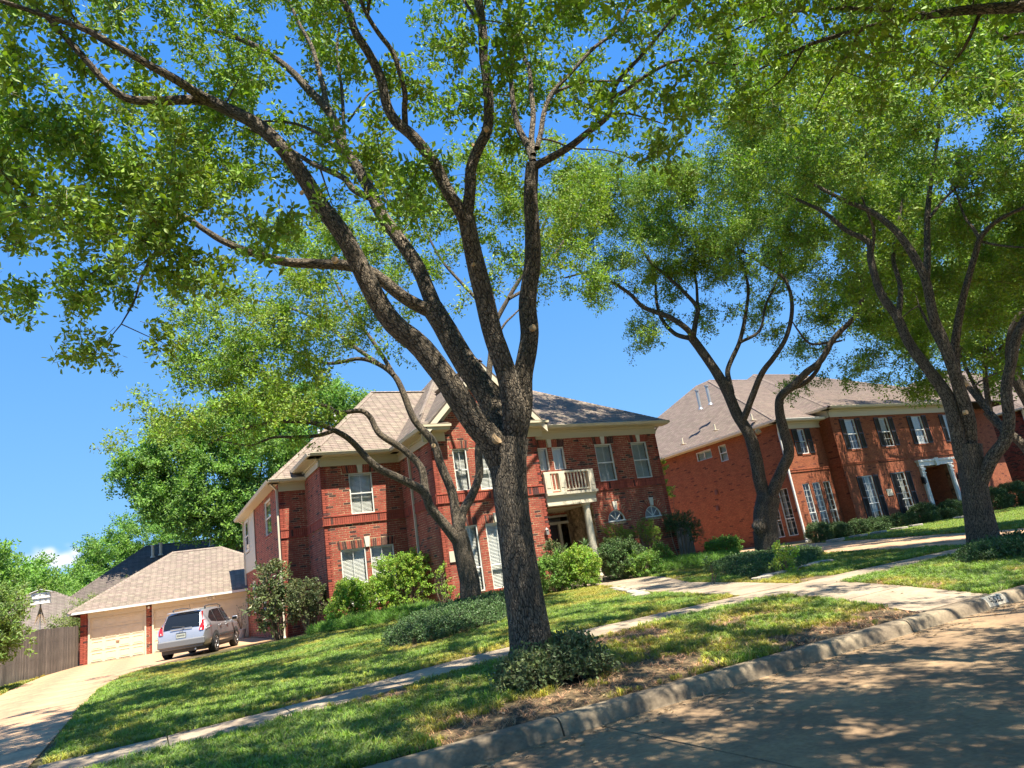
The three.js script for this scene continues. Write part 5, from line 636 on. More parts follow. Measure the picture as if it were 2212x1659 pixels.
{ // oak on the verge to the right
  const T = new Tree('live_oak', 'live oak with several grey stems on the verge past the kerb number', 18.1, -9.95, G5);
  T.trunk([[2133, 1205], [2128, 1180], [2116, 1120], [2107, 1060], [2098, 1000], [2092, 960]], [76, 66, 56, 52, 50, 50]);
  T.limb([[2098, 1010], [2080, 985], [2066, 924], [2046, 857], [2019, 817], [2006, 800], [1964, 742], [1938, 685], [1903, 633], [1881, 559], [1877, 524], [1829, 498], [1781, 459], [1720, 430]], 36, 7, 0, -0.6, 14); T.limb([[1940, 690], [1945, 620], [1930, 560], [1938, 500], [1950, 430]], 14, 5, -0.2, 1.0); T.limb([[1881, 560], [1888, 500], [1878, 470], [1860, 420]], 9, 4, -0.4, -1.0);
  T.limb([[2095, 970], [2090, 900], [2072, 841], [2060, 800], [2030, 720], [2018, 690], [1999, 602], [1964, 537], [1929, 493], [1877, 454], [1833, 437], [1760, 400]], 34, 8, 0.1, -1.2, 14); T.limb([[2000, 604], [2003, 560], [2003, 472], [2008, 415], [2020, 340], [2030, 250]], 18, 6, -0.4, 0.4); T.limb([[2008, 470], [2040, 430], [2070, 400], [2110, 350]], 8, 4, -0.3, 0.5);
  T.limb([[2068, 830], [2062, 760], [2066, 720], [2075, 670], [2084, 630], [2108, 546], [2117, 515], [2150, 480], [2208, 450], [2280, 420]], 22, 7, 0.2, -0.4); T.limb([[2117, 517], [2100, 490], [2085, 470], [2060, 400]], 9, 4, 0, 0.5); T.limb([[2112, 520], [2160, 530], [2215, 535]], 7, 4, 0, -0.6);
  T.limb([[2108, 1070], [2125, 1027], [2145, 987], [2172, 952], [2180, 905], [2173, 841], [2186, 774], [2195, 730], [2215, 690], [2260, 640]], 34, 16, 0, -0.6, 14); T.limb([[2176, 940], [2150, 905], [2120, 870], [2080, 820], [2050, 780], [2010, 710], [1985, 660]], 18, 6, -0.1, 1.6);
  T.cut(2088, 890, -0.4, 10, [-0.1, 0, 1]).cut(2085, 828, -0.2, 15, [0.5, 0.5, 0.6]);
  const rows = ['6666666667', '6766666667', '5678777788', '4677888888', '6787878889', '7788888889', '7888888889', '6788778889', '4567667888', '2345556778', '0123334555', '0000112333'];
  const list = T.grid(1560, -220, rows, 1.1, (x, y) => (y > 400 ? [0.4, 5] : [-3.2, 4.2]), 85);
  T.clumps(list, { twigs: 15, spread: 0.4, maxR: 0.045 }); T.finish(LEAF.oak, OAKMID);
}
{ // oak further along, trunk just outside the picture
  const T = new Tree('live_oak', 'live oak whose limbs lean in past the grey stemmed one', 26.6, -9.6, G5);
  T.trunk([[2330, 1150], [2320, 1100], [2290, 1050]], [60, 54, 50]);
  T.limb([[2290, 1060], [2240, 1000], [2210, 960], [2160, 920], [2130, 890]], 26, 16, 0, 0.6); T.limb([[2140, 900], [2130, 830], [2128, 770], [2140, 700], [2155, 640]], 14, 6, 0.5, 1.2); T.limb([[2300, 1050], [2240, 900], [2190, 800], [2186, 740], [2200, 690], [2260, 640]], 34, 18, 0, -0.4); T.limb([[2150, 905], [2120, 860], [2085, 790], [2060, 720]], 12, 5, 0.6, 1.6); T.limb([[2135, 780], [2170, 740], [2210, 660]], 8, 4, 0.8, 1);
  const list = T.grid(2020, 380, ['0566', '4777', '5777', '5677', '3456', '1344'], 3.2, () => [0.3, 4.8], 80); T.clumps(list, { twigs: 11, spread: 0.6, maxR: 0.045 }); T.finish(LEAF.oak, OAKMID);
}
{ // oak on the near side of the street: its crown spreads over the road
  const T = new Tree('live_oak', 'live oak on the near side whose dark boughs hang over the street', 11.5, 4.6, G5, 0.15);
  T.stem([V3(11.5, 0, 4.6), V3(11.3, 1.6, 4.4), V3(11.0, 3.4, 4.0)], [0.42, 0.34, 0.3], 20);
  const limbs = [[[11.0, 3.2, 4.0], [9.6, 5.2, 2.2], [7.5, 6.6, 0.4], [5.2, 7.4, -0.9], [2.6, 8.0, -1.6]], [[11.0, 3.3, 4.0], [11.8, 5.4, 2.4], [12.6, 6.7, 0.2], [12.2, 7.5, -2.0], [11.0, 8.0, -3.6]], [[11.1, 3.3, 4.0], [13.4, 5.6, 2.6], [15.8, 6.7, 0.8], [18.0, 7.4, -1.0], [20, 7.8, -2.2]], [[11, 3.4, 4], [9.2, 5.8, 4.2], [6.4, 7.2, 3.4], [3, 8, 2.6], [0, 8.4, 1.6]], [[11, 3.4, 4], [12.2, 6.5, 5], [13.5, 8.5, 5.5]]];
  for (const l of limbs) T.stem(l.map((p) => V3(...p)), l.map((_, i) => lerp(0.2, 0.04, i / (l.length - 1))), 12);
  for (const [l, r0, r1] of [[[[2330, -20, 8.6], [2212, 12, 8.8], [2080, 22, 9.0], [1960, 40, 9.2], [1850, 66, 9.4], [1740, 100, 9.8], [1640, 150, 10.2]], 0.075, 0.015], [[[2000, 32, 9.1], [1900, 20, 9.3], [1780, 20, 9.5], [1640, 40, 9.8], [1540, 90, 10]], 0.035, 0.01], [[[1860, 62, 9.4], [1830, 120, 9.4], [1790, 180, 9.5], [1760, 240, 9.6]], 0.02, 0.006], [[[2120, 20, 9], [2090, 90, 9], [2050, 150, 9.2], [2010, 200, 9.4]], 0.025, 0.006], [[[1740, 100, 9.8], [1700, 160, 9.9], [1640, 210, 10]], 0.018, 0.006]]) T.stem(l.map((q) => { const d = ray(q[0], q[1]); return d.multiplyScalar(q[2] / Math.hypot(d.x, d.z)).add(camera.position); }), l.map((_, i) => lerp(r0, r1, i / (l.length - 1))), 9);
  const list = []; let tries = 0; while (list.length < 900 && tries++ < 9000) { const p = V3(rr(-3, 21), rr(6.2, 9.8), rr(-8.2, 5.5)); const e = ((p.x - 9.5) / 12) ** 2 + ((p.z + 0.6) / 7.6) ** 2; if (e > 1) continue; if (p.y < 6.2 + 2.2 * e * 0.4) continue; const q = toPx(p); if (q && q[0] > -150 && q[0] < 2300 && q[1] > -60 && q[1] < 1700) { const lim = smooth(1330, 1750, q[0]) * 330 - 60; if (q[1] > lim || rnd() < 0.35) continue; } list.push(p); }
  for (let i = 0; i < 420; i++) { const p = V3(rr(-1, 9), rr(6.8, 9.4), rr(-4.6, 2)), q = toPx(p); if (q && q[0] > -150 && q[0] < 2300 && q[1] > -60 && q[1] < 1700) continue; if (fbm(p.x * 0.6, p.z * 0.6, 3, 2) < -0.12) continue; list.push(p); }
  T.clumps(list, { twigs: 10, spread: 0.5, maxR: 0.03 }); T.finish(LEAF.oak, OAK);
}
{ // oak on the neighbour's lawn, its trunk past the right edge; its crown dapples the shuttered front
  const T = new Tree('live_oak', 'tall live oak crown reaching over the lawn of the shuttered house', 48.5, -19.5, G5);
  T.stem([V3(48.5, 0.6, -19.5), V3(48.2, 3, -19.6), V3(47.6, 5.6, -19.8)], [0.5, 0.42, 0.36], 16); for (const l of [[[47.7, 5.4, -19.8], [44.5, 8.6, -20.4], [40.5, 10.6, -21], [35.5, 11.6, -21.2]], [[47.7, 5.5, -19.8], [46.5, 9, -21], [43.5, 11.6, -21.8], [39.5, 13.2, -21.6]], [[47.7, 5.5, -19.8], [49.5, 9.5, -18.6], [51.5, 12, -18]], [[47.6, 5.6, -19.8], [46.6, 9.2, -18.2], [44.6, 11.8, -17.2]]]) T.stem(l.map((p) => V3(...p)), l.map((_, i) => lerp(0.26, 0.05, i / 3)), 9);
  const list = []; let n = 0; while (list.length < 300 && n++ < 4000) { const p = V3(rr(31.5, 53), rr(9.9, 15), rr(-24, -15.5)); if (((p.x - 43) / 11) ** 2 + ((p.z + 20) / 4.6) ** 2 + ((p.y - 12.4) / 2.9) ** 2 > 1 || fbm(p.x * 0.4, p.y * 0.4, p.z * 0.4, 2) < -0.06) continue; list.push(p); } T.clumps(list, { twigs: 11, spread: 0.8, maxR: 0.06, size: [1, 1.6] }); T.finish(LEAF.oak, OAKMID);
}
// ---------------------------------------------------------------- shrubs and ground cover
const atZ = (vx, vy, z) => { const d = ray(vx, vy), t = z / d.z; return V3(d.x * t, EYE + d.y * t, z); };
const atDist = (vx, vy, dist) => { const d = ray(vx, vy), t = dist / Math.hypot(d.x, d.z); return d.multiplyScalar(t).add(camera.position); };
const SHR = [11, 12].map((s) => twigGeo({ sd: s, leaves: 22, len: 0.2, L: 0.06, W: 0.034, droop: 0 })), SHRBIG = [13, 14].map((s) => twigGeo({ sd: s, leaves: 14, len: 0.3, L: 0.15, W: 0.055, droop: 0 })), SHRFINE = [15, 16].map((s) => twigGeo({ sd: s, leaves: 30, len: 0.16, L: 0.036, W: 0.02, droop: 0 })), COVER = [17, 18].map((s) => twigGeo({ sd: s, leaves: 18, len: 0.16, L: 0.05, W: 0.026, droop: 0 }));
const qUp = (dir) => new THREE.Quaternion().setFromUnitVectors(V3(0, 1, 0), dir).multiply(new THREE.Quaternion().setFromAxisAngle(V3(0, 1, 0), rr(0, 6.28)));
// blobs: [dx, dy, dz, rx, ry, rz, twigs]; stems grow from the base to the blobs
function shrub(name, label, x, z, blobs, { leaf = LEAF.shrub, geos = SHR, group, fill = 0.45, stems = 5, size = [0.8, 1.3], cat = 'shrub', rough = 0.35, y = elev(x, z), bare = 0.012, tint = 1 } = {}) {
  const t = thing(name, label, cat, [x, y, z], 0, group), ms = geos.map(() => []), cs = geos.map(() => []); let c = 0; const sg = [];
  for (const [dx, dy, dz, rx, ry, rz, n] of blobs) {
    for (let i = 0; i < stems; i++) { const e = V3(dx + rr(-0.6, 0.6) * rx, dy + rr(-0.2, 0.7) * ry, dz + rr(-0.6, 0.6) * rz), b = V3(dx * 0.35 + rr(-0.08, 0.08), -0.05, dz * 0.35 + rr(-0.08, 0.08)); const m = b.clone().lerp(e, 0.5).add(V3(rr(-0.1, 0.1), 0.05, rr(-0.1, 0.1))); sg.push(tube([b, m, e], [bare * 1.3, bare, bare * 0.5], 5, 0.1)); }
    for (let i = 0; i < n; i++) { const d = V3(rr(-1, 1), rr(-0.75, 1), rr(-1, 1)).normalize(), nn = 1 + rough * 1.6 * fbm(d.x * 1.7 + x, d.y * 1.7 + dy * 3, d.z * 1.7 + z, 3); const r = nn * (fill + (1 - fill) * Math.pow(rnd(), 0.45)); const p = V3(dx + d.x * rx * r, Math.max(0.03, dy + d.y * ry * r), dz + d.z * rz * r); const dir = d.clone().multiplyScalar(0.8).add(V3(rr(-0.7, 0.7), rr(-0.2, 0.9), rr(-0.7, 0.7))).normalize(); const s = rr(size[0], size[1]), k = rr(0.8, 1.25) * tint; const g = c++ % geos.length; ms[g].push(M4().compose(p, qUp(dir), V3(s, s, s))); cs[g].push(rgb(k * rr(0.85, 1.25), k, k * rr(0.7, 1.1))); }
  }
  if (sg.length) mesh('stems', sg, MTWIG2, t); const f = new THREE.Group(); f.name = 'foliage'; t.add(f); geos.forEach((g, i) => { if (ms[i].length) instanced('leaves', g, leaf, ms[i], cs[i], f); }); return t;
}
const MTWIG2 = mat(rgb(0.21, 0.155, 0.105), 1);
const LEAFB = leafMat(rgb(0.27, 0.45, 0.03), 0.44, 0.25);
{ // beds along the gabled house, left to right
  let p = atZ(600, 1360, -29.6); shrub('magnolia_bush', 'tall bush with large glossy olive leaves at the house corner', p.x, p.z, [[-0.1, 2.25, 0, 0.6, 0.75, 0.6, 75], [-0.45, 1.5, 0.2, 0.6, 0.6, 0.55, 65], [0.3, 1.3, 0.1, 0.6, 0.65, 0.5, 65], [-0.1, 0.8, 0.2, 0.6, 0.45, 0.5, 40]], { leaf: LEAF.olive, geos: SHRBIG, stems: 4, bare: 0.02 });
  p = atZ(672, 1365, -28.9); shrub('oleander_bush', 'dark green leggy bush with bare pale stems beside the bay', p.x, p.z, [[-0.2, 1.5, 0.2, 0.6, 0.55, 0.45, 140], [0.35, 1.2, 0.3, 0.45, 0.45, 0.4, 70], [-0.3, 0.85, 0.2, 0.5, 0.4, 0.4, 60]], { leaf: LEAF.olive, geos: SHR, stems: 7, bare: 0.022, size: [0.9, 1.5] });
  p = atZ(757, 1375, -26.6); shrub('privet_bush', 'bright green clipped bush under the bay windows', p.x, p.z, [[-0.05, 0.65, 0, 0.62, 0.62, 0.5, 420], [0.15, 1.15, 0, 0.5, 0.5, 0.45, 260]], { leaf: LEAFB, stems: 5 });
  p = atZ(820, 1365, -26.4); shrub('privet_bush', 'rounder bright green bush beside the bay downspout', p.x, p.z, [[0, 0.6, 0, 0.6, 0.6, 0.5, 380], [0.2, 1.1, 0, 0.55, 0.45, 0.45, 240]], { leaf: LEAFB, stems: 5 });
  p = atZ(880, 1340, -26.2); shrub('photinia_bush', 'tall loose yellow green bush with bare twigs between bay and gable', p.x, p.z, [[-0.3, 1.7, 0, 0.75, 0.55, 0.5, 230], [0.35, 1.75, 0, 0.6, 0.55, 0.5, 200], [0.3, 0.9, 0.1, 0.7, 0.5, 0.5, 150]], { leaf: LEAFB, stems: 10, bare: 0.012, fill: 0.3, rough: 0.6 });
  p = atZ(965, 1325, -23.9); shrub('rose_bush', 'sparse twiggy climber against the gable wall', p.x, p.z, [[-0.1, 1.0, -0.1, 0.35, 0.7, 0.2, 26], [0.2, 0.6, 0, 0.3, 0.4, 0.2, 16]], { leaf: LEAFB, stems: 9, bare: 0.008, fill: 0.1 });
  const g2 = 'clipped bushes along the entry bed';
  for (const [vx, vy, z, bl, lf, lab] of [[1200, 1290, -22.6, [[0, 0.65, 0, 0.6, 0.68, 0.5, 480]], LEAF.shrub, 'clipped green bush just right of the big oak trunk'], [1262, 1290, -22.3, [[0, 0.68, 0, 0.75, 0.68, 0.55, 620], [0.2, 0.9, 0, 0.45, 0.4, 0.4, 160]], LEAFB, 'broad bright green bush in front of the entry'], [1350, 1262, -22.9, [[0, 0.75, 0, 0.85, 0.75, 0.6, 760]], LEAF.dark, 'largest dark green bush below the half round windows'], [1402, 1268, -22.2, [[0, 0.42, 0, 0.62, 0.42, 0.5, 360]], LEAF.shrub, 'low spreading bush at the end of the entry bed']]) { p = atZ(vx, vy, z); shrub('privet_bush', lab, p.x, z, bl, { leaf: lf, group: g2, stems: 4, rough: 0.5 }); }
  p = atZ(1205, 1250, -23.2); shrub('nandina_shrub', 'upright feathery shrub rising behind the entry bushes', p.x, -23.2, [[0, 1.45, 0, 0.3, 0.35, 0.3, 60], [0.1, 1.0, 0, 0.35, 0.3, 0.3, 60]], { leaf: LEAF.olive, stems: 6, fill: 0.1 });
  for (const [vx, lab] of [[1352, 'leggy twiggy shrub under the first half round window'], [1415, 'leggy pale shrub with bare stems under the second half round window']]) { p = atZ(vx, 1250, -24.3); shrub('leggy_shrub', lab, p.x, -24.3, [[-0.1, 1.75, 0, 0.55, 0.38, 0.35, 90], [0.25, 1.45, 0, 0.45, 0.35, 0.35, 70]], { leaf: LEAF.oak2, geos: SHRFINE, stems: 10, bare: 0.013, fill: 0.3, rough: 0.7 }); }
  p = atZ(1440, 1252, -24.0); shrub('leggy_shrub', 'small leafy shrub at the right house corner', p.x, -24.0, [[0, 0.55, 0, 0.35, 0.5, 0.3, 110]], { leaf: LEAF.shrub, stems: 5 });
  // yucca-like rosettes by the entry
  for (const [vx, vy, h, lab] of [[1268, 1195, 1.7, 'spiky cordyline beside the porch column'], [1216, 1195, 1.6, 'spiky cordyline in front of the entry door']]) { const q = atZ(vx, vy, -23.6), t = thing('cordyline', lab, 'plant', [q.x, elev(q.x, -23.6), -23.6]); mesh('stem', bar(V3(0, -0.05, 0), V3(0, h - 0.35, 0), 0.035, 7), MTWIG2, t); const lv = []; for (let i = 0; i < 70; i++) { const a = rr(0, 6.28), e = rr(-0.5, 1.35), L = rr(0.45, 0.65), w = 0.03, d = V3(Math.cos(a) * Math.cos(e), Math.sin(e), Math.sin(a) * Math.cos(e)), s = d.clone().cross(V3(0, 1, 0)).normalize().multiplyScalar(w), b = V3(0, h - 0.35 + rr(-0.12, 0.15), 0), m = b.clone().addScaledVector(d, L * 0.55), tip = b.clone().addScaledVector(d, L).add(V3(0, -0.08, 0)); const g = new THREE.BufferGeometry(); const P = [b.clone().addScaledVector(s, 0.5), b.clone().addScaledVector(s, -0.5), m.clone().addScaledVector(s, -0.7), m.clone().addScaledVector(s, 0.7), tip]; g.setAttribute('position', new THREE.Float32BufferAttribute([0, 1, 2, 0, 2, 3, 3, 2, 4].flatMap((k) => P[k].toArray()), 3)); g.setAttribute('color', new THREE.Float32BufferAttribute(new Array(27).fill(rr(0.8, 1.1)), 3)); g.setAttribute('uv', new THREE.Float32BufferAttribute(new Float32Array(18), 2)); g.computeVertexNormals(); lv.push(g); } const o = mesh('rosette', lv, LEAF.dark, t); o.userData.kind = 'stuff'; }
  // small crooked tree at the corner between the houses, and the vine on the corner
  p = atZ(1478, 1215, -24.6); shrub('crape_myrtle', 'small crooked dark stemmed tree between the two houses', p.x, -24.6, [[0.15, 1.9, 0, 0.75, 0.45, 0.5, 200], [0.75, 1.5, 0, 0.55, 0.4, 0.4, 150], [-0.25, 1.75, 0, 0.35, 0.35, 0.3, 80], [1.0, 1.1, 0, 0.35, 0.25, 0.3, 30]], { leaf: LEAF.dark, geos: SHRFINE, stems: 2, bare: 0.03, fill: 0.2, rough: 0.8, cat: 'tree' });
  p = atZ(1440, 1050, -25.6); { const q = V3(21.75, elev(21.75, -25.7), -25.7); shrub('climbing_vine', 'bright leafed vine poking out past the right corner of the brick house', q.x, q.z, [[0.15, 4.6, 0, 0.3, 0.3, 0.25, 40], [0.1, 3.7, 0, 0.3, 0.4, 0.25, 34], [0.35, 3.3, 0, 0.4, 0.2, 0.2, 22]], { leaf: LEAFB, stems: 2, cat: 'vine' }); }
  p = atZ(1540, 1212, -24.0); shrub('azalea_bush', 'low rounded bush beside the neighbour driveway edge', p.x, -23.2, [[0, 0.45, 0, 0.85, 0.42, 0.5, 420]], { leaf: LEAF.shrub, stems: 3 });
  p = atZ(1710, 1262, -14.2); shrub('young_sapling', 'bright yellow green sapling at the edge of the oak bed', p.x, -14.2, [[0, 0.55, 0, 0.25, 0.25, 0.22, 26], [-0.15, 0.25, 0.05, 0.28, 0.2, 0.22, 24]], { leaf: leafMat(rgb(0.3, 0.46, 0.03), 0.5, 0.3), geos: SHRBIG, stems: 3, size: [0.45, 0.75] });
  p = atZ(1545, 1285, -15.2); shrub('young_sapling', 'tiny dark sapling beside the front walk', p.x, -15.2, [[0, 0.38, 0, 0.14, 0.22, 0.14, 16]], { leaf: LEAF.dark, stems: 3 });
  // boxwood in front of the shuttered house
  const gb = 'clipped boxwood balls in front of the shuttered house', mk = (x, y, r, h, lab, z = -23.7) => { const q = atZ(1659 + x / 3, 774 + y / 3, z), k = Math.hypot(q.x, z) * 0.78 / 1475 / 3; shrub('boxwood', lab, q.x, z, [[0, Math.max(0.15, h * k), 0, r * k, h * k * 1.05, r * k * 0.9, Math.round(900 * r * k * r * k + 160)]], { leaf: LEAF.dark, geos: SHRFINE, group: gb, stems: 2, fill: 0.7, rough: 0.2, size: [1, 1.6] }); };
  mk(335, 1150, 80, 62, 'widest boxwood next to the white downspout', -24.2); mk(490, 1140, 50, 45, 'round boxwood second from the white downspout'); mk(605, 1125, 58, 48, 'round boxwood third from the white downspout'); mk(690, 1095, 46, 42, 'round boxwood below the first tall shuttered window'); mk(738, 1110, 26, 24, 'small low boxwood in front of the first tall shuttered window', -22.8); mk(758, 1070, 48, 42, 'boxwood between the two tall shuttered windows'); mk(850, 1065, 46, 40, 'boxwood under the second tall shuttered window'); mk(935, 1065, 42, 36, 'boxwood beside the tall dark bush at the entry'); mk(1010, 1010, 88, 60, 'largest dark rounded bush left of the white entry column', -24.2); mk(1070, 1050, 40, 30, 'low boxwood at the foot of the entry step', -22.9); mk(1175, 1020, 36, 30, 'small boxwood across the entry step', -22.9); mk(430, 1070, 70, 46, 'boxwood behind the row under the triple window', -25.0); mk(1185, 955, 88, 52, 'clipped bush right of the entry opening', -24.0);
  for (const [x, y, r, h, lab] of [[1480, 950, 90, 70, 'tall hedge bush beyond the entry'], [1610, 920, 110, 75, 'hedge bush at the far brick wall']]) mk(x, y, r, h, lab, -23.5);
}
// ground cover: low mats of small leaves, as one object each
function cover(name, label, poly, n, h, leaf, geos = COVER, domeAt) {
  const xs = poly.map((q) => q[0]), zs = poly.map((q) => q[1]), ms = geos.map(() => []), cs = geos.map(() => []); let c = 0, tries = 0; while (c < n && tries++ < n * 6) { const x = rr(Math.min(...xs), Math.max(...xs)), z = rr(Math.min(...zs), Math.max(...zs)); if (!inPoly(x, z, poly)) continue; let e = 9; for (let i = 0; i < poly.length; i++) { const a = poly[i], b = poly[(i + 1) % poly.length], t = Math.max(0, Math.min(1, ((x - a[0]) * (b[0] - a[0]) + (z - a[1]) * (b[1] - a[1])) / ((b[0] - a[0]) ** 2 + (b[1] - a[1]) ** 2))); e = Math.min(e, Math.hypot(x - a[0] - t * (b[0] - a[0]), z - a[1] - t * (b[1] - a[1]))); } const top = h * Math.sqrt(Math.min(1, e / (domeAt ?? 0.35))) * (0.8 + 0.8 * (0.5 + fbm(x * 2, z * 2, 3, 3))); const g = c++ % geos.length, s = rr(0.8, 1.3), k = rr(0.75, 1.25); ms[g].push(M4().compose(V3(x, elev(x, z) + top * Math.pow(rnd(), 0.4), z), qUp(V3(rr(-1, 1), rr(0.1, 1), rr(-1, 1)).normalize()), V3(s, s, s))); cs[g].push(rgb(k, k, k * rr(0.8, 1.2))); }
  const t = new THREE.Group(); t.name = numbered(name); scene.add(t); tag(t, label, 'ground cover', null, 'stuff'); geos.forEach((g, i) => instanced('leaves', g, leaf, ms[i], cs[i], t)); return t;
}
const ring = (x, z, rx, rz, n = 14, k = 0.12) => Array.from({ length: n }, (_, i) => { const a = i / n * 6.283, q = 1 + k * Math.sin(a * 3 + x); return [x + rx * q * Math.cos(a), z + rz * q * Math.sin(a)]; });
cover('groundcover', 'ring of small leaved ground cover at the foot of the big oak', ring(4.72, -8.42, 0.72, 0.56), 1100, 0.34, leafMat(rgb(0.13, 0.18, 0.05), 0.3, 0.6), COVER, 0.25);
cover('groundcover', 'dark mat of ground cover under the crooked oak by the gable', [[4.9, -16.2], [5.9, -15.4], [7.6, -16.2], [9.6, -18.4], [11.4, -20.6], [11.5, -22.6], [9.8, -22.8], [7.4, -21.6], [5.6, -18.6]], 4200, 0.32, LEAF.dark, COVER, 0.8);
cover('groundcover', 'ground cover round the forked oak by the front walk', [[14.9, -14.6], [16.3, -14.2], [19.2, -15.8], [22.5, -18.2], [23, -21.4], [20.6, -21.8], [17.6, -19.2]], 2200, 0.17, LEAF.dark, COVER, 0.6);
cover('groundcover', 'ground cover round the grey stemmed oak on the verge', ring(18.0, -9.3, 2.0, 0.85), 1500, 0.22, LEAF.dark, COVER, 0.3);
cover('liriope', 'fine grassy ground cover at the end of the house bed', [[5.6, -27.4], [7, -25.8], [9.2, -24.6], [9.6, -24.2], [8.6, -23.4], [6.2, -25.0], [5.2, -27.2]], 1500, 0.25, LEAF.shrub, [19].map((s) => twigGeo({ sd: s, leaves: 16, len: 0.06, L: 0.2, W: 0.012, droop: -0.3, stem: false, spread: 0.5 })));
cover('liriope', 'fine grassy ground cover between the front walk and the wooden fence', [[17.6, -22.4], [20, -21.4], [22.4, -22.2], [23.2, -24.4], [21.6, -24.6], [18, -23.8]], 1500, 0.25, LEAF.shrub, [19].map((s) => twigGeo({ sd: s, leaves: 16, len: 0.06, L: 0.2, W: 0.012, droop: -0.3, stem: false, spread: 0.5 })));

// ---------------------------------------------------------------- grass
const tuft = (sd, n, h, w, lean) => { const save = seed; seed = sd * 131; const P = [], C = []; for (let i = 0; i < n; i++) { const a = rr(0, 6.28), r = rr(0, 0.07), b = V3(Math.cos(a) * r, 0, Math.sin(a) * r), d = rr(0, 6.28), L = h * rr(0.55, 1.25), l = lean * rr(0.4, 1.5), s = V3(-Math.sin(d), 0, Math.cos(d)).multiplyScalar(w * rr(0.7, 1.3)), m = b.clone().add(V3(Math.cos(d) * L * l * 0.4, L * 0.6, Math.sin(d) * L * l * 0.4)), t = b.clone().add(V3(Math.cos(d) * L * l, L * rr(0.7, 1), Math.sin(d) * L * l)); const v = [b.clone().add(s), b.clone().sub(s), m.clone().sub(s), m.clone().add(s), t], k = rr(0.75, 1.25), y = rr(0.85, 1.3); for (const j of [0, 1, 2, 0, 2, 3, 3, 2, 4]) { P.push(...v[j].toArray()); C.push(k * y, k, k * 0.8); } } const g = new THREE.BufferGeometry(); g.setAttribute('position', new THREE.Float32BufferAttribute(P, 3)); g.setAttribute('color', new THREE.Float32BufferAttribute(C, 3)); g.setAttribute('uv', new THREE.Float32BufferAttribute(new Float32Array(P.length / 3 * 2), 2)); g.computeVertexNormals(); seed = save; return g; };
const TUFT = [tuft(1, 22, 0.085, 0.0042, 0.7), tuft(2, 22, 0.07, 0.0045, 0.9)], TUFTFAR = [tuft(3, 22, 0.085, 0.008, 0.8)], STRAW = [tuft(4, 12, 0.06, 0.003, 1.8)];
const MGRASS = leafMat(rgb(0.25, 0.325, 0.03), 0.38, 0.1), MSTRAW = leafMat(rgb(0.34, 0.285, 0.15), 0.2, 0);
function grass(name, label, x0, x1, z0, z1, per, geos, ok, size, thr = [0.28, 0.55], material = MGRASS) {
  const ms = geos.map(() => []), cs = geos.map(() => []); const n = Math.round((x1 - x0) * (z1 - z0) * per); for (let i = 0; i < n; i++) { const x = rr(x0, x1), z = rr(z0, z1); if (!ok(x, z)) continue; const b = bareness(x, z) + 0.18 * (rnd() - 0.5); if (rnd() < smooth(thr[0], thr[1], b)) continue; const s = rr(size[0], size[1]) * (1 - 0.3 * smooth(0, 0.5, b)); const g = i % geos.length, k = rr(0.8, 1.2), dry = smooth(-0.05, 0.5, b + 0.4 * fbm(x * 0.9, z * 0.9, 8, 2)); ms[g].push(M4().compose(V3(x, elev(x, z) - 0.006, z), new THREE.Quaternion().setFromAxisAngle(V3(0, 1, 0), rr(0, 6.28)), V3(s, s * rr(0.8, 1.2), s))); cs[g].push(rgb(k * lerp(0.72, 1.6, dry), k * lerp(0.95, 1.12, dry), k * lerp(0.8, 1.4, dry))); }
  const t = new THREE.Group(); t.name = numbered(name); scene.add(t); tag(t, label, 'grass', null, 'stuff'); geos.forEach((g, i) => instanced('blades', g, material, ms[i], cs[i], t));
}
const bed = (x, z) => inPoly(x, z, [[4.9, -16.2], [5.9, -15.4], [7.6, -16.2], [9.6, -18.4], [11.4, -20.6], [11.5, -22.6], [9.8, -22.8], [7.4, -21.6], [5.6, -18.6]]) || inPoly(x, z, [[14.9, -14.6], [16.3, -14.2], [19.2, -15.8], [22.5, -18.2], [23, -21.4], [20.6, -21.8], [17.6, -19.2]]) || Math.hypot(x - 4.7, z + 8.45) < 0.6;
const open = (x, z) => !paved(x, z) && !houseFoot(x, z) && !bed(x, z);
grass('verge_grass', 'patchy green grass on the worn verge between kerb and pavement', -1.2, 20, -10.58, -6.95, 210, TUFT, (x, z) => open(x, z), [0.8, 1.35]);
grass('verge_grass', 'dry straw and clippings on the bare earth of the verge', -1, 20, -10.58, -6.95, 50, STRAW, (x, z) => open(x, z), [0.7, 1.5], [2, 3], MSTRAW);
grass('lawn_grass', 'thick green lawn in front of the gabled brick house', -1.2, 14, -27.6, -11.78, 150, TUFT, (x, z) => open(x, z) && !(z < -22.6 && x > 9.4), [0.75, 1.2], [0.45, 0.75]);
grass('lawn_grass', 'lawn between the front walk and the neighbour driveway', 12.5, 24, -22, -11.78, 110, TUFT, open, [0.9, 1.4], [0.35, 0.65]);
grass('lawn_grass', 'lawn in front of the shuttered house', 25.5, 46, -23.2, -11.78, 60, TUFTFAR, open, [0.9, 1.4], [0.5, 0.8]);
grass('verge_grass', 'grass strip along the far verge', 20, 40, -10.58, -6.95, 60, TUFTFAR, open, [0.9, 1.3]);
grass('lawn_grass', 'narrow strip of grass along the wooden fence', -9, -3.8, -43, -12, 40, TUFTFAR, open, [0.9, 1.5], [2, 3]);
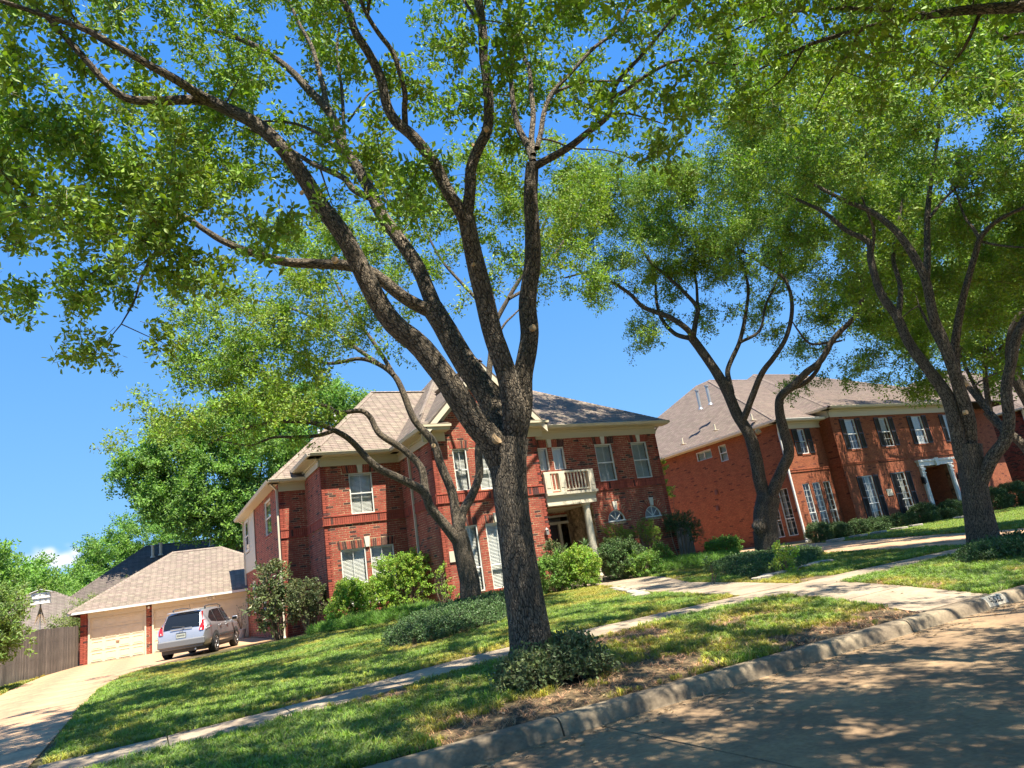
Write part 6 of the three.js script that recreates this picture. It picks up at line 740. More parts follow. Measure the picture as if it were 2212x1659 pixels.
{ // fallen leaves and grit on verge and gutter
  const g = new THREE.BufferGeometry(), v = leafGeo(0.06, 0.026, 0.5); g.setAttribute('position', new THREE.Float32BufferAttribute(LI.flatMap((i) => v[i]), 3)); g.computeVertexNormals(); const ms = [], cs = []; for (let i = 0; i < 1500; i++) { const gut = rnd() < 0.35, x = rr(-1, 20), z = gut ? -6.55 + Math.abs(rr(-1, 1) * rr(0, 1)) * 1.2 : rr(-10.5, -6.95); if (!gut && paved(x, z) && rnd() < 0.85) continue; const s = rr(0.5, 1.3), k = rr(0.7, 1.3); ms.push(M4().compose(V3(x, (gut ? 0.012 : elev(x, z) + 0.015), z), new THREE.Quaternion().setFromEuler(new THREE.Euler(-1.57 + rr(-0.4, 0.4), rr(-0.3, 0.3), rr(0, 6.28), 'YXZ')).premultiply(new THREE.Quaternion().setFromAxisAngle(V3(0, 1, 0), rr(0, 6.28))), V3(s, s, s))); cs.push(rgb(0.36 * k, 0.26 * k, 0.15 * k)); } tag(instanced('leaf_litter', g, mat(0xffffff, 0.9), ms, cs), 'dry brown fallen leaves scattered on verge and gutter', 'leaf litter');
}
// ---------------------------------------------------------------- silver car in the driveway
{
  const t = thing('parked_car', 'silver compact SUV parked nose towards the garage on the driveway', 'car', [2.1, elev(2.1, -32.76) + 0.016, -32.76], -21.8 * DEG);
  const MBODY = pmat(rgb(0.50, 0.50, 0.52), 0.32, { metalness: 0.55, clearcoat: 1, clearcoatRoughness: 0.06 }), MPLAST = mat(rgb(0.07, 0.07, 0.075), 0.7), MGL = pmat(rgb(0.012, 0.014, 0.016), 0.04, { specularIntensity: 1 }), MRED = pmat(rgb(0.55, 0.015, 0.015), 0.15, { clearcoat: 1 }), MCLEAR = pmat(rgb(0.75, 0.75, 0.75), 0.15, { clearcoat: 1 }), MTYRE = mat(rgb(0.018, 0.018, 0.018), 0.9), MALLOY = mat(rgb(0.55, 0.55, 0.56), 0.3, { metalness: 0.9 });
  // stations from tail (+z) to nose: z, lower edge, belt height, roof height, belt half width, roof half width, lower half width
  const ST = [[2.40, 0.50, 0.70, 0.72, 0.80, 0.60, 0.78], [2.37, 0.42, 0.90, 0.93, 0.86, 0.68, 0.84], [2.30, 0.36, 1.08, 1.12, 0.89, 0.70, 0.88], [2.16, 0.33, 1.12, 1.36, 0.91, 0.69, 0.92], [2.0, 0.32, 1.13, 1.60, 0.925, 0.67, 0.94], [1.86, 0.31, 1.13, 1.68, 0.93, 0.67, 0.95], [1.4, 0.30, 1.11, 1.74, 0.94, 0.68, 0.96], [0.7, 0.29, 1.09, 1.77, 0.94, 0.69, 0.965], [0, 0.29, 1.07, 1.77, 0.935, 0.69, 0.965], [-0.55, 0.29, 1.06, 1.70, 0.93, 0.67, 0.965], [-0.95, 0.29, 1.06, 1.42, 0.925, 0.69, 0.965], [-1.38, 0.29, 1.05, 1.13, 0.915, 0.72, 0.96], [-1.8, 0.30, 0.99, 1.05, 0.89, 0.68, 0.94], [-2.15, 0.32, 0.86, 0.93, 0.82, 0.6, 0.88], [-2.34, 0.36, 0.70, 0.74, 0.66, 0.45, 0.74], [-2.40, 0.42, 0.55, 0.58, 0.5, 0.3, 0.6]];
  const sec = ([z, lo, be, ro, wb, wr, wl]) => { const h = be - lo; const half = [[0, lo], [wl * 0.86, lo], [wl * 0.97, lo + h * 0.12], [wl, lo + h * 0.38], [wl * 0.995, lo + h * 0.66], [wb * 1.005, lo + h * 0.88], [wb, be], [lerp(wb, wr, 0.5), lerp(be, ro - 0.1, 0.5)], [wr, Math.max(be, ro - 0.09)], [wr * 0.82, ro - 0.025], [wr * 0.4, ro], [0, ro + 0.012]]; return [...half.map(([x, y]) => [x, y, z]), ...half.slice(1, -1).reverse().map(([x, y]) => [-x, y, z])]; };
  const interp = (z) => { for (let i = 0; i < ST.length - 1; i++) if (z <= ST[i][0] && z >= ST[i + 1][0]) { const f = (z - ST[i][0]) / (ST[i + 1][0] - ST[i][0]); return ST[i].map((v, k) => lerp(v, ST[i + 1][k], f)); } return ST[ST.length - 1]; };
  const S = ST.map(sec), n = S[0].length, P = S.flat(2), I = []; for (let i = 0; i < S.length - 1; i++) for (let j = 0; j < n; j++) { const a = i * n + j, b = i * n + (j + 1) % n; I.push(a, b, a + n, b, b + n, a + n); } for (const [k, fl] of [[0, 1], [S.length - 1, 0]]) for (let j = 1; j < n - 1; j++) fl ? I.push(k * n, k * n + j + 1, k * n + j) : I.push(k * n, k * n + j, k * n + j + 1);
  const g = new THREE.BufferGeometry(); g.setAttribute('position', new THREE.Float32BufferAttribute(P, 3)); g.setAttribute('uv', new THREE.Float32BufferAttribute(new Float32Array(P.length / 3 * 2), 2)); g.setIndex(I); g.computeVertexNormals(); mesh('body', g, MBODY, t);
  const sideX = (z, y) => { const [, lo, be, ro, wb, wr, wl] = interp(z), top = Math.max(be + 0.01, ro - 0.09); if (y >= be) return lerp(wb, wr, Math.min(1, (y - be) / (top - be))); const f = (y - lo) / (be - lo); return f > 0.66 ? lerp(wl * 0.995, wb, (f - 0.66) / 0.34) : f > 0.38 ? wl : lerp(wl * 0.95, wl, f / 0.38); };
  const patch = (pts, s, off, sub = 5) => { const P = [], I = [], sh = pts.map((p) => new THREE.Vector2(...p)); const tri = THREE.ShapeUtils.triangulateShape(sh, []); for (const f of tri) { const [A, B, C] = f.map((k) => sh[k]); for (let i = 0; i < sub; i++) for (let j = 0; j < sub - i; j++) { const q = (a, b) => [A.x + (B.x - A.x) * a / sub + (C.x - A.x) * b / sub, A.y + (B.y - A.y) * a / sub + (C.y - A.y) * b / sub]; const push = (...v) => v.forEach(([z, y]) => P.push(s * (sideX(z, y) + off), y, z)); push(q(i, j), q(i + 1, j), q(i, j + 1)); if (j < sub - i - 1) push(q(i + 1, j), q(i + 1, j + 1), q(i, j + 1)); } } void I; const g = new THREE.BufferGeometry(); g.setAttribute('position', new THREE.Float32BufferAttribute(P, 3)); g.setAttribute('uv', new THREE.Float32BufferAttribute(new Float32Array(P.length / 3 * 2), 2)); g.computeVertexNormals(); return g; };
  for (const s of [-1, 1]) {
    mesh('side_window', patch([[1.72, 1.20], [1.78, 1.36], [1.35, 1.60], [1.12, 1.63], [1.12, 1.15]], s, 0.007), MGL, t);
    mesh('side_window', patch([[1.07, 1.15], [1.07, 1.64], [0.22, 1.67], [0.12, 1.12]], s, 0.007), MGL, t); mesh('side_window', patch([[0.07, 1.12], [0.16, 1.67], [-0.45, 1.61], [-0.98, 1.30], [-1.0, 1.10]], s, 0.007), MGL, t);
    mesh('sill_trim', patch([[1.0, 0.30], [1.0, 0.40], [-0.95, 0.40], [-0.95, 0.30]], s, 0.008), MPLAST, t); mesh('door_moulding', patch([[0.95, 0.60], [0.95, 0.67], [-0.9, 0.67], [-0.9, 0.60]], s, 0.012), MPLAST, t);
    for (const z of [0.75, -0.15]) mesh('door_handle', new RoundedBoxGeometry(0.04, 0.045, 0.2, 2, 0.015).translate(s * (sideX(z, 0.98) + 0.02), 0.98, z), MALLOY, t);
    mesh('door_seam', [patch([[1.095, 0.42], [1.105, 1.12], [1.09, 1.12], [1.08, 0.42]], s, 0.004), patch([[0.1, 0.4], [0.11, 1.1], [0.095, 1.1], [0.085, 0.4]], s, 0.004), patch([[-1.0, 0.4], [-0.99, 1.08], [-1.005, 1.08], [-1.015, 0.4]], s, 0.004)], MPLAST, t);
    const mir = mesh('mirror', [new RoundedBoxGeometry(0.24, 0.17, 0.12, 3, 0.05).translate(s * 1.07, 1.17, -0.86), bx(0.12, 0.05, 0.06, s * 0.96, 1.1, -0.88)].map(flat), MBODY, t); mesh('mirror_glass', bx(0.19, 0.12, 0.004, s * 1.07, 1.17, -0.798), MGL, mir);
    mesh('roof_rail', [bar(V3(s * 0.6, 1.80, 1.5), V3(s * 0.61, 1.84, 0.9), 0.018), bar(V3(s * 0.61, 1.84, 0.9), V3(s * 0.61, 1.84, 0.0), 0.018), bar(V3(s * 0.61, 1.84, 0), V3(s * 0.59, 1.78, -0.45), 0.018), bar(V3(s * 0.6, 1.72, 1.45), V3(s * 0.6, 1.80, 1.5), 0.03), bar(V3(s * 0.59, 1.66, -0.4), V3(s * 0.59, 1.78, -0.45), 0.03)], MPLAST, t);
    // tail lamp running up the rear pillar and round the corner
    const q = (z, y) => V3(s * (sideX(z, y) + 0.012), y, z), L = []; const strip = (a) => { const P = []; for (let i = 0; i < a.length - 1; i++) { const [p0, p1] = a[i], [p2, p3] = a[i + 1]; for (const v of [p0, p1, p2, p1, p3, p2]) P.push(v.x, v.y, v.z); } const g = new THREE.BufferGeometry(); g.setAttribute('position', new THREE.Float32BufferAttribute(P, 3)); g.setAttribute('uv', new THREE.Float32BufferAttribute(new Float32Array(P.length / 3 * 2), 2)); g.computeVertexNormals(); return g; };
    const rear = (x, y, z) => V3(s * x, y, z); L.push(strip([[rear(0.66, 0.93, 2.395), rear(0.69, 1.14, 2.335)], [rear(0.80, 0.92, 2.385), rear(0.79, 1.20, 2.30)], [q(2.31, 0.93), q(2.26, 1.26)], [q(2.06, 0.97), q(2.12, 1.30)], [q(1.82, 1.02), q(2.04, 1.30)]]), strip([[rear(0.70, 1.14, 2.33), q(2.24, 1.14)], [rear(0.70, 1.32, 2.22), q(2.12, 1.32)], [rear(0.67, 1.50, 2.10), q(2.0, 1.5)], [rear(0.64, 1.62, 2.02), q(1.93, 1.62)]])); mesh('tail_lamp', L, MRED, t); mesh('reversing_lamp', strip([[rear(0.70, 0.93, 2.402), rear(0.71, 1.0, 2.385)], [q(2.30, 0.935), q(2.28, 1.0)], [q(2.0, 0.98), q(2.0, 1.03)]]).translate(s * 0.008, 0, 0.006), MCLEAR, t);
    mesh('rear_reflector', bx(0.22, 0.05, 0.02, s * 0.62, 0.56, 2.405), MRED, t);
    for (const z of [1.36, -1.32]) { // arches and wheels
      const arch = []; const N = 18; for (let i = 0; i <= N; i++) { const a = i / N * Math.PI; arch.push([z + 0.45 * Math.cos(a), Math.max(0.31, 0.38 + 0.45 * Math.sin(a))]); } mesh('wheel_arch', patch(arch, s, 0.004, 3), MPLAST, t);
      const w = new THREE.Group(); w.name = 'wheel'; w.position.set(s * 0.86, 0.365, z); t.add(w); mesh('tyre', new THREE.LatheGeometry([[0.24, -0.11], [0.33, -0.125], [0.36, -0.10], [0.365, 0], [0.36, 0.10], [0.33, 0.125], [0.24, 0.11], [0.24, -0.11]].map((p) => new THREE.Vector2(...p)), 28).rotateZ(Math.PI / 2), MTYRE, w); const sp = [new THREE.CylinderGeometry(0.245, 0.245, 0.02, 24).rotateZ(Math.PI / 2).translate(s * 0.02, 0, 0)]; for (let i = 0; i < 5; i++) sp.push(new THREE.BoxGeometry(0.03, 0.24, 0.06).translate(s * 0.10, 0.12, 0).rotateX(i * 1.2566)); sp.push(new THREE.TorusGeometry(0.235, 0.018, 6, 24).rotateY(Math.PI / 2).translate(s * 0.10, 0, 0), new THREE.CylinderGeometry(0.05, 0.05, 0.03, 12).rotateZ(Math.PI / 2).translate(s * 0.11, 0, 0)); mesh('rim', sp.map(flat), MALLOY, w);
    }
  }
  const quad = (a, b, c, d) => { const g = new THREE.BufferGeometry(); g.setAttribute('position', new THREE.Float32BufferAttribute([a, b, c, a, c, d].flat(), 3)); g.setAttribute('uv', new THREE.Float32BufferAttribute([0, 0, 1, 0, 1, 1, 0, 0, 1, 1, 0, 1], 2)); g.computeVertexNormals(); return g; };
  mesh('rear_window', [quad([-0.66, 1.10, 2.335], [0.66, 1.10, 2.335], [0.66, 1.30, 2.235], [-0.66, 1.30, 2.235]), quad([-0.66, 1.30, 2.235], [0.66, 1.30, 2.235], [0.58, 1.60, 2.04], [-0.58, 1.60, 2.04])], MGL, t); mesh('windscreen', quad([0.70, 1.14, -1.385], [-0.70, 1.14, -1.385], [-0.62, 1.68, -0.60], [0.62, 1.68, -0.60]), MGL, t);
  mesh('rear_spoiler', new RoundedBoxGeometry(1.2, 0.04, 0.24, 2, 0.018).rotateX(0.1).translate(0, 1.69, 1.98), MBODY, t); mesh('rear_bumper', [new RoundedBoxGeometry(1.72, 0.26, 0.16, 3, 0.05).translate(0, 0.55, 2.38), new RoundedBoxGeometry(1.6, 0.12, 0.2, 2, 0.03).translate(0, 0.40, 2.3)].map(flat), mat(rgb(0.16, 0.16, 0.165), 0.55), t); mesh('underbody', bb(-0.8, 0.8, 0.2, 0.34, -2.1, 2.15), MPLAST, t); mesh('exhaust', new THREE.CylinderGeometry(0.035, 0.035, 0.2, 10).rotateX(Math.PI / 2).translate(0.5, 0.27, 2.25), MALLOY, t);
  mesh('tailgate_trim', new RoundedBoxGeometry(0.8, 0.035, 0.03, 2, 0.012).translate(0, 1.075, 2.365), MALLOY, t); mesh('wiper', [bar(V3(0.05, 1.13, 2.335), V3(-0.36, 1.18, 2.31), 0.012, 6), bx(0.08, 0.05, 0.04, 0.07, 1.12, 2.34)].map(flat), MPLAST, t);
  mesh('emblem', [bar(V3(-0.055, 1.03, 2.385), V3(-0.04, 0.95, 2.402), 0.011, 6), bar(V3(0.055, 1.03, 2.385), V3(0.04, 0.95, 2.402), 0.011, 6), bar(V3(-0.045, 0.988, 2.396), V3(0.045, 0.988, 2.396), 0.009, 6)], MALLOY, t);
  { const c = document.createElement('canvas'); c.width = 256; c.height = 128; const q = c.getContext('2d'); q.fillStyle = '#b9bdb2'; q.fillRect(0, 0, 256, 128); q.fillStyle = '#39424a'; q.fillRect(0, 0, 256, 18); q.fillStyle = '#2a2d30'; for (let i = 0; i < 7; i++) q.fillRect(22 + i * 31, 44 + (i * 7) % 5, 20, 56 - (i * 11) % 9); const tx = new THREE.CanvasTexture(c); tx.colorSpace = THREE.SRGBColorSpace; const pl = mesh('number_plate', [bx(0.36, 0.2, 0.012, 0, 0.83, 2.404)], MPLAST, t); mesh('plate_face', quad([-0.165, 0.742, 2.4115], [0.165, 0.742, 2.4115], [0.165, 0.918, 2.4115], [-0.165, 0.918, 2.4115]), mat(0xffffff, 0.5, { map: tx }), pl); }
  mesh('aerial', bar(V3(0, 1.78, 1.35), V3(0, 1.96, 1.46), 0.006, 5), MPLAST, t);
  for (const s of [-1, 1]) mesh('headlight', new RoundedBoxGeometry(0.3, 0.16, 0.1, 2, 0.04).rotateY(s * 0.5).translate(s * 0.6, 0.78, -2.2), MCLEAR, t);
}
// ---------------------------------------------------------------- fences, small things by the houses
const woodMats = Array.from({ length: 6 }, (_, i) => { const m = woodMap.clone(); m.offset.set(i * 0.17, i * 0.31); m.repeat.set(1, 1); m.needsUpdate = true; const k = [0.19, 0.25, 0.3, 0.22, 0.36, 0.27][i]; return mat(rgb(k * 1.1, k * 1.07, k * 1.03), 1, { map: m }); });
function fence(label, A, B, h, w = 0.145, cap = false, mats = woodMats, side = 1) {
  const d = V3(B[0] - A[0], 0, B[1] - A[1]), L = d.length(), yaw = Math.atan2(-d.z, d.x), t = thing('wooden_fence', label, 'fence', [A[0], 0, A[1]], yaw), n = Math.floor(L / w); d.normalize();
  for (let i = 0; i < n; i++) { const x = (i + 0.5) * w, gx = A[0] + d.x * x, gz = A[1] + d.z * x, e = elev(gx, gz), hh = h + rr(-0.02, 0.02); const g = new THREE.BoxGeometry(w - 0.006, hh, 0.018); g.translate(x, e + hh / 2 - 0.02, rr(-0.004, 0.004)); mesh('plank', g, pick(mats), t); }
  for (const y of [0.35, h * 0.55, h - 0.25]) mesh('rail', bx(L, 0.09, 0.04, L / 2, elev(A[0], A[1]) + y, -0.032 * side), mats[0], t); for (let x = 0; x <= L; x += 2.4) mesh('post', bx(0.1, h, 0.1, x, elev(A[0], A[1]) + h / 2, -0.104 * side), mats[1], t); if (cap) mesh('cap_board', bx(L, 0.03, 0.12, L / 2, elev(A[0], A[1]) + h + 0.02, 0), mats[2], t);
}
fence('weathered grey plank fence running forward from the garage corner', [-3.02, -43.5], [-4.75, -33], 2.0, 0.145, false, woodMats, -1); fence('weathered grey plank fence continuing towards the street on the left', [-4.77, -32.9], [-5.6, -26.2], 2.0, 0.145, false, woodMats, -1);
{ fence('short wooden fence section at the right house corner', [21.62, -25.9], [23.3, -25.9], 1.95, 0.145, true); }
{ // flower pot beside the garage door
  const t = thing('potted_plant', 'pale pot with spindly bare plant at the garage corner', 'potted plant', [4.72, elev(4.7, -42.9) + 0.02, -42.9]); mesh('pot', new THREE.LatheGeometry([[0, 0], [0.17, 0], [0.24, 0.42], [0.27, 0.44], [0.27, 0.5], [0.22, 0.5], [0.2, 0.42], [0, 0.42]].map((p) => new THREE.Vector2(...p)), 18), mat(rgb(0.6, 0.55, 0.48), 0.8), t); const sg = []; for (let i = 0; i < 9; i++) { const a = rr(0, 6.28), e = V3(Math.cos(a) * rr(0.2, 0.45), rr(1.1, 1.9), Math.sin(a) * rr(0.2, 0.4)); sg.push(tube([V3(0, 0.4, 0), e.clone().multiplyScalar(0.5).add(V3(0, 0.3, 0)), e], [0.012, 0.01, 0.004], 5)); } mesh('stems', sg, MTWIG2, t); const ms = []; for (let i = 0; i < 30; i++) ms.push(M4().compose(V3(rr(-0.4, 0.4), rr(0.6, 1.8), rr(-0.3, 0.3)), qUp(V3(rr(-1, 1), rr(0, 1), rr(-1, 1)).normalize()), V3(0.6, 0.6, 0.6))); instanced('leaves', SHRFINE[0], LEAF.olive, ms, null, t);
}
{ // martin house on a pole behind the fence
  const p = atDist(88, 1292, 47), t = thing('bird_house', 'white multi hole bird house on a pole behind the fence', 'bird house', [p.x, 0.3, p.z]); const h = p.y - 0.3; mesh('pole', cyl(0.04, 0.04, h - 0.3, 8, 0, 0, 0), mat(rgb(0.3, 0.28, 0.26), 0.7), t); mesh('box', [bx(0.86, 0.27, 0.6, 0, h - 0.16, 0), bx(0.86, 0.27, 0.6, 0, h + 0.13, 0), bx(0.96, 0.03, 0.72, 0, h - 0.31, 0), bx(0.96, 0.025, 0.72, 0, h - 0.012, 0)], MWHITE, t); mesh('roof', [bx(0.62, 0.03, 0.8, -0.27, h + 0.36, 0).clone(), bx(0.62, 0.03, 0.8, 0.27, h + 0.361, 0)].map((g, i) => { g.translate(i ? -0.27 : 0.27, -h - 0.36, 0); g.rotateZ(i ? -0.32 : 0.32); return g.translate(i ? 0.27 : -0.27, h + 0.36, 0); }), MWHITE, t); for (const y of [h - 0.15, h + 0.14]) for (const x of [-0.27, 0, 0.27]) mesh('entrance_hole', new THREE.CylinderGeometry(0.055, 0.055, 0.01, 12).rotateX(Math.PI / 2).translate(x, y, 0.304), MROOM, t); const fr = []; for (let i = 0; i < 40; i++) { const a = rr(0, 6.28), L = rr(0.5, 1.0); fr.push(flat(bar(V3(0, h - 0.4, 0), V3(Math.cos(a) * 0.3 * L, h - 0.4 - L * 1.1, Math.sin(a) * 0.3 * L), 0.012, 4, 0.004))); } mesh('dry_fronds', fr, mat(rgb(0.42, 0.27, 0.13), 1), t).userData.kind = 'stuff';
}
{ // stepping stones in the neighbour's bed, border stones along the front walk
  const st = [mat(rgb(0.52, 0.47, 0.40), 0.9, { map: concreteMap }), mat(rgb(0.45, 0.40, 0.34), 0.9, { map: concreteMap })];
  const stone = (r, h) => { const n = 9, sh = new THREE.Shape(); for (let i = 0; i < n; i++) { const a = i / n * 6.283, q = r * rr(0.75, 1.15); i ? sh.lineTo(Math.cos(a) * q * 1.25, Math.sin(a) * q) : sh.moveTo(Math.cos(a) * q * 1.25, Math.sin(a) * q); } sh.closePath(); return new THREE.ExtrudeGeometry(sh, { depth: h, bevelEnabled: true, bevelSize: 0.02, bevelThickness: 0.015, bevelSegments: 1 }).rotateX(-Math.PI / 2); };
  const lab = [[720, 1155, 'flat stepping stone below the first tall shuttered window'], [590, 1185, 'long flat stone at the lawn edge near the white downspout'], [450, 1200, 'flat stone closest to the white downspout'], [855, 1130, 'flat stone at the lawn edge below the second tall window'], [965, 1110, 'small flat stone before the entry bushes'], [1265, 1060, 'pale flat stone beside the entry step']];
  for (const [x, y, l] of lab) { const p = atZ(1659 + x / 3, 774 + y / 3, -21.9); const o = mesh('stepping_stone', stone(0.36, 0.12).translate(p.x, elev(p.x, -21.9) + 0.02, -21.9), pick(st)); tag(o, l, 'stone', 'stepping stones in front of the shuttered house'); }
  const path = [[12.0, -15.6], [12.6, -16.6], [13.2, -17.8], [14.0, -20.0]]; let k = 0; for (let i = 0; i < path.length - 1; i++) for (let f = 0; f < 1; f += 0.2) { const x = lerp(path[i][0], path[i + 1][0], f) - 0.2 + rr(-0.08, 0.08), z = lerp(path[i][1], path[i + 1][1], f) + rr(-0.08, 0.08); tag(mesh('edging_stone', stone(rr(0.10, 0.2), 0.07).rotateY(rr(0, 3)).translate(x, elev(x, z), z), pick(st)), 'rough pale edging stone along the front walk', 'stone', 'edging stones along the front walk'); k++; }
  for (let i = 0; i < 16; i++) { const f = i / 16, x = lerp(14.4, 18.5, f) + rr(-0.1, 0.1), z = lerp(-14.0, -14.9, f) + rr(-0.1, 0.1); tag(mesh('edging_stone', stone(rr(0.10, 0.22), 0.08).rotateY(rr(0, 3)).translate(x, elev(x, z), z), pick(st)), 'rough pale stone edging the forked oak bed', 'stone', 'stones edging the oak bed'); } void k;
}
{ // fallen twig in the gutter, cable by the neighbour's wall
  const t = tube([V3(5.1, 0.02, -6.2), V3(5.35, 0.06, -6.32), V3(5.62, 0.03, -6.28), V3(5.9, 0.05, -6.42)], [0.006, 0.006, 0.005, 0.003], 5); tag(mesh('fallen_twig', [t, tube([V3(5.35, 0.06, -6.32), V3(5.5, 0.08, -6.5), V3(5.6, 0.03, -6.55)], [0.005, 0.004, 0.002], 5)], MTWIG2), 'small fallen twig lying in the gutter', 'twig');
  const e = elev(30, -28) + 0.05; tag(mesh('garden_hose', tube([V3(30.9, e + 0.9, -29.4), V3(30.8, e + 0.5, -29.3), V3(30.7, e + 0.05, -29.1), V3(30.3, e, -28.6), V3(30.6, e, -28), V3(30.2, e, -27.4)], [0.02, 0.02, 0.02, 0.02, 0.02, 0.02], 6), mat(rgb(0.02, 0.02, 0.02), 0.6)), 'black hose hanging down the side wall of the shuttered house', 'hose');
}
// ---------------------------------------------------------------- houses and trees beyond
function farHouse(name, label, ridgeL, ridgeR, dist, drop, run, style) { // hipped roof seen over the garage
  const H = new House(name, label, [], style), a = atDist(...ridgeL, dist), b = atDist(...ridgeR, dist), d = b.clone().sub(a).setY(0).normalize(), n = V3(-d.z, 0, d.x), y = a.y, e = y - drop; if (n.dot(a) > 0) n.negate(); const P = (p, s, u) => { const q = p.clone().addScaledVector(n, s * run).addScaledVector(d, u); return [q.x, e, q.z]; }; const ra = [a.x, y, a.z], rb = [b.x, y, b.z], f0 = P(a, 1, -run), f1 = P(b, 1, run), g0 = P(a, -1, -run), g1 = P(b, -1, run);
  H.roof([f0, f1, rb, ra]); H.roof([g0, f0, ra]); H.roof([f1, g1, rb]); H.roof([g1, g0, ra, rb], { plain: true }); H.cap(ra, rb); H.cap(f0, ra); H.cap(f1, rb);
  const W = (p, q) => { const A = V3(...p), B = V3(...q), c = A.clone().add(B).multiplyScalar(0.5), L = A.distanceTo(B), g = new THREE.BoxGeometry(L - 1, e - 0.2, 0.2); g.rotateY(Math.atan2(-(B.z - A.z), B.x - A.x)); const o = a.clone().add(b).multiplyScalar(0.5).setY(0).sub(c.clone().setY(0)).normalize().multiplyScalar(0.5); mesh('wall', g.translate(c.x + o.x, (e - 0.2) / 2 + 0.2, c.z + o.z), style.plain, H.root); }; W(f0, f1); W(f1, g1); W(g1, g0); W(g0, f0); mesh('gutter', [rbar(V3(f0[0], e - 0.04, f0[2]), V3(f1[0], e - 0.04, f1[2]), 0.12, 0.14), rbar(V3(f0[0], e - 0.04, f0[2]), V3(g0[0], e - 0.04, g0[2]), 0.12, 0.14)], MWHITE, H.root); H.finish(0, 60); return { H, a, b, d, n };
}
{
  const st = { ...STYLE2, plain: mat(rgb(0.25, 0.09, 0.06), 1), shingle: () => jit(0.17, 0.135, 0.11, 0.15), exposure: 0.2, tab: 0.45 };
  const f = farHouse('far_house', 'brown hipped roof of the house behind the garage', [314, 1180], [528, 1153], 66, 4.6, 6.0, st); for (const [vx, vy] of [[330, 1190], [347, 1185], [481, 1158], [455, 1166]]) { const p = atDist(vx, vy, 64.6); pipe(f.H, 'roof_vent', p.x, p.y - 0.5, p.z, 0.95, 0.12, MCREAM2); }
  const st2 = { ...st, shingle: () => jit(0.235, 0.19, 0.155, 0.14) }; farHouse('far_house', 'small brown roof with white gutter beyond the plank fence', [20, 1290], [118, 1284], 60, 2.6, 4.2, st2);
}
function farTree(name, label, x, z, blobs, leaf, geos, group, size = [0.9, 1.5]) { // crown of leaf clumps round its limbs
  const T = new Tree(name, label, x, z, group); const top = Math.max(...blobs.map((b) => b[1])); T.stem([V3(x, elev(x, z) - 0.2, z), V3(x + 0.2, top * 0.35, z), V3(x, top * 0.75, z)], [0.35, 0.26, 0.1], 10); const list = []; for (const [bx0, by, bz, r, n] of blobs) { T.stem([V3(x + 0.1, top * rr(0.25, 0.45), z), V3(x + bx0 * 0.5, by * 0.75, z + bz * 0.5), V3(x + bx0, by, z + bz)], [0.16, 0.1, 0.03], 7); for (let i = 0; i < n; i++) { const d = V3(rr(-1, 1), rr(-0.8, 1), rr(-1, 1)).normalize(), q = r * (1 + 0.45 * fbm(d.x * 2 + x, d.y * 2, d.z * 2 + by, 3) * 2) * (0.45 + 0.55 * Math.sqrt(rnd())); list.push(V3(x + bx0 + d.x * q, Math.max(0.8, by + d.y * q * 0.85), z + bz + d.z * q)); } } T.clumps(list, { twigs: 6, spread: 0.6, maxR: 0.05, size }); T.finish(leaf, geos); return T;
}
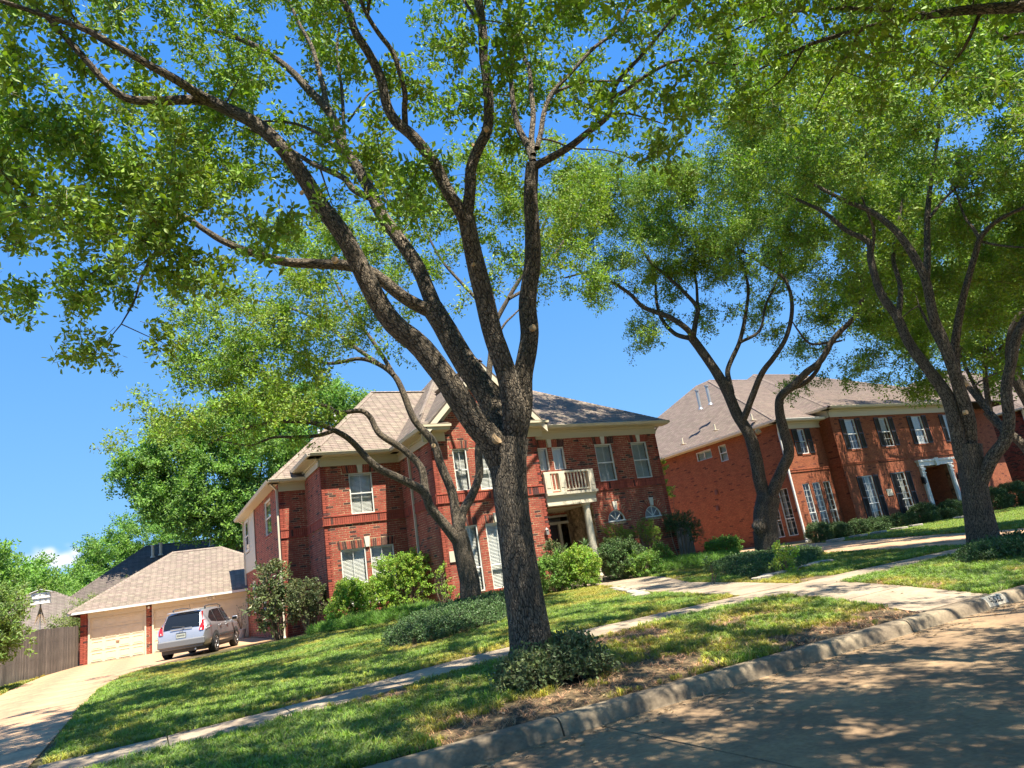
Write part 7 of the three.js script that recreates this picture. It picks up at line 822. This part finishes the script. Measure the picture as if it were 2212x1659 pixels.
{
  const gT = 'trees beyond the houses';
  let p = atDist(545, 1180, 62); farTree('shade_tree', 'broad green shade tree towering behind the garage and the gabled house', p.x, p.z, [[-8, 13.4, 0, 2.0, 50], [-5.5, 15.4, 0, 2.5, 80], [-2, 17.0, 0, 2.7, 90], [2, 18, 0, 2.8, 90], [6, 18.6, 0, 3, 90], [9, 17.6, 0, 3, 80], [-6.4, 11.4, 0, 2.2, 60], [-3, 12.8, 1, 2.8, 80], [1, 14, 1, 3, 90], [5, 14, 1, 3, 80], [-4.4, 9.6, 1, 1.9, 50], [-1.4, 9.8, 1, 2.2, 60], [1.5, 10.2, 1, 2.4, 60], [4.5, 9.6, 1, 2.4, 56], [-1, 7.8, 1, 1.8, 40]], LEAF.far, OAKFAR, gT);
  for (const [vx, dist, h, r, lab] of [[30, 78, 8.6, 3.2, 'pale green feathery tree at the far left'], [95, 84, 6.6, 2.8, 'rounded green tree below the small cloud'], [165, 92, 7.4, 3.0, 'green tree left of the garage roof'], [235, 96, 11.5, 3.6, 'tall green tree beside the house behind the garage'], [310, 98, 14.5, 4.2, 'tall green tree above the far brown roof'], [-50, 70, 9, 3.4, 'green tree off the left edge of the fence']]) { p = atDist(vx, 1270, dist); farTree('distant_tree', lab, p.x, p.z, [[0, h - r * 0.5, 0, r, 90], [-r * 0.7, h - r * 1.2, 0.5, r * 0.8, 60], [r * 0.7, h - r * 1.1, 0.5, r * 0.85, 60], [0, h - r * 1.9, 1, r, 60], [-r * 0.5, h - r * 2.6, 1, r, 50]], LEAF.far, OAKFAR, gT); }
  p = atDist(215, 1300, 54); farTree('crape_myrtle', 'pale yellow green small tree behind the garage end', p.x, p.z, [[0, 3.0, 0, 1.2, 60], [1.3, 3.5, 0, 0.9, 40], [-1.3, 2.4, 0, 1.1, 40], [2.3, 4.1, 0, 0.6, 20]], leafMat(rgb(0.2, 0.27, 0.05), 0.4, 0.2), OAKMID, gT, [0.9, 1.4]);
  p = atDist(-30, 1400, 31); { const T = farTree('young_tree', 'bright leafed tree overhanging the plank fence at the left edge', p.x - 1.0, p.z, [[0.1, 3.3, 0, 1.0, 80], [0.9, 2.9, 0, 1.0, 90], [0.5, 2.2, 0.2, 1.0, 80], [-0.6, 2.6, 0.4, 1.1, 60], [1.2, 2.0, 0, 0.6, 36]], leafMat(rgb(0.17, 0.27, 0.03), 0.45, 0.35), SHRBIG, gT, [0.8, 1.2]); void T; }
  for (const [vx, dist, h, r, lab] of [[1960, 78, 12, 4.2, 'tall tree behind the roof of the shuttered house'], [2120, 84, 12, 4.5, 'broad tree behind the farthest brick house'], [2260, 76, 10, 4, 'tree past the right edge of the farthest house']]) { p = atDist(vx, 1000, dist); farTree('distant_tree', lab, p.x, p.z, [[0, h - r * 0.5, 0, r, 90], [-r * 0.7, h - r * 1.2, 0.5, r * 0.8, 60], [r * 0.7, h - r * 1.1, 0.5, r * 0.85, 60]], LEAF.far, OAKFAR, gT); }
}
scene.updateMatrixWorld(true);
renderer.setSize(1024, 768);
renderer.render(scene, camera);
